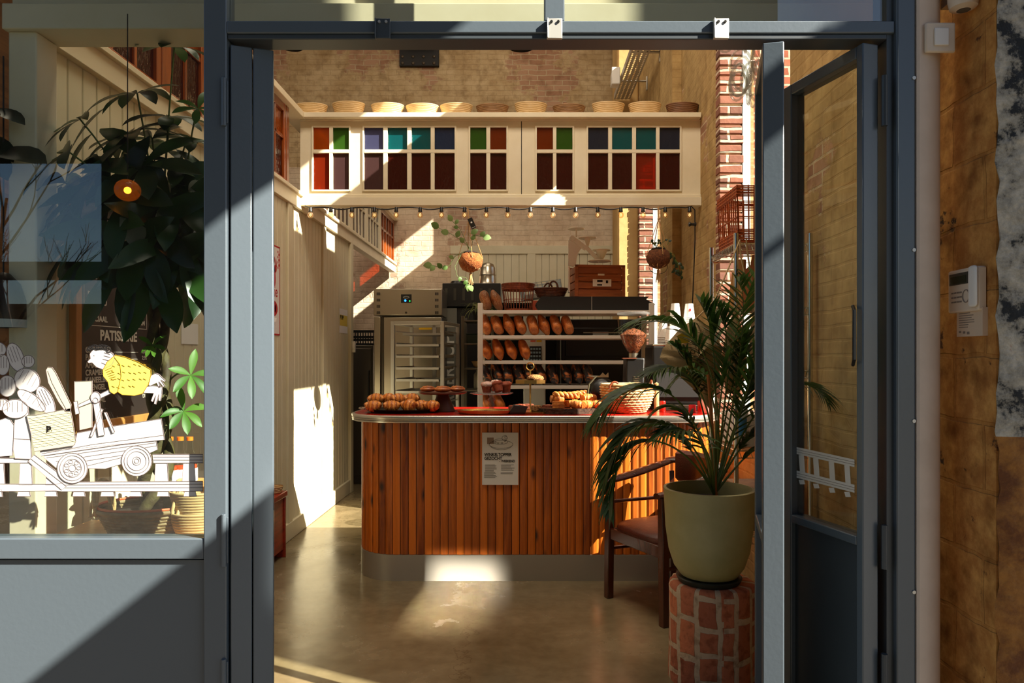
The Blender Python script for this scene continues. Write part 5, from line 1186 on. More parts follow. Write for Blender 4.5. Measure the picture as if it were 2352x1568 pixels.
# yellow notice and switch
s7 = 7.2
def lw(px): return -LX * FPX / (VX - px) * .998
e_ = tag(empty('yellow_notice', (WX0, lw(780), Z(765, lw(789)))), 'small white and yellow notice on the boards near the passage', 'notice')
yy = lw(798) - lw(780); hh = (765 - 710) * lw(789) / FPX
MB().box(0, .002, 0, yy, 0, hh).build('sheet', M['paper'], e_, smooth=False); MB().box(.002, .0025, .005, yy - .005, hh * .3, hh * .75).build('yellow_field', mat('notice_yellow', (214, 190, 70), .6), e_, smooth=False)
text('PS 9P', .06, e_, M['ink'], (.003, .02, hh * .56), (pi / 2, 0, pi / 2), bold=.002)
b = MB(); b.box(0, .03, 0, .05, 0, .12); o = b.build('wall_switch', M['white'], bevel=.005); o.location = (LX + .032, 7.625, 1.5); tag(o, 'white rounded switch on the edge post of the left boards', 'switch')
Yn = lw(436); e_ = MB().box(0, .002, 0, lw(455) - lw(417), 0, .115).build('pinned_letter', M['paper'], smooth=False); e_.location = (WX0, lw(417), Z(790, Yn)); tag(e_, 'white printed sheet on the boards behind the window plant', 'paper')
# low red bench against the left wall
e_ = tag(empty('red_bench', (LX + .03, 5.18, 0)), 'low red wooden bench end showing beside the folded door', 'bench')
b = MB(); b.box(0, .12, -1.0, 0, .44, .48); b.build('seat', mat('red_varnish', (168, 52, 24), .35, var=(120, 32, 14), vscale=6, vstretch=(6, .6, 6)), e_, bevel=.006)
b = MB(); b.box(.0, .11, -.03, -.005, 0, .44); b.build('end_panel', bpy.data.materials['red_varnish'], e_, bevel=.004); b = MB(); b.box(.0, .11, -.99, -.965, 0, .44); b.build('end_panel', bpy.data.materials['red_varnish'], e_, bevel=.004)
b = MB(); b.box(.085, .1, -.965, -.03, .06, .44); b.build('front_panel', bpy.data.materials['red_varnish'], e_, bevel=.004)
b = MB(); b.add(*woven([(.04, 0), (.055, .05)], n=36, amp=.004, rows=4, per=9)); b.lathe([(0, 0), (.04, 0)], 20, close=False); o = b.build('small_cane_bowl', M['cane_light'], angle=80); o.location = (LX + .092, 5.08, .481); tag(o, 'small cane bowl on the red bench', 'bowl')
# ---------------------------------------------------------------- back wall ironwork, tray and pendants
e_ = tag(empty('iron_bracket', at(964, 155, BACK - .001)), 'black riveted iron plate high on the back wall', 'bracket'); s_ = BACK / FPX
b = MB(); b.box(-45 * s_, 45 * s_, -.06, 0, 0, 45 * s_); b.build('plate', mat('black_iron', (26, 24, 24), .5, .3), e_, bevel=.004)
b = MB(); b.box(-39 * s_, 40 * s_, -.3, 0, 45 * s_, 75 * s_); b.build('beam_stub', bpy.data.materials['black_iron'], e_, bevel=.004)
for i in range(4):
    for k in range(2): b = MB(); b.ball(((-38 + i * 24) * s_, -.062, (6 + 15 * k) * s_), .024, (1, .6, 1), 12, 8); b.build('rivet', mat('worn_rivet', (84, 74, 62), .5, .4) if 'worn_rivet' not in bpy.data.materials else bpy.data.materials['worn_rivet'], e_)
def line3(p0, p1, n): return [Vector(p0).lerp(Vector(p1), i / (n - 1)) for i in range(n)]
# perforated cable tray running along the right wall
e_ = tag(empty('cable_tray', (1.16, 7.5, Z(110, 7.5))), 'perforated metal cable tray running along high beside the right wall', 'cable tray')
b = MB(); Lt = 1.5; wt = .2; nr = 4
xs_ = [0]; 
for r_ in range(nr): c_ = wt * (r_ + .5) / nr; xs_ += [c_ - .008, c_ + .008]
xs_.append(wt); step = .05
n_ = int(Lt / step)
vs = []; fs = []
for i in range(n_):
    y0 = i * step
    for k in range(0, len(xs_), 2): b.add([(xs_[k], y0, 0), (xs_[k + 1], y0, 0), (xs_[k + 1], y0 + step, 0), (xs_[k], y0 + step, 0)], [(0, 1, 2, 3)])
    for k in range(1, len(xs_) - 1, 2): b.add([(xs_[k], y0, 0), (xs_[k + 1], y0, 0), (xs_[k + 1], y0 + .018, 0), (xs_[k], y0 + .018, 0)], [(0, 1, 2, 3)])
b.box(-.003, 0, 0, Lt, 0, .06); b.box(wt, wt + .003, 0, Lt, 0, .06); b.build('tray', M['galv'], e_, smooth=False)
b = MB(); b.box(-.03, .33, -.1, .1, .02, .05); b.build('end_bracket', M['black'], e_, bevel=.003)
for k in range(2): b = MB(); b.box(.305, .315, .1 + k * .8, .14 + k * .8, -.1, .06); b.box(.0, .31, .1 + k * .8, .14 + k * .8, .002, .01); b.build('wall_arm', M['galv'], e_, smooth=False)
b = MB(); b.box(-.04, .04, 0, .18, 0, .16); b.box(-.05, .05, -.02, .0, -.02, .18); o = b.build('emergency_light', M['white'], bevel=.01); o.location = (1.09, 8.3, Z(190, 8.3)); tag(o, 'small white box lamp clipped to the side of the cable tray', 'lamp')
b = MB(); b.tube([(1.15, 7.9, Z(110, 7.5) + .06), (1.1, 8.3, Z(110, 7.5) + .02), (1.1, 8.36, Z(190, 8.3) + .15)], .006, 6); 
for px, lab, r_ in ((670, 'black bell pendant lamp hanging high at the left under the transom', 26), (1197, 'black bell pendant lamp hanging high right of the iron plate', 30)):
    e_ = tag(empty('pendant_lamp', at(px, 108, 8.0)), lab, 'lamp', ); r_ *= 8 / FPX
    b = MB(); b.lathe([(r_, 0), (r_ * 1.02, .01), (r_ * .9, .08), (r_ * .5, .16), (r_ * .2, .19), (0, .2)], 30, close=False); b.lathe([(r_ * .98, .003), (r_ * .86, .078), (r_ * .48, .15), (0, .18)], 30, close=False); b.build('shade', M['black'], e_)
    b = MB(); b.tube([(0, 0, .19), (0, 0, 7.0 - e_.location.z)], .004, 6); b.build('cord', M['black'], e_)
    b = MB(); b.ball((0, 0, .06), .035); b.build('bulb', M['bulbglass'], e_)
e_ = tag(empty('globe_lamp', at(841, 98, 8.0)), 'clear glass globe lamp high between the black pendants', 'lamp')
b = MB(); b.ball((0, 0, 0), .065, nu=24, nv=16); b.build('globe', M['glassthin'], e_); b = MB(); b.tube([(0, 0, .06), (0, 0, 7.0 - e_.location.z)], .004, 6); b.lathe([(.02, .05), (.02, .1), (0, .1)], 12); b.build('cord', M['black'], e_)
# glass tangle lamp in front of the near right window
e_ = tag(empty('glass_chandelier', (1.25, 3.95, 2.96)), 'clear looping glass chandelier hanging in front of the bright right window', 'chandelier')
rnd = random.Random(9); b = MB()
for k in range(40):
    h_ = rnd.uniform(0, .75); rr_ = .06 + .16 * min(1, h_ * 2.2); a = rnd.uniform(0, 2 * pi); c_ = Vector((rr_ * cos(a) * .8, rr_ * sin(a) * .8, h_)); u = rnd.uniform(0, pi)
    R_ = rnd.uniform(.04, .085); b.tube([c_ + Vector((R_ * cos(t) * cos(u), R_ * cos(t) * sin(u), R_ * 1.5 * sin(t))) for t in [i * pi / 9 for i in range(18)]], .007, 7, closed=True)
b.build('glass_loops', M['thickglass'], e_); b = MB(); b.tube([(0, 0, .3), (0, 0, 7 - 2.96)], .004, 6); b.build('cord', M['chrome'], e_)
# ---------------------------------------------------------------- chrome wire shelving at the right
SX0, SX1, SY0, SY1 = 1.07, 1.44, 3.56, 4.03
e_ = tag(empty('wire_shelving', (SX0, SY0, 0)), 'chrome wire shelving unit against the right wall behind the palm', 'shelving'); w_, d_ = SX1 - SX0, SY1 - SY0
for x_ in (0, w_):
    for y_ in (0, d_):
        b = MB(); b.tube([(x_, y_, 0), (x_, y_, 2.07)], .0125, 12)
        for k in range(40): b.tube([(x_, y_, .05 + k * .05), (x_, y_, .054 + k * .05)], .0133, 12)
        b.build('post', M['chrome'], e_)
for z_ in (.12, .55, .98, 1.38, 1.70, 2.02):
    b = MB()
    for zz in (z_, z_ - .035): b.tube([(0, 0, zz), (w_, 0, zz), (w_, d_, zz), (0, d_, zz)], .0035, 6, closed=True)
    for k in range(13): y_ = .02 + k * (d_ - .04) / 12; b.tube([(0, y_, z_), (w_, y_, z_)], .002, 5)
    for k in range(17):
        y_ = .015 + k * (d_ - .03) / 16
        for x_ in (0, w_): b.tube([(x_, y_, z_), (x_, y_ + .012, z_ - .035)], .0022, 5)
    for k in range(13):
        x_ = .015 + k * (w_ - .03) / 12; b.tube([(x_, 0, z_), (x_ + .012, 0, z_ - .035)], .0022, 5)
    b.build('wire_shelf', M['chrome'], e_)
# orange wicker basket on top
e_ = tag(empty('wicker_hamper', (1.235, 3.79, 2.0245)), 'orange-brown open wicker hamper on top of the wire shelving', 'basket')
b = MB(); W_, D_, H_ = .135, .17, .3
M['orangewicker'] = mat('orange_wicker', (192, 92, 34), .45, var=(140, 58, 20), vscale=40)
def rectring(w0, d0, z_, r_, bb_): bb_.tube([(-w0, -d0, z_), (w0, -d0, z_), (w0, d0, z_), (-w0, d0, z_)], r_, 6, closed=True)
n_ = 11
for k in range(n_):
    t = k / (n_ - 1) * 2 - 1
    for sgn in (-1, 1): b.tube([(t * W_, sgn * D_, 0), (t * W_ * 1.08, sgn * D_ * 1.06, H_)], .004, 5); b.tube([(sgn * W_, t * D_, 0), (sgn * W_ * 1.08, t * D_ * 1.06, H_)], .004, 5)
b.build('stakes', M['orangewicker'], e_)
b = MB()
for k in range(9): rectring(W_ + .002 * (k % 2), D_ + .002 * (k % 2), .004 + k * .0085, .0052, b)
for k in range(7): rectring(W_ * 1.07 + .002 * (k % 2), D_ * 1.05 + .002 * (k % 2), H_ - .055 + k * .0085, .0052, b)
for z_ in (.14, .2): rectring(W_ * 1.04, D_ * 1.03, z_, .004, b)
b.box(-W_, W_, -D_, D_, 0, .008)
b.build('woven_bands', M['orangewicker'], e_)
# bread boards standing on the shelf, cloth bags hanging
def board(w0, h0, hole=True):
    b = MB(); pts = [(-w0, 0), (w0, 0), (w0, h0 * .72), (w0 * .45, h0 * .8), (w0 * .35, h0), (-w0 * .35, h0), (-w0 * .45, h0 * .8), (-w0, h0 * .72)]; b.prism(pts, -.009, .009); return b
for j, (x_, y_, rz, lab, h0) in enumerate(((1.16, 3.84, -.9, 'handled oak bread board leaning at the left on the wire shelf', .27), (1.2, 3.74, -.9, 'second oak bread board on the wire shelf, in front of the first', .28), (1.3, 3.66, -.8, 'rightmost oak bread board on the wire shelf', .26))):
    o = board(.055, h0).build('bread_board', M['lightwood'] if j != 1 else M['crate'], bevel=.004); o.location = (x_, y_, 1.7065); o.rotation_euler = (0, .12, rz); tag(o, lab, 'cutting board', 'bread boards on the wire shelf')
M['linen'] = mat('linen_cloth', (206, 180, 136), .9, var=(190, 160, 116), vscale=6, bump=.3, bscale=200)
def bag(pts, strap, lab, Y, name='cloth_bag', prt=None, thick=.05):
    """hanging cloth bag: outline in picture proportions at its own distance, puffed front and back"""
    c = at(*pts[0], Y); e_ = tag(empty(name, c), lab, 'bag'); P = [Vector((X(px, Y) - c.x, 0, Z(py, Y) - c.z)) for px, py in pts]
    # resample outline
    cen = sum(P, Vector()) / len(P); fine = []
    for i in range(len(P)):
        for k in range(5): fine.append(P[i].lerp(P[(i + 1) % len(P)], k / 5))
    n = len(fine); vs = []; fs = []; rings = 6
    for sgn in (-1, 1):
        base = len(vs)
        for r_ in range(rings):
            t = r_ / rings
            for i, p in enumerate(fine):
                q_ = p.lerp(cen, t); vs.append(q_ + Vector((0, sgn * thick * (1 - (1 - t) ** 2) * (.75 + .25 * sin(i * .9 + r_ * .5)), 0)))
        vs.append(cen + Vector((0, sgn * thick, 0)))
        for r_ in range(rings - 1):
            for i in range(n): a = base + r_ * n + i; c2 = base + r_ * n + (i + 1) % n; fs.append((a, c2, c2 + n, a + n) if sgn < 0 else (a + n, c2 + n, c2, a))
        for i in range(n): a = base + (rings - 1) * n + i; c2 = base + (rings - 1) * n + (i + 1) % n; fs.append((a, c2, len(vs) - 1))
    MB().add(vs, fs).build('cloth', M['linen'], e_, angle=80)
    if strap:
        b = MB(); b.tube([Vector((X(px, Y) - c.x, -.005 * k, Z(py, Y) - c.z)) for k, (px, py) in enumerate(strap)], .007, 6, flat=.5); b.build('strap', M['linen'], e_)
    return e_, c
YB1 = 3.5
e_, c = bag([(1600, 728), (1640, 760), (1660, 800), (1648, 880), (1630, 940), (1600, 900), (1515, 822), (1522, 800), (1560, 756)], [(1600, 730), (1640, 690), (1662, 640), (1682, 590), (1697, 552)], 'pale cloth bag with a drawn bowl and yellow box hanging from the wire shelving', YB1)
s_ = YB1 / FPX
def qb(px, py, dy=-.052): return (X(px, YB1) - c.x, dy, Z(py, YB1) - c.z)
b = MB(); b.prism([qb(*p)[::2] for p in ((1549, 772), (1570, 761), (1585, 770), (1575, 788), (1556, 789))], -.0545, -.0535); b.build('yellow_print', mat('print_yellow', (206, 168, 20), .8), e_, smooth=False)
b = MB()
for rx, ry, a0, a1 in ((36, 24, .2, 3.5), (30, 17, 0, 2 * pi), (18, 9, 0, 2 * pi), (5, 4, 0, 2 * pi)):
    b.tube([Vector(qb(1585 + rx * cos(t) * .92 + ry * sin(t) * -.3, 808 + rx * cos(t) * .35 + ry * sin(t) * .9, -.056)) for t in [a0 + (a1 - a0) * k / 30 for k in range(31)]], .0014, 4)
b.build('bowl_drawing', M['ink'], e_)
bag([(1690, 705), (1712, 780), (1716, 850), (1700, 900), (1668, 905), (1655, 830), (1668, 760)], [(1690, 705), (1712, 640), (1700, 590), (1697, 552)], 'long plain cloth bag hanging behind the chrome post', 3.52, thick=.035)
bag([(1735, 690), (1752, 760), (1756, 860), (1735, 880), (1718, 850), (1722, 760)], [(1735, 690), (1722, 620), (1714, 570), (1712, 550)], 'plain cloth bag hanging nearest the open door leaf', 3.53, thick=.035)
# boxes on lower shelves
for j, (z_, w0, h0, mk, nm, lab, y_) in enumerate(((.983, .3, .17, 'white', 'white_box', 'white tiled-looking box on the wire shelf beside the counter end', 3.8), (.553, .26, .22, 'cane_dark', 'storage_box', 'brown box on the low wire shelf behind the palm pot', 3.8))):
    b = MB(); b.box(-w0 / 2, w0 / 2, -.15, .15, .001, h0); o = b.build(nm, M[mk], bevel=.005); o.location = (1.255, y_, z_ + .003); tag(o, lab, 'box')
b = MB(); b.lathe([(.035, 0), (.037, .01), (.037, .19), (.02, .22), (.018, .24), (0, .24)], 20, close=False); b.k = 1; b.lathe([(.0375, .06), (.0375, .15)], 20, close=False); o = b.build('water_bottle', [M['palegrey'], mat('blue_label', (70, 140, 200), .4)]); o.location = (1.13, 3.68, .987); tag(o, 'pale bottle with a blue label on the wire shelf', 'bottle')
# ---------------------------------------------------------------- wooden armchair
def chair():
    C0 = Vector((.845, 4.165, 0)); e_ = tag(empty('wooden_armchair', C0, atan2(-.463, -.886) + pi / 2), 'dark wooden captain armchair with leather seat in front of the counter', 'armchair')
    # local: front is -y, x to its left/right
    sw, sd, sh = .25, .22, .45
    for sx_ in (-1, 1):
        b = MB(); b.prism([(sx_ * .262 - .022, 0), (sx_ * .262 + .022, 0), (sx_ * .255 + .024, .43), (sx_ * .25 + .02, .70), (sx_ * .25 - .02, .70), (sx_ * .255 - .024, .43)], -sd - .03, -sd + .012); b.build('leg', M['darkwood'], e_, bevel=.004)
        b = MB(); b.tube([(sx_ * .2, sd + .0, 0), (sx_ * .2, sd - .01, .45), (sx_ * .22, sd + .0, .74)], .021, 4); b.build('leg', M['darkwood'], e_)
        # arm: from front post sweeping up to the back rail
        b = MB(); pts = []
        for k in range(13):
            t = k / 12; pts.append((sx_ * (.262 - .05 * t ** 3), -sd - .06 + t * (2 * sd + .05), .705 + .10 * t ** 1.6))
        b.tube(pts, [.03 + .01 * sin(pi * k / 12) for k in range(13)], 10, flat=.55); b.build('armrest', M['darkwood'], e_, angle=60)
        for zz in (.3, .58): b = MB(); b.tube([(sx_ * .255, -sd + .01, zz), (sx_ * .215, sd - .02, zz)], .011, 8); b.build('side_rail', M['darkwood'], e_)
    b = MB(); b.prism([(-.26, .36), (.26, .36), (.26, .425), (-.26, .425)], -sd - .02, -sd + .005); b.prism([(-.22, .36), (.22, .36), (.22, .42), (-.22, .42)], sd - .02, sd + .005)
    for sx_ in (-1, 1): b.hprism([(sx_ * .262, -sd), (sx_ * .242, -sd), (sx_ * .195, sd), (sx_ * .215, sd)], .36, .42)
    b.build('seat_frame', M['darkwood'], e_, bevel=.003)
    M['leather'] = mat('dark_red_leather', (92, 34, 18), .32, var=(60, 20, 12), vscale=9, bump=.2, bscale=160)
    b = MB(); n = 32
    P = [(.255 * (1 if c_ > 0 else -1) * abs(c_) ** .5, (.235) * (1 if s2 > 0 else -1) * abs(s2) ** .5) for c_, s2 in ((cos(2 * pi * k / n), sin(2 * pi * k / n)) for k in range(n))]
    vs = []; fs = []
    for (f_, z_) in ((1, .42), (1.02, .44), (.97, .458), (.8, .475), (.5, .486), (.2, .49)):
        for (x_, y_) in P: vs.append((x_ * f_, y_ * f_, z_))
    for i in range(5):
        for j in range(n): fs.append((i * n + j, i * n + (j + 1) % n, (i + 1) * n + (j + 1) % n, (i + 1) * n + j))
    fs.append(tuple(5 * n + j for j in range(n))); b.add(vs, fs); b.build('seat', M['leather'], e_, angle=60)
    # curved crest rail
    b = MB(); pts = []
    for k in range(17):
        a = -1.15 + 2.3 * k / 16; pts.append((.265 * sin(a) / sin(1.15) * .92, sd - .08 + .13 * cos(a), .79 + .03 * cos(a)))
    b.tube(pts, [.035 + .016 * sin(pi * k / 16) for k in range(17)], 10, flat=.5); b.build('crest_rail', M['darkwood'], e_, angle=60)
    b = MB(); pts = [(.14 * (k / 8 - .5) * 2, sd + .045 - .03 * abs(k / 8 - .5) * 2, .775) for k in range(9)]
    vs = []; 
    for p in pts: vs += [(p[0], p[1] - .035, .69), (p[0], p[1] - .055, .71), (p[0], p[1] - .055, .86), (p[0], p[1] - .03, .88), (p[0], p[1] - .01, .86), (p[0], p[1] - .01, .70)]
    fs = []
    for i in range(8):
        for j in range(6): a = i * 6 + j; c2 = i * 6 + (j + 1) % 6; fs.append((a, a + 6, c2 + 6, c2))
    fs += [tuple(range(6)), tuple(range(48, 54))[::-1]]; b.add(vs, fs); b.build('back_pad', M['leather'], e_, angle=50)
    for x_ in (-.1, 0, .1): b = MB(); b.tube([(x_, sd - .01, .42), (x_ * 1.05, sd + .03, .7)], .01, 8); b.build('back_spindle', M['darkwood'], e_)
chair()
# ---------------------------------------------------------------- brick stump, pot and palm
SXC, SYC = X(1635, 3.22), 3.22
def stumpmat():
    m, nt, b = nodes('brick_drum'); tc = N(nt, 'ShaderNodeTexCoord'); sp = N(nt, 'ShaderNodeSeparateXYZ'); nt.links.new(tc.outputs['Object'], sp.inputs[0])
    at_ = N(nt, 'ShaderNodeMath', operation='ARCTAN2'); nt.links.new(sp.outputs[0], at_.inputs[0]); nt.links.new(sp.outputs[1], at_.inputs[1])
    mu = N(nt, 'ShaderNodeMath', operation='MULTIPLY'); nt.links.new(at_.outputs[0], mu.inputs[0]); mu.inputs[1].default_value = .2
    cb = N(nt, 'ShaderNodeCombineXYZ'); nt.links.new(sp.outputs[2], cb.inputs[0]); nt.links.new(mu.outputs[0], cb.inputs[1])
    ns = N(nt, 'ShaderNodeTexNoise', i_Scale=7.0, i_Detail=3.0); nt.links.new(tc.outputs['Object'], ns.inputs[0])
    wm = N(nt, 'ShaderNodeVectorMath', operation='MULTIPLY_ADD'); nt.links.new(ns.outputs['Color'], wm.inputs[0]); wm.inputs[1].default_value = (.05, .04, 0); nt.links.new(cb.outputs[0], wm.inputs[2])
    br = N(nt, 'ShaderNodeTexBrick'); br.offset = .37; br.squash = .7; br.squash_frequency = 2
    for k, v in (('Scale', 1.0), ('Mortar Size', .013), ('Mortar Smooth', .15), ('Brick Width', .17), ('Row Height', .098)): br.inputs[k].default_value = v
    br.inputs['Color1'].default_value = lin(222, 134, 92); br.inputs['Color2'].default_value = lin(170, 98, 70); br.inputs['Mortar'].default_value = lin(214, 190, 158); nt.links.new(wm.outputs[0], br.inputs[0])
    n3 = N(nt, 'ShaderNodeTexNoise', i_Scale=30.0, i_Detail=5.0); nt.links.new(tc.outputs['Object'], n3.inputs[0])
    mx = N(nt, 'ShaderNodeMixRGB', blend_type='MULTIPLY'); mx.inputs[0].default_value = .7; nt.links.new(br.outputs[0], mx.inputs[1]); nt.links.new(ramp(nt, n3.outputs[0], [(.33, (.5, .42, .36, 1)), (.5, (1, 1, 1, 1))]), mx.inputs[2])
    nt.links.new(mx.outputs[0], b.inputs['Base Color']); b.inputs['Roughness'].default_value = .85
    bp = N(nt, 'ShaderNodeBump', i_Strength=.7, i_Distance=.01); inv = N(nt, 'ShaderNodeMath', operation='MULTIPLY_ADD'); nt.links.new(br.outputs['Fac'], inv.inputs[0]); inv.inputs[1].default_value = -.6; nt.links.new(n3.outputs[0], inv.inputs[2])
    nt.links.new(inv.outputs[0], bp.inputs['Height']); nt.links.new(bp.outputs[0], b.inputs['Normal']); return m
rnd = random.Random(6); n = 56; prof = [(0, 0), (1, 0)] + [(1, .02 + k * .04) for k in range(10)] + [(.995, .425), (.97, .438), (.9, .445), (0, .447)]
b = MB(); vs = []; fs = []; R_ = .192
for (r_, z_) in prof:
    for j in range(n): a = 2 * pi * j / n; k_ = R_ * r_ * (1 + .012 * sin(5 * a + z_ * 9) + rnd.uniform(-.006, .006)) if r_ > .1 else r_; vs.append((k_ * cos(a), k_ * sin(a), z_ + (rnd.uniform(-.008, .006) if .42 < z_ < .44 else 0)))
for i in range(len(prof) - 1):
    for j in range(n): fs.append((i * n + j, i * n + (j + 1) % n, (i + 1) * n + (j + 1) % n, (i + 1) * n + j))
b.add(vs, fs); o = b.build('brick_stump', stumpmat(), angle=50); o.location = (SXC, SYC, 0); tag(o, 'sawn-off round brick column used as a pedestal for the palm pot', 'pedestal')
SZ = .4475
e_ = tag(empty('potted_palm', (X(1628, 3.2), 3.2, SZ)), 'feathery palm in a large olive-glazed pot on the brick pedestal', 'potted palm'); PC = Vector(e_.location)
zr = Z(1122, 3.2) - SZ; r_ = .2
M['olive'] = mat('olive_glaze', (190, 186, 138), .5, var=(168, 164, 112), vscale=3, bump=.1, bscale=30)
b = MB(); b.lathe([(0, .02), (.1, .02), (.125, .028), (.155, .07), (.178, .14), (.192, .24), (r_, zr), (r_ + .001, zr + .004), (r_ - .012, zr + .006), (r_ - .018, zr - .01), (r_ - .03, zr - .06), (0, zr - .06)], 56, close=False); b.build('pot', M['olive'], e_, angle=40)
b = MB(); b.lathe([(0, 0), (.135, 0), (.145, .02), (.14, .024), (.1, .019), (0, .019)], 40, close=False); b.build('saucer', mat('dark_saucer', (38, 44, 36), .5), e_)
b = MB(); b.lathe([(r_ - .031, zr - .055), (.08, zr - .04), (0, zr - .045)], 40, close=False); b.build('soil', M['soil'], e_, smooth=True)
M['palm'] = leafmat('palm_leaflet', (34, 62, 26), (70, 100, 40), .38, .3)
M['palmstem'] = mat('palm_stem', (96, 116, 50), .45)
M['deadstem'] = mat('dry_stem', (190, 116, 56), .6)
def bez(P, t):
    P = [Vector(p) for p in P]
    while len(P) > 1: P = [P[i].lerp(P[i + 1], t) for i in range(len(P) - 1)]
    return P[0]
bl = MB(); bs = MB(); rnd = random.Random(21)
def frond(ctrl, leaf_from=.35, nl=22, Ll=.22, wl=.0105, droop=.5, spread=1.0):
    P = [at(px, py, Y) - PC for px, py, Y in ctrl]; n = 26; pts = [bez(P, k / n) for k in range(n + 1)]
    bs.tube(pts, [.0055 * (1 - .75 * k / n) for k in range(n + 1)], 6)
    for k in range(nl):
        t = leaf_from + (1 - leaf_from) * (k + .5) / nl; p = bez(P, t); d = (bez(P, min(1, t + .02)) - bez(P, t - .02)).normalized()
        side = d.cross(Vector((0, 0, 1))); side = side.normalized() if side.length > .1 else Vector((1, 0, 0)); up = side.cross(d)
        f_ = sin(pi * (.12 + .86 * (k + .5) / nl)) ** .6
        for sg in (-1, 1):
            L_ = 1.22 * Ll * f_ * rnd.uniform(.85, 1.1); dd = (side * sg * .8 * spread + d * .75 + up * .25 + Vector((rnd.uniform(-.1, .1), rnd.uniform(-.1, .1), rnd.uniform(-.1, .1)))).normalized()
            q_ = p.copy(); wdir = dd.cross(Vector((0, 0, 1))); wdir = wdir.normalized() if wdir.length > .05 else d
            wdir = (wdir * .75 + up * .5 * sg).normalized(); vs = []; m_ = 6
            for i in range(m_ + 1):
                u = i / m_; w_ = wl * (sin(pi * min(1, u * 1.0 + .08)) ** .7 if u < .95 else .1) * (.9 if u < .5 else 1.4 * (1.05 - u)); vs += [q_ - wdir * w_, q_ + wdir * w_]
                dd = (dd + Vector((0, 0, -droop / m_))).normalized(); q_ = q_ + dd * L_ / m_
            bl.add(vs, [(2 * i, 2 * i + 1, 2 * i + 3, 2 * i + 2) for i in range(m_)])
B0 = (1640, 1135, 3.2)
for c_ in ([B0, (1620, 960, 3.15), (1540, 820, 3.1), (1430, 880, 3.05), (1372, 960, 3.0)], ):
    frond(c_, .45, 26, .26, droop=1.6, spread=.5)
frond([B0, (1610, 1000, 3.15), (1500, 900, 3.05), (1410, 960, 3.0), (1385, 1130, 2.98)], .35, 26, .22, droop=1.5, spread=.5)
frond([B0, (1580, 1010, 3.1), (1470, 960, 3.0), (1400, 1020, 2.98), (1400, 1180, 2.95)], .4, 20, .2, droop=1.3, spread=.5)
frond([B0, (1670, 950, 3.25), (1640, 780, 3.2), (1580, 720, 3.15), (1470, 735, 3.1)], .55, 18, .26, droop=1.3, spread=.6)
frond([B0, (1650, 960, 3.2), (1610, 850, 3.1), (1560, 820, 3.05), (1490, 860, 3.0)], .5, 20, .17, droop=.9)
frond([B0, (1665, 950, 3.3), (1670, 800, 3.35), (1700, 680, 3.4), (1760, 600, 3.4)], .4, 18, .27, wl=.014, droop=.5)
frond([B0, (1650, 1000, 3.25), (1640, 880, 3.3), (1650, 760, 3.3), (1610, 690, 3.3)], .45, 16, .24, wl=.012, droop=.5)
frond([B0, (1700, 1000, 3.3), (1750, 880, 3.3), (1850, 830, 3.3), (1905, 930, 3.3)], .35, 22, .2, droop=1.0)
frond([B0, (1690, 1030, 3.25), (1730, 980, 3.2), (1770, 960, 3.2), (1800, 1020, 3.2)], .3, 16, .17, droop=.8)
frond([B0, (1600, 1040, 3.2), (1560, 980, 3.25), (1510, 950, 3.3), (1440, 1000, 3.3)], .3, 18, .17, droop=.9)
frond([B0, (1640, 1050, 3.1), (1620, 990, 3.0), (1560, 960, 2.95), (1500, 1010, 2.93)], .35, 16, .16, droop=1.1)
frond([B0, (1660, 1050, 3.2), (1700, 940, 3.3), (1720, 880, 3.3), (1760, 850, 3.3)], .3, 18, .18, droop=.6)
frond([B0, (1650, 1020, 3.3), (1680, 900, 3.4), (1690, 820, 3.4), (1720, 770, 3.4)], .4, 16, .2, wl=.01, droop=.5)
frond([B0, (1640, 1000, 3.3), (1600, 900, 3.35), (1590, 820, 3.35), (1545, 790, 3.35)], .5, 16, .18, droop=.8)
frond([B0, (1680, 980, 3.25), (1700, 820, 3.25), (1720, 720, 3.25), (1700, 640, 3.25)], .4, 20, .2, droop=.5)
frond([B0, (1660, 960, 3.3), (1640, 860, 3.35), (1600, 800, 3.4), (1530, 900, 3.4)], .4, 20, .17, droop=1.0)
frond([B0, (1690, 1000, 3.2), (1710, 900, 3.15), (1735, 800, 3.1), (1790, 760, 3.1)], .35, 20, .18, droop=.6)
frond([B0, (1640, 980, 3.2), (1660, 850, 3.2), (1690, 780, 3.2), (1650, 700, 3.2)], .45, 18, .18, droop=.5)
frond([B0, (1620, 1020, 3.25), (1590, 940, 3.3), (1540, 900, 3.35), (1490, 960, 3.35)], .35, 18, .15, droop=1.0)
frond([B0, (1700, 1060, 3.2), (1740, 1000, 3.15), (1780, 1010, 3.1), (1800, 1080, 3.1)], .3, 16, .15, droop=.8)
bl.build('foliage', M['palm'], e_, smooth=False); bs.build('stems', M['palmstem'], e_)
b = MB(); b.tube([at(1645, 1140, 3.2) - PC, at(1637, 1000, 3.2) - PC, at(1626, 860, 3.2) - PC], .007, 7); b.build('dry_stem', M['deadstem'], e_)
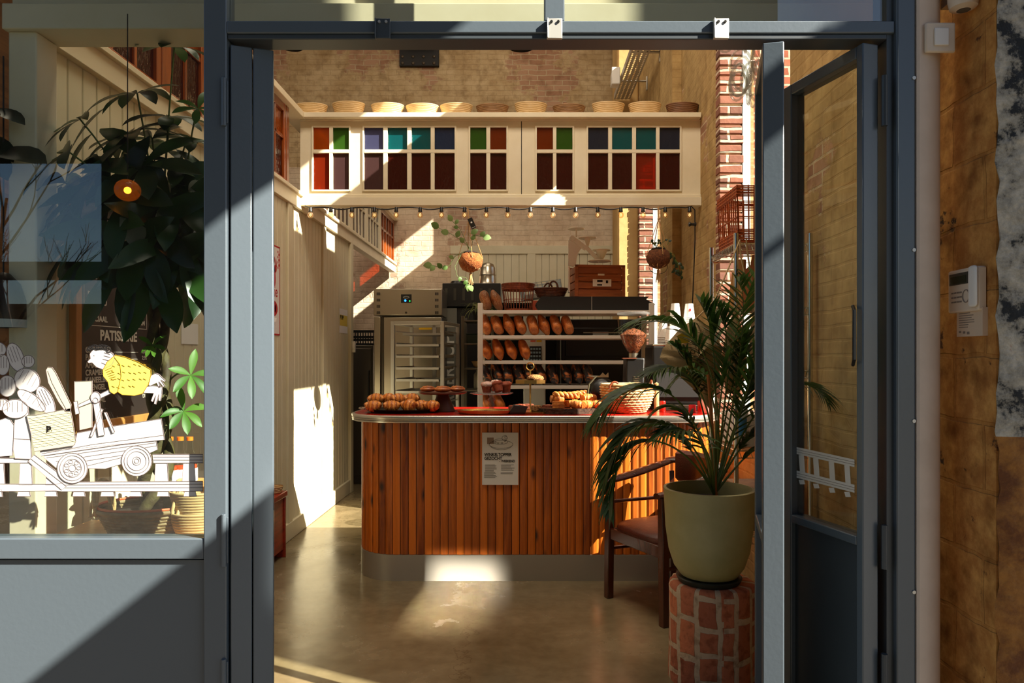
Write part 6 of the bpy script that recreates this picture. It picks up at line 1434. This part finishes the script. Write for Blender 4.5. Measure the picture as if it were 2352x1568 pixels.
# ================================================================ things on the street front
for px, lab, mk in ((881, 'dark painted bracket with two screws on the door head, left of the three', 'frame_dark'), (1274, 'pale metal bracket with two screws on the door head, in the middle', 'galv'), (1655, 'pale metal bracket with two screws on the door head, right of the three', 'galv')):
    e_ = tag(empty('door_head_bracket', (fx(px), FY - .001, fz(92))), lab, 'bracket', None); h_ = 46 / 710 * 1.0
    b = MB(); b.box(-17 / 710, 17 / 710, -.012, 0, 0, h_); b.box(-18 / 710, -15 / 710, -.018, 0, 0, h_); b.build('plate', M[mk], e_, bevel=.002)
    for sx_ in (-1, 1): b = MB(); b.cyl((sx_ * .011, -.016, h_ - .012), (sx_ * .011, -.012, h_ - .012), .0045, n=10); b.build('screw', M['galv'] if mk == 'frame_dark' else M['black'], e_)
# half-round service cover (pale column) beside the jamb
def halfcol():
    b = MB(); x0, x1 = fx(2101), fx(2187); pts = [(x0, FY + .06), (x0, FY - .012), (x0 + .006, FY - .018)]
    n = 14
    for k in range(n + 1): a = pi / 2 * k / n; pts.append((x0 + .012 + (x1 - x0 - .012) * sin(a), FY + .1 - .118 * cos(a)))
    b.hprism(pts, 0, TOP); return b
o = struct(halfcol().build('trim_column', mat('pale_grey_column', (226, 208, 190), .55, var=(212, 194, 176), vscale=5, bump=.08, bscale=20), angle=25))
e_ = tag(empty('light_switch', (fx(2148), FY - .019, fz(95))), 'square white light switch high on the pale column', 'switch'); b = MB(); b.box(-.048, .048, -.012, 0, -.048, .048); b.build('plate', mat('ivory_plastic', (222, 206, 184), .4), e_, bevel=.005)
b = MB(); b.box(-.022, .024, -.018, -.0122, -.028, .028); b.build('rocker', M['white'], e_, bevel=.003)
e_ = tag(empty('motion_sensor', (fx(2200), FY - .03, fz(20))), 'beige rounded motion sensor cut by the top edge of the picture', 'sensor'); b = MB(); b.lathe([(.02, -.02), (.04, -.012), (.045, .01), (.045, .09), (.03, .11), (0, .112)], 24, close=False); b.build('housing', bpy.data.materials['ivory_plastic'], e_)
b = MB(); b.box(-.015, .015, .0, .1, .03, .06); b.build('mount', M['galv'], e_)
kp_, s0_ = onAB(2231); kw_ = (onAB(2194)[0] - onAB(2268)[0]).length; ABa = atan2(ABd.y, ABd.x); ABn = Vector((-.96, .26, 0))
e_ = tag(empty('alarm_keypad', (kp_.x - .010, kp_.y + .0, Z(668, kp_.y)), 0, rot=(0, 0, ABa)), 'white alarm keypad with a small display and flip cover on the rough brick', 'keypad')
MK = bpy.data.materials['ivory_plastic']
b = MB(); e_.scale = (kw_ / .108, .6, kp_.y / FY); b.box(-.052, .052, -.03, .015, -.068, .072); b.build('housing', MK, e_, bevel=.006)
sc_ = MB().box(-.046, .02, -.0325, -.0302, .022, .06).build('display', mat('display_frame', (66, 64, 56), .4), e_, bevel=.001); MB().box(-.04, .014, -.0345, -.0327, .026, .05).build('screen', mat('lcd', (36, 48, 34), .25), sc_, smooth=False)
b = MB(); b.box(.028, .054, -.05, -.031, -.056, .074); b.build('flip_cover', M['white'], e_, bevel=.008)
M['btn'] = mat('keypad_grey', (132, 120, 108), .6)
for r_ in range(3):
    for k in range(4): MB().box(-.038 + k * .0095, -.031 + k * .0095, -.0325, -.0302, -.006 - r_ * .015, -.001 - r_ * .015).build('key', M['btn'], e_, smooth=False)
b = MB(); b.tube([(.012 + .011 * cos(a), -.0318, -.018 + .02 * sin(a)) for a in [k * pi / 12 for k in range(24)]], .0018, 5, closed=True); b.build('dial_ring', M['btn'], e_)
kq_ = onAB(2237)[0]
e_ = tag(empty('instruction_card', (kq_.x - .012, kq_.y, Z(742, kq_.y)), 0, rot=(0, 0, ABa)), 'small printed card stuck below the alarm keypad', 'card'); b = MB(); e_.scale = (kw_ * .8 / .087, 1, .93); b.box(-.042, .045, -.004, .02, -.045, .05); b.build('card', mat('card_cream', (214, 192, 166), .8), e_, smooth=False)
b = MB(); rnd = random.Random(3)
for k in range(7): b.box(-.034, -.034 + rnd.uniform(.03, .065), -.0048, -.0041, .034 - k * .008, .0365 - k * .008)
for k in range(3): b.box(-.034 + k * .014, -.026 + k * .014, -.0048, -.0041, -.032 - .003 * k, -.025 - .002 * k)
b.build('printed_lines', M['btn'], e_, smooth=False)
b = MB(); b.tube([(fx(1969), FY + .03, fz(702)), (fx(1962), FY - .0, fz(712)), (fx(1962), FY - .0, fz(825)), (fx(1969), FY + .03, fz(838))], .006, 8)
o = b.build('pull_handle', M['black']); tag(o, 'thin black pull handle on the hinge side of the right door leaf', 'handle')
# ================================================================ white drawing on the shop window
M['vinyl'] = mat('white_vinyl', (206, 204, 200), .6, spec=.2)
M['vinylyellow'] = mat('yellow_vinyl', (206, 190, 92), .6, spec=.2)
M['vinylcream'] = mat('cream_vinyl', (204, 200, 168), .6, spec=.2)
M['vinylline'] = mat('grey_outline', (112, 102, 102), .7, spec=.1)
M['vinylochre'] = mat('ochre_outline', (146, 112, 24), .7, spec=.1)
GY = FY + .0345
dc = tag(empty('window_decal', (fx(0), GY, fz(1100))), 'white window drawing of a bird in a yellow sweater over a bread cart on rails', 'window decal')
def dxy(p, base=None): return (X(p[0], GY) - dc.location.x, Z(p[1], GY) - dc.location.z)
def C(pts): return [(x / 2.306, 560 + y / 2.306) for x, y in pts]          # crop coordinates of the study to picture frame
def dpoly(pts, k, nm, mt, par=None, line=True, crop=True, lw_=.0016, lmat=None):
    P = [dxy(p) for p in (C(pts) if crop else pts)]
    y1 = -.0004 - .0007 * k; o = MB().prism(P, y1 - .0005, y1).build(nm, mt, dc if par is None else par, smooth=False)
    if line:
        b = MB(); n = len(P)
        b.tube([(p[0], y1 - .0006, p[1]) for p in P], lw_ * .7, 4, closed=True, flat=1); b.build('outline', lmat or M['vinylline'], o)
    return o
def dlines(lst, k, par, mt=None, r=.0009, crop=True):
    b = MB()
    for L_ in lst:
        P = [dxy(p) for p in (C(L_) if crop else L_)]; b.tube([(p[0], -.0012 - .0007 * k, p[1]) for p in P], r, 4)
    return b.build('drawn_lines', mt or M['vinylline'], par)
def oval(cx, cy, rx, ry, rot=0, n=28, a0=0, a1=2 * pi): return [(cx + rx * cos(a) * cos(rot) - ry * sin(a) * sin(rot), cy + rx * cos(a) * sin(rot) + ry * sin(a) * cos(rot)) for a in [a0 + (a1 - a0) * i / n for i in range(n)]]
# rails and sleepers
for (x0, x1, y0, y1) in ((-40, 22, 1160, 1270), (108, 168, 1158, 1275), (248, 300, 1215, 1275), (825, 888, 1160, 1256), (972, 1030, 1160, 1256), (-30, 10, 1300, 1338), (98, 158, 1308, 1336), (242, 300, 1308, 1336), (392, 448, 1308, 1336), (540, 603, 1308, 1336), (693, 748, 1308, 1336), (838, 893, 1308, 1336), (980, 1036, 1308, 1336)):
    dpoly([(x0, y0), (x1, y0), (x1 + 6, y1), (x0 - 6, y1)], 0, 'sleeper', M['vinyl'])
o = dpoly([(-60, 1270), (300, 1272), (345, 1260), (1076, 1256), (1076, 1308), (330, 1310), (300, 1306), (-60, 1310)], 1, 'lower_rail', M['vinyl']); dlines([[(345, 1275), (1074, 1272)], [(345, 1291), (1074, 1290)]], 1, o)
o = dpoly([(810, 1114), (1076, 1114), (1076, 1158), (815, 1160)], 1, 'upper_rail', M['vinyl']); dlines([[(815, 1127), (1074, 1127)], [(815, 1143), (1074, 1144)]], 1, o)
dpoly([(-60, 1132), (150, 1135), (160, 1158), (-60, 1160)], 1, 'upper_rail', M['vinyl'])
o = dpoly([(150, 1150), (185, 1115), (380, 1262), (330, 1302)], 1.5, 'rail_switch', M['vinyl']); dlines([[(165, 1135), (355, 1282)]], 1.5, o)
# cart
o = dpoly([(235, 1130), (300, 1185), (560, 1190), (700, 1150), (838, 1088), (830, 1040), (240, 1100)], 2, 'cart_frame', M['vinyl'])
dlines([[(250, 1132), (825, 1052)], [(300, 1150), (832, 1068)], [(320, 1170), (700, 1110)], [(420, 1185), (650, 1130)]], 2, o)
o = dpoly([(215, 1098), (400, 1062), (412, 1000), (600, 965), (858, 925), (875, 1036), (640, 1062), (222, 1122)], 3, 'cart_deck', M['vinyl']); dlines([[(225, 1110), (500, 1060), (870, 1012)]], 3, o)
for cx, cy, r_, rr_ in ((388, 1186, 80, (66, 48, 18)), (728, 1148, 80, (66, 50, 22, 12))):
    o = dpoly(oval(cx, cy, r_, r_), 4, 'cart_wheel', M['vinyl']); dlines([oval(cx, cy, q_, q_, n=40) + [(cx + q_, cy)] for q_ in rr_], 4, o)
    if cx < 500: dlines([oval(cx + 34 * cos(a), cy + 34 * sin(a), 11, 9, n=14) for a in [i * pi / 3.5 for i in range(7)]], 4, o)
# man-sized figure and breads at the left edge
dpoly([(-60, 955), (50, 915), (80, 960), (70, 1120), (-60, 1130)], 3, 'coat_back', M['vinyl'])
o = dpoly([(90, 890), (155, 880), (165, 960), (172, 1130), (165, 1138), (85, 1135), (75, 1090), (80, 960)], 4, 'white_bottle', M['vinyl']); dlines([[(80, 1030), (168, 1035)]], 4, o)
k_ = 5.0
for cx, cy, rx, ry, rot in ((-10, 560, 48, 40, 0), (20, 640, 36, 55, 0), (88, 600, 42, 78, -.35), (155, 622, 34, 32, 0), (-20, 770, 30, 40, 0), (150, 722, 70, 62, .5), (45, 752, 46, 56, 0), (20, 850, 40, 30, 0), (250, 830, 38, 84, -.45), (90, 872, 68, 50, 0), (175, 828, 88, 34, .62)):
    o = dpoly(oval(cx, cy, rx, ry, rot), k_, 'drawn_bread', M['vinyl']); k_ += .35
    ls = []
    for q_ in range(4):
        u = -.6 + q_ * .38; m_ = sqrt(1 - u * u) * .8; ls.append([(cx + rx * u * cos(rot) - ry * v * sin(rot), cy + rx * u * sin(rot) + ry * v * cos(rot)) for v in (-m_, -m_ * .3, m_ * .4)])
    dlines(ls, k_ - .3, o, r=.0007)
# picnic basket
o = dpoly([(150, 905), (200, 905), (380, 870), (392, 930), (410, 1045), (398, 1066), (192, 1097), (172, 1000)], 9, 'drawn_basket', M['vinylcream'])
ls = []
for r_ in range(13): y_ = 925 + r_ * 12.5; ls.append([(160 + r_ * 2.4 + i * 20, y_ - i * 3 + (3 if (i + r_) % 2 else -3)) for i in range(12)])
dlines(ls, 9, o, mt=mat('cane_line', (190, 188, 150), .7), r=.0009)
text('B', .03, o, M['ink'], (X(110, GY) - dc.location.x, -.0012 - .0007 * 9.4, Z(560 + 998 / 2.306, GY) - dc.location.z), RX, bold=.0015)
o = dpoly([(252, 668), (262, 652), (285, 655), (303, 680), (385, 850), (380, 885), (355, 885), (318, 835), (265, 735)], 9, 'basket_lid', M['vinylcream'])
dlines([[(262, 672), (285, 735), (335, 830), (362, 878)]], 9, o)
# block and handlebar
dpoly([(400, 728), (494, 724), (494, 970), (428, 985), (425, 900), (402, 885)], 6, 'drawn_board', M['vinylcream'])
for P_ in ([(540, 870), (552, 875), (495, 1018), (483, 1018)], [(556, 890), (570, 890), (615, 995), (602, 1000)]): dpoly(P_, 7, 'tripod_leg', M['vinyl'])
dpoly([(500, 840), (534, 838), (562, 1010), (528, 1016)], 7.6, 'stand_post', M['vinyl'])
dpoly([(420, 850), (415, 868), (500, 835), (600, 788), (590, 768), (500, 812)], 8.2, 'handlebar', M['vinyl']); dpoly([(398, 835), (418, 830), (430, 895), (408, 902)], 8.8, 'bar_grip', M['vinyl'])
o = dpoly(oval(514, 812, 26, 30), 9.4, 'hub', M['vinyl']); dlines([oval(514, 828, 14, 14) + [(528, 828)]], 9.4, o)
# bird in a sweater
for P_ in ([(790, 735), (800, 700), (830, 684), (848, 690), (882, 722), (878, 730), (858, 718), (880, 752), (872, 756), (848, 728), (856, 758), (848, 760), (836, 735), (800, 752)],
           [(760, 775), (775, 755), (820, 750), (866, 755), (864, 790), (856, 830), (846, 828), (848, 795), (832, 848), (822, 845), (832, 800), (815, 835), (806, 830), (820, 790), (770, 788)]): dpoly(P_, 8, 'bird_foot', M['vinyl'])
o = dpoly([(472, 622), (488, 605), (484, 582), (500, 560), (535, 552), (575, 560), (605, 580), (618, 602), (600, 640), (552, 664), (520, 652), (496, 628), (478, 630)], 9.6, 'bird_head', M['vinyl'])
dlines([[(560, 575), (590, 585)], [(558, 592), (592, 600)], [(552, 610), (588, 618)], [(545, 628), (572, 640)], [(506, 588), (508, 594)]], 9.6, o)
b = MB(); rnd = random.Random(4)
for i in range(16): cx, cy = 480 + i * 7, 560 - 14 * sin(pi * i / 15) + rnd.uniform(-6, 4); P = dxy(C([(cx, cy)])[0]); b.tube([(P[0] + .007 * cos(a), -.009, P[1] + .007 * sin(a)) for a in [k * pi / 5 for k in range(10)]], .0012, 4, closed=True)
b.build('bird_comb', M['ink'], dc)
o = dpoly([(618, 588), (668, 598), (740, 626), (806, 664), (808, 690), (795, 740), (762, 792), (720, 803), (655, 798), (632, 782), (612, 795), (590, 780), (580, 730), (556, 700), (553, 668), (575, 625)], 10.4, 'yellow_sweater', M['vinylyellow'], lmat=M['vinylochre'])
ls = [[(615, 600), (645, 640), (650, 700), (632, 780)]]
for i in range(26): cx, cy = 600 + (i % 7) * 28 + rnd.uniform(-5, 5), 640 + (i // 7) * 38 + rnd.uniform(-6, 6); ls.append([(cx, cy), (cx + 14, cy + 7)])
for i in range(6): ls.append([(565 + i * 6, 670 + i * 10), (600 + i * 5, 655 + i * 12)])
dlines(ls, 10.4, o, mt=M['vinylochre'], r=.001)
# rails continue on the right door leaf (drawn on its pane)
dr = tag(empty('door_decal', tuple(d3.location), d3.rotation_euler.z), 'white drawn railway track decal across the glass of the right door leaf', 'window decal')
dz_ = Vector((cos(aR), sin(aR), 0))
def onleaf(px, py):     # point where the sight line meets the pane's outer face
    o3 = Vector((1.099, FY - .005, 0)) + Vector((-sin(aR), cos(aR), 0)) * -.03
    # ray (px): x = (px-VX)/F*y
    k = (px - VX) / FPX; s_ = (k * o3.y - o3.x) / (dz_.x - k * dz_.y); y = o3.y + dz_.y * s_; return s_, Z(py, y)
for (a, c_, e1, f1) in (((1800, 1019), (1966, 1055), (1966, 1072), (1800, 1035)), ((1800, 1072), (1966, 1113), (1966, 1131), (1800, 1088))):
    P = [onleaf(*p) for p in (a, c_, e1, f1)]
    o = MB().prism([(s_, z_) for s_, z_ in P], -.0265 + .032, -.026 + .032).build('rail', M['vinyl'], dr, smooth=False); o.location.y = -.03
    b = MB(); 
    for t in (.35, .68): b.tube([(P[0][0] + (P[3][0] - P[0][0]) * t, .0058, P[0][1] + (P[3][1] - P[0][1]) * t), (P[1][0] + (P[2][0] - P[1][0]) * t, .0058, P[1][1] + (P[2][1] - P[1][1]) * t)], .0009, 4)
    b.build('drawn_lines', M['vinylline'], o)
for px in (1813, 1843, 1876, 1912, 1948):
    dy_ = (px - 1800) * .22
    for (ya, yb) in ((1035 + dy_, 1074 + dy_ * 1.15), (1090 + dy_ * 1.2, 1100 + dy_ * 1.25)):
        P = [onleaf(px - 6, ya), onleaf(px + 6, ya), onleaf(px + 6 + 3, yb), onleaf(px - 6 + 3, yb)]; o = MB().prism(P, .0045, .005).build('sleeper', M['vinyl'], dr, smooth=False); o.location.y = -.03
# ================================================================ inside the shop window
# bench board in the window
e_ = tag(empty('window_bench', (-1.45, 2.45, 0)), 'pale wooden bench board inside the shop window carrying the plant basket', 'bench')
b = MB(); b.box(-.34, .36, 0, .5, .745, .775); b.build('board', M['lightwood'], e_, bevel=.003)
for x_ in (-.32, .3):
    for y_ in (.03, .43): b = MB(); b.box(x_, x_ + .04, y_, y_ + .04, 0, .745); b.build('leg', M['lightwood'], e_, bevel=.003)
# menu board on the left wall
MY0, MY1 = lw(173), lw(342); mz0, mz1 = 1.175, 2.12
me_ = tag(empty('menu_board', (LX + .002, MY0, mz0)), 'dark menu board in a wooden frame lettered PATISSERIE behind the window plant', 'menu board'); mw, mh = MY1 - MY0, mz1 - mz0
MB().box(0, .012, .0, mw, 0, mh).build('board', mat('menu_black', (50, 42, 40), .5), me_, smooth=False)
b = MB(); b.box(0, .03, -.04, 0, -.04, mh + .04); b.box(0, .03, mw, mw + .04, -.04, mh + .04); b.box(0, .03, 0, mw, -.04, 0); b.box(0, .03, 0, mw, mh, mh + .04); b.build('frame', M['lightwood'], me_, bevel=.003)
M['menuwhite'] = mat('menu_white', (206, 200, 192), .7)
RW = (pi / 2, 0, pi / 2)
def mt_(s, y, z, size, al='LEFT', bold=.001): text(s, size, me_, M['menuwhite'], (.0128, y, z), RW, align=al, bold=bold)
Ym = (MY0 + MY1) / 2
mt_('PATISSERIE', mw * .52, Z(782, Ym) - mz0, .062, 'CENTER', .0022)
for s_, py, pr in (('CROISSANT', 806, '2,80'), ('PAIN CHOCO', 822, '2,95'), ('AMANDEL', 839, ''), ('CRAMEEL', 855, ''), ('KANEELBOL', 871, ''), ('KRENGEL', 887, ''), ('SPECIAAL', 915, 'DN')):
    z_ = Z(py, Ym) - mz0 - .008; mt_(s_, .05, z_, .034)
    if pr: mt_(pr, mw - .04, z_, .026, 'RIGHT', .0004)
for s_, py, pr in (('BLEND', 690, ''), ('B2 MENU', 705, '25'), ('SPECIAAL', 742, 'DN'), ('BROOD', 608, '')):
    mt_(s_, .065, Z(py, Ym) - mz0, .034)
    if pr: mt_(pr, mw - .06, Z(py, Ym) - mz0, .03, 'RIGHT')
b = MB(); z0_, z1_ = Z(752, Ym) - mz0, Z(650, Ym) - mz0
for a0, a1, c0, c1 in ((.04, mw - .04, z0_, z0_ + .003), (.04, .043, z0_, z1_), (mw - .043, mw - .04, z0_, z1_), (.04, mw - .04, z1_, z1_ + .003)): b.box(.012, .0128, a0, a1, c0, c1)
for py in (806, 822, 839, 855, 871, 887): z_ = Z(py, Ym) - mz0 - .006; b.box(.012, .0128, .26, mw - .12, z_, z_ + .002)
b.build('ruled_lines', M['menuwhite'], me_, smooth=False)
# braided money tree in a basket
PB = Vector((X(335, 2.75), 2.78, .7755))
e_ = tag(empty('money_tree', PB), 'tall glossy money tree with braided trunk growing from a low basket in the window', 'potted tree')
b = MB(); b.add(*woven([(.15, 0), (.2, .09)], n=90, amp=.006, rows=7, per=22, sx=.95, sy=.8)); b.lathe([(0, 0), (.15, 0), (.15, .004), (0, .004)], 36, sx=.95, sy=.8, close=False)
b.tube([(.19 * cos(a), .16 * sin(a), .092) for a in [k * pi / 24 for k in range(48)]], .009, 7, closed=True); b.build('basket', mat('grey_cane', (150, 128, 92), .6, var=(112, 90, 60), vscale=20), e_, angle=80)
for sx_ in (-1, 1):
    b = MB()
    for q_ in range(3): b.tube([(sx_ * (.155 + .012 * cos(t * 3 + q_ * 2)) , -.05 + .06 * cos(t) + .01 * sin(t * 4 + q_ * 2), .075 + .13 * sin(t)) for t in [k * pi / 16 for k in range(17)]], .0065, 7)
    b.build('handle', M['cane_light'], e_, angle=80)
b = MB(); b.tube([(.188 * cos(a), .158 * sin(a), .104) for a in [k * pi / 24 for k in range(48)]], .005, 6, closed=True); b.build('orange_rim', mat('orange_ribbon', (226, 92, 30), .5), e_)
b = MB(); b.lathe([(.175, .07), (.1, .08), (0, .085)], 36, sx=.95, sy=.8, close=False); b.build('soil', M['soil'], e_)
b = MB(); top_z = Z(560, 2.8) - PB.z; cx_ = X(365, 2.8) - PB.x
for k in range(3):
    pts = []
    for i in range(44):
        t = i / 43; a = t * 13 + k * 2 * pi / 3; r_ = .024 + .03 * (1 - t) ** 3; pts.append((cx_ * min(1, t * 3) * (1) + r_ * cos(a) + .02 * (1 - t), r_ * sin(a), .07 + (top_z - .05) * t))
    b.tube(pts, [.024 - .01 * i / 43 for i in range(44)], 9)
b.build('braided_trunk', mat('green_brown_trunk', (92, 84, 44), .7, var=(62, 46, 28), vscale=20, bump=.5), e_, angle=80)
M['pachira'] = leafmat('glossy_leaf', (24, 48, 24), (54, 88, 36), .28, .3)
def leaflet(b, p, d, up, L_, W_, droop=.5):
    side = d.cross(up).normalized() if d.cross(up).length > .05 else Vector((1, 0, 0)); vs = []; m_ = 7; q_ = p.copy(); dd = d.normalized()
    for i in range(m_ + 1):
        u = i / m_; w_ = W_ * (sin(pi * (u ** 1.35) * .97 + .06) ** .8 if 0 < u < 1 else .04); nn = side.cross(dd).normalized()
        vs += [q_ - side * w_ + nn * w_ * .22, q_, q_ + side * w_ + nn * w_ * .22]; dd = (dd + Vector((0, 0, -droop / m_))).normalized(); q_ = q_ + dd * L_ / m_
    fs = []
    for i in range(m_): a = 3 * i; fs += [(a, a + 1, a + 4, a + 3), (a + 1, a + 2, a + 5, a + 4)]
    b.add(vs, fs)
bl = MB(); bs = MB(); rnd = random.Random(12)
def cluster(px, py, Y, size, tilt=None, n=None, root=(368, 560, 2.8)):
    c = at(px, py, Y) - PB; r0 = at(*root) - PB; mid = (c + r0) / 2 + Vector((0, 0, .06)); bs.tube([bez([r0, mid, c], k / 6) for k in range(7)], .0035, 5)
    n = n or rnd.choice((5, 6, 6, 7)); out = (c - r0); out.z *= .4; out = out.normalized() if out.length > .02 else Vector((0, -1, 0)); a0 = rnd.uniform(0, 1)
    ax = (out * .6 + Vector((0, -.35, .35))).normalized(); u = ax.cross(Vector((0, 0, 1))); u = u.normalized() if u.length > .1 else Vector((1, 0, 0)); v = ax.cross(u)
    for k in range(n):
        a = 2 * pi * (k / n) + a0; d = (u * cos(a) + v * sin(a)) * .9 + ax * .35; d.z -= .15
        leaflet(bl, c, d.normalized(), ax, size * rnd.uniform(.8, 1.15), size * .155, droop=rnd.uniform(.5, 1.1))
for args in ((315, 215, 2.75, .15), (185, 275, 2.7, .13), (300, 310, 2.75, .17), (160, 350, 2.7, .2), (390, 270, 2.8, .15), (430, 320, 2.85, .15), (400, 110, 2.85, .13, None, 6), (420, 380, 2.8, .16), (230, 400, 2.68, .22), (330, 380, 2.66, .22),
             (190, 450, 2.66, .22), (280, 460, 2.62, .24), (390, 450, 2.68, .22), (440, 500, 2.75, .2), (240, 540, 2.64, .24), (330, 550, 2.6, .25), (420, 560, 2.66, .22), (180, 550, 2.7, .2), (290, 600, 2.62, .22), (370, 620, 2.62, .22), (210, 590, 2.72, .2),
             (250, 470, 2.85, .22), (360, 480, 2.9, .24), (300, 530, 2.9, .24), (420, 440, 2.95, .2), (200, 500, 2.9, .2), (455, 600, 2.8, .2), (440, 650, 2.82, .2), (150, 420, 2.8, .2), (270, 370, 2.9, .2), (350, 320, 2.9, .18), (480, 420, 2.8, .18), (480, 520, 2.8, .18), (320, 640, 2.8, .17), (400, 610, 2.88, .2)):
    cluster(args[0], args[1], args[2], args[3] * 1.22)
M['freshleaf'] = leafmat('fresh_leaf', (70, 124, 40), (110, 160, 60), .4, .45)
bl.v = [(max(x_, -1.83 - PB.x), y_, z_) for x_, y_, z_ in bl.v]
bl.build('foliage', M['pachira'], e_, angle=80)
bl = MB()
for px, py, root in ((350, 795, (365, 830, 2.78)), (438, 862, (378, 890, 2.8)), (422, 945, (380, 960, 2.8)), (455, 250, (430, 380, 2.8))): cluster(px, py, 2.72, .06 if py > 700 and px < 400 else .1, n=6, root=root)
bl.build('young_leaves', M['freshleaf'], e_, angle=80); bs.build('petioles', M['stem'], e_)
# dark plant reaching in at the left edge
PL = Vector((-2.05, 2.7, .9)); e_ = tag(empty('rubber_plant', PL), 'dark broad-leaved plant reaching in at the left edge of the window', 'plant'); b = MB(); b.lathe([(.1, -.9), (.14, -.55), (.13, -.55), (0, -.58)], 30, close=False); b.build('pot', M['blackmatte'], e_)
b = MB(); b.tube([(0, 0, -.6), (.02, 0, .2), (0, 0, 1.3)], .014, 8); b.build('stem', M['bark'], e_)
bl = MB(); rnd = random.Random(33)
for (px, py, d, L_) in ((-40, 250, (1, -.2, -.1), .2), (-50, 300, (1, -.2, -.5), .2), (-30, 330, (.9, -.3, -.9), .18), (-60, 360, (1, -.3, .12), .36), (-60, 285, (.8, -.5, .2), .2), (-40, 400, (.5, -.3, -.9), .2)):
    p = at(px, py, 2.62) - PL; leaflet(bl, p, Vector(d).normalized(), Vector((0, -.5, .8)), L_, L_ * .2, .5)
bl.build('foliage', leafmat('dark_leaf', (16, 30, 18), (26, 44, 24), .3, .15), e_, angle=80)
# lamps glimpsed in the window
e_ = tag(empty('amber_pendant', at(293, 437, 2.5)), 'small amber glass pendant glowing among the leaves of the window tree', 'lamp'); b = MB(); b.ball((0, 0, 0), .043, (1, 1, .9), 20, 14); b.build('globe', M['amber'], e_); b = MB(); b.ball((0, 0, 0), .012); b.build('bulb', mat('warm_bulb', (255, 170, 80), .5, emit=(255, 176, 80), estr=9), e_); b = MB(); b.tube([(0, 0, .04), (0, 0, .62)], .002, 5); b.build('cord', M['black'], e_)
e_ = tag(empty('dome_lamp', at(8, 690, 2.62)), 'dark domed lamp shade with a grey lower rim at the left edge', 'lamp'); b = MB(); b.lathe([(.075, -.07), (.074, -.0), (.055, .06), (.02, .1), (0, .105)], 30, close=False); b.build('shade', mat('dark_bronze', (46, 32, 20), .35, .5), e_); b = MB(); b.lathe([(.076, -.1), (.077, -.07), (.073, -.07), (.072, -.1)], 30); b.build('rim', M['palegrey'], e_); b = MB(); b.tube([(0, 0, .1), (0, 0, .9)], .003, 5); b.build('cord', M['black'], e_)
# small table with bottles and stacked baskets right of the plant
e_ = tag(empty('side_table', (X(455, 3.15), 3.18, 0)), 'small pale wooden table behind the window plant holding bottles and baskets', 'table')
b = MB(); b.box(-.2, .17, -.14, .16, .86, .885); b.build('table_top', M['lightwood'], e_, bevel=.004)
for sx_ in (-.18, .13):
    for sy_ in (-.12, .12): b = MB(); b.box(sx_, sx_ + .03, sy_, sy_ + .03, 0, .86); b.build('leg', M['lightwood'], e_, bevel=.002)
M['juice'] = mat('red_orange_juice', (206, 74, 40), .3)
b0 = None
for j, (px, Y, lab) in enumerate(((390, 3.06, 'orange-capped glass bottle at the left on the small table'), (414, 3.1, 'orange-capped glass bottle, middle one on the small table'), (436, 3.14, 'orange-capped glass bottle at the right, beside the twine'))):
    e2 = tag(empty('juice_bottle', (X(px, Y), Y, .8855)), lab, 'bottle', 'juice bottles on the small table'); h_ = Z(1003, Y) - .8855
    b = MB(); b.lathe([(.001, 0), (.03, 0), (.032, .01), (.032, h_ * .5), (.012, h_ * .75), (.012, h_ - .015)], 20, close=False); b.build('glass_body', M['glassthin'], e2)
    b = MB(); b.lathe([(0, .004), (.029, .004), (.029, h_ * .42), (0, h_ * .42)], 20, close=False); b.build('juice', M['juice'], e2); b = MB(); b.lathe([(.014, h_ - .016), (.014, h_), (0, h_)], 16, close=False); b.build('cap', mat('orange_cap', (236, 110, 30), .4) if j == 0 else bpy.data.materials['orange_cap'], e2)
    b = MB(); b.lathe([(.0325, .02), (.0325, h_ * .36)], 20, close=False); b.build('label', M['palegrey'], e2)
for j, z_ in enumerate((.776, )):
    pass
o2 = bp_.copy(); COL.objects.link(o2); o2.location = (X(452, 2.72), 2.72, .776); o2.scale = (.75, .9, .8); tag(o2, 'pale ribbed proving basket standing on the window bench, lowest of the stack', 'proving basket', 'proving baskets in the window')
o3 = bp_.copy(); COL.objects.link(o3); o3.location = (X(452, 2.72) , 2.72, .776 + .079); o3.scale = (.75, .9, .8); tag(o3, 'pale ribbed proving basket stacked on another on the window bench', 'proving basket', 'proving baskets in the window')
# bare trees and fence of the street, seen mirrored in the window
def bare_tree(x, y, h, seed, lab):
    rnd = random.Random(seed); e_ = tag(empty('bare_tree', (x, y, 0)), lab, 'tree'); b = MB()
    def br(p, d, L_, r, dep):
        pts = [p]; q_ = p
        for k in range(4): d = (d + Vector((rnd.uniform(-.12, .12), rnd.uniform(-.12, .12), rnd.uniform(-.02, .1)))).normalized(); q_ = q_ + d * L_ / 4; pts.append(q_)
        b.tube(pts, [r * (1 - .12 * k) for k in range(5)], 5)
        if dep:
            for k in range(3 if dep > 2 else 4): br(pts[rnd.choice((2, 3, 4))], (d + Vector((rnd.uniform(-.9, .9), rnd.uniform(-.5, .5), rnd.uniform(-.1, .6)))).normalized(), L_ * rnd.uniform(.5, .75), r * .5, dep - 1)
    br(Vector((0, 0, 0)), Vector((0, 0, 1)), h * .5, .09, 4); b.build('branches', M['bark'], e_)
bare_tree(-9.3, -8.5, 6.0, 3, 'leafless street tree mirrored in the shop window, left one')
bare_tree(-10.6, -9.5, 5.0, 8, 'leafless street tree mirrored in the shop window, right one')
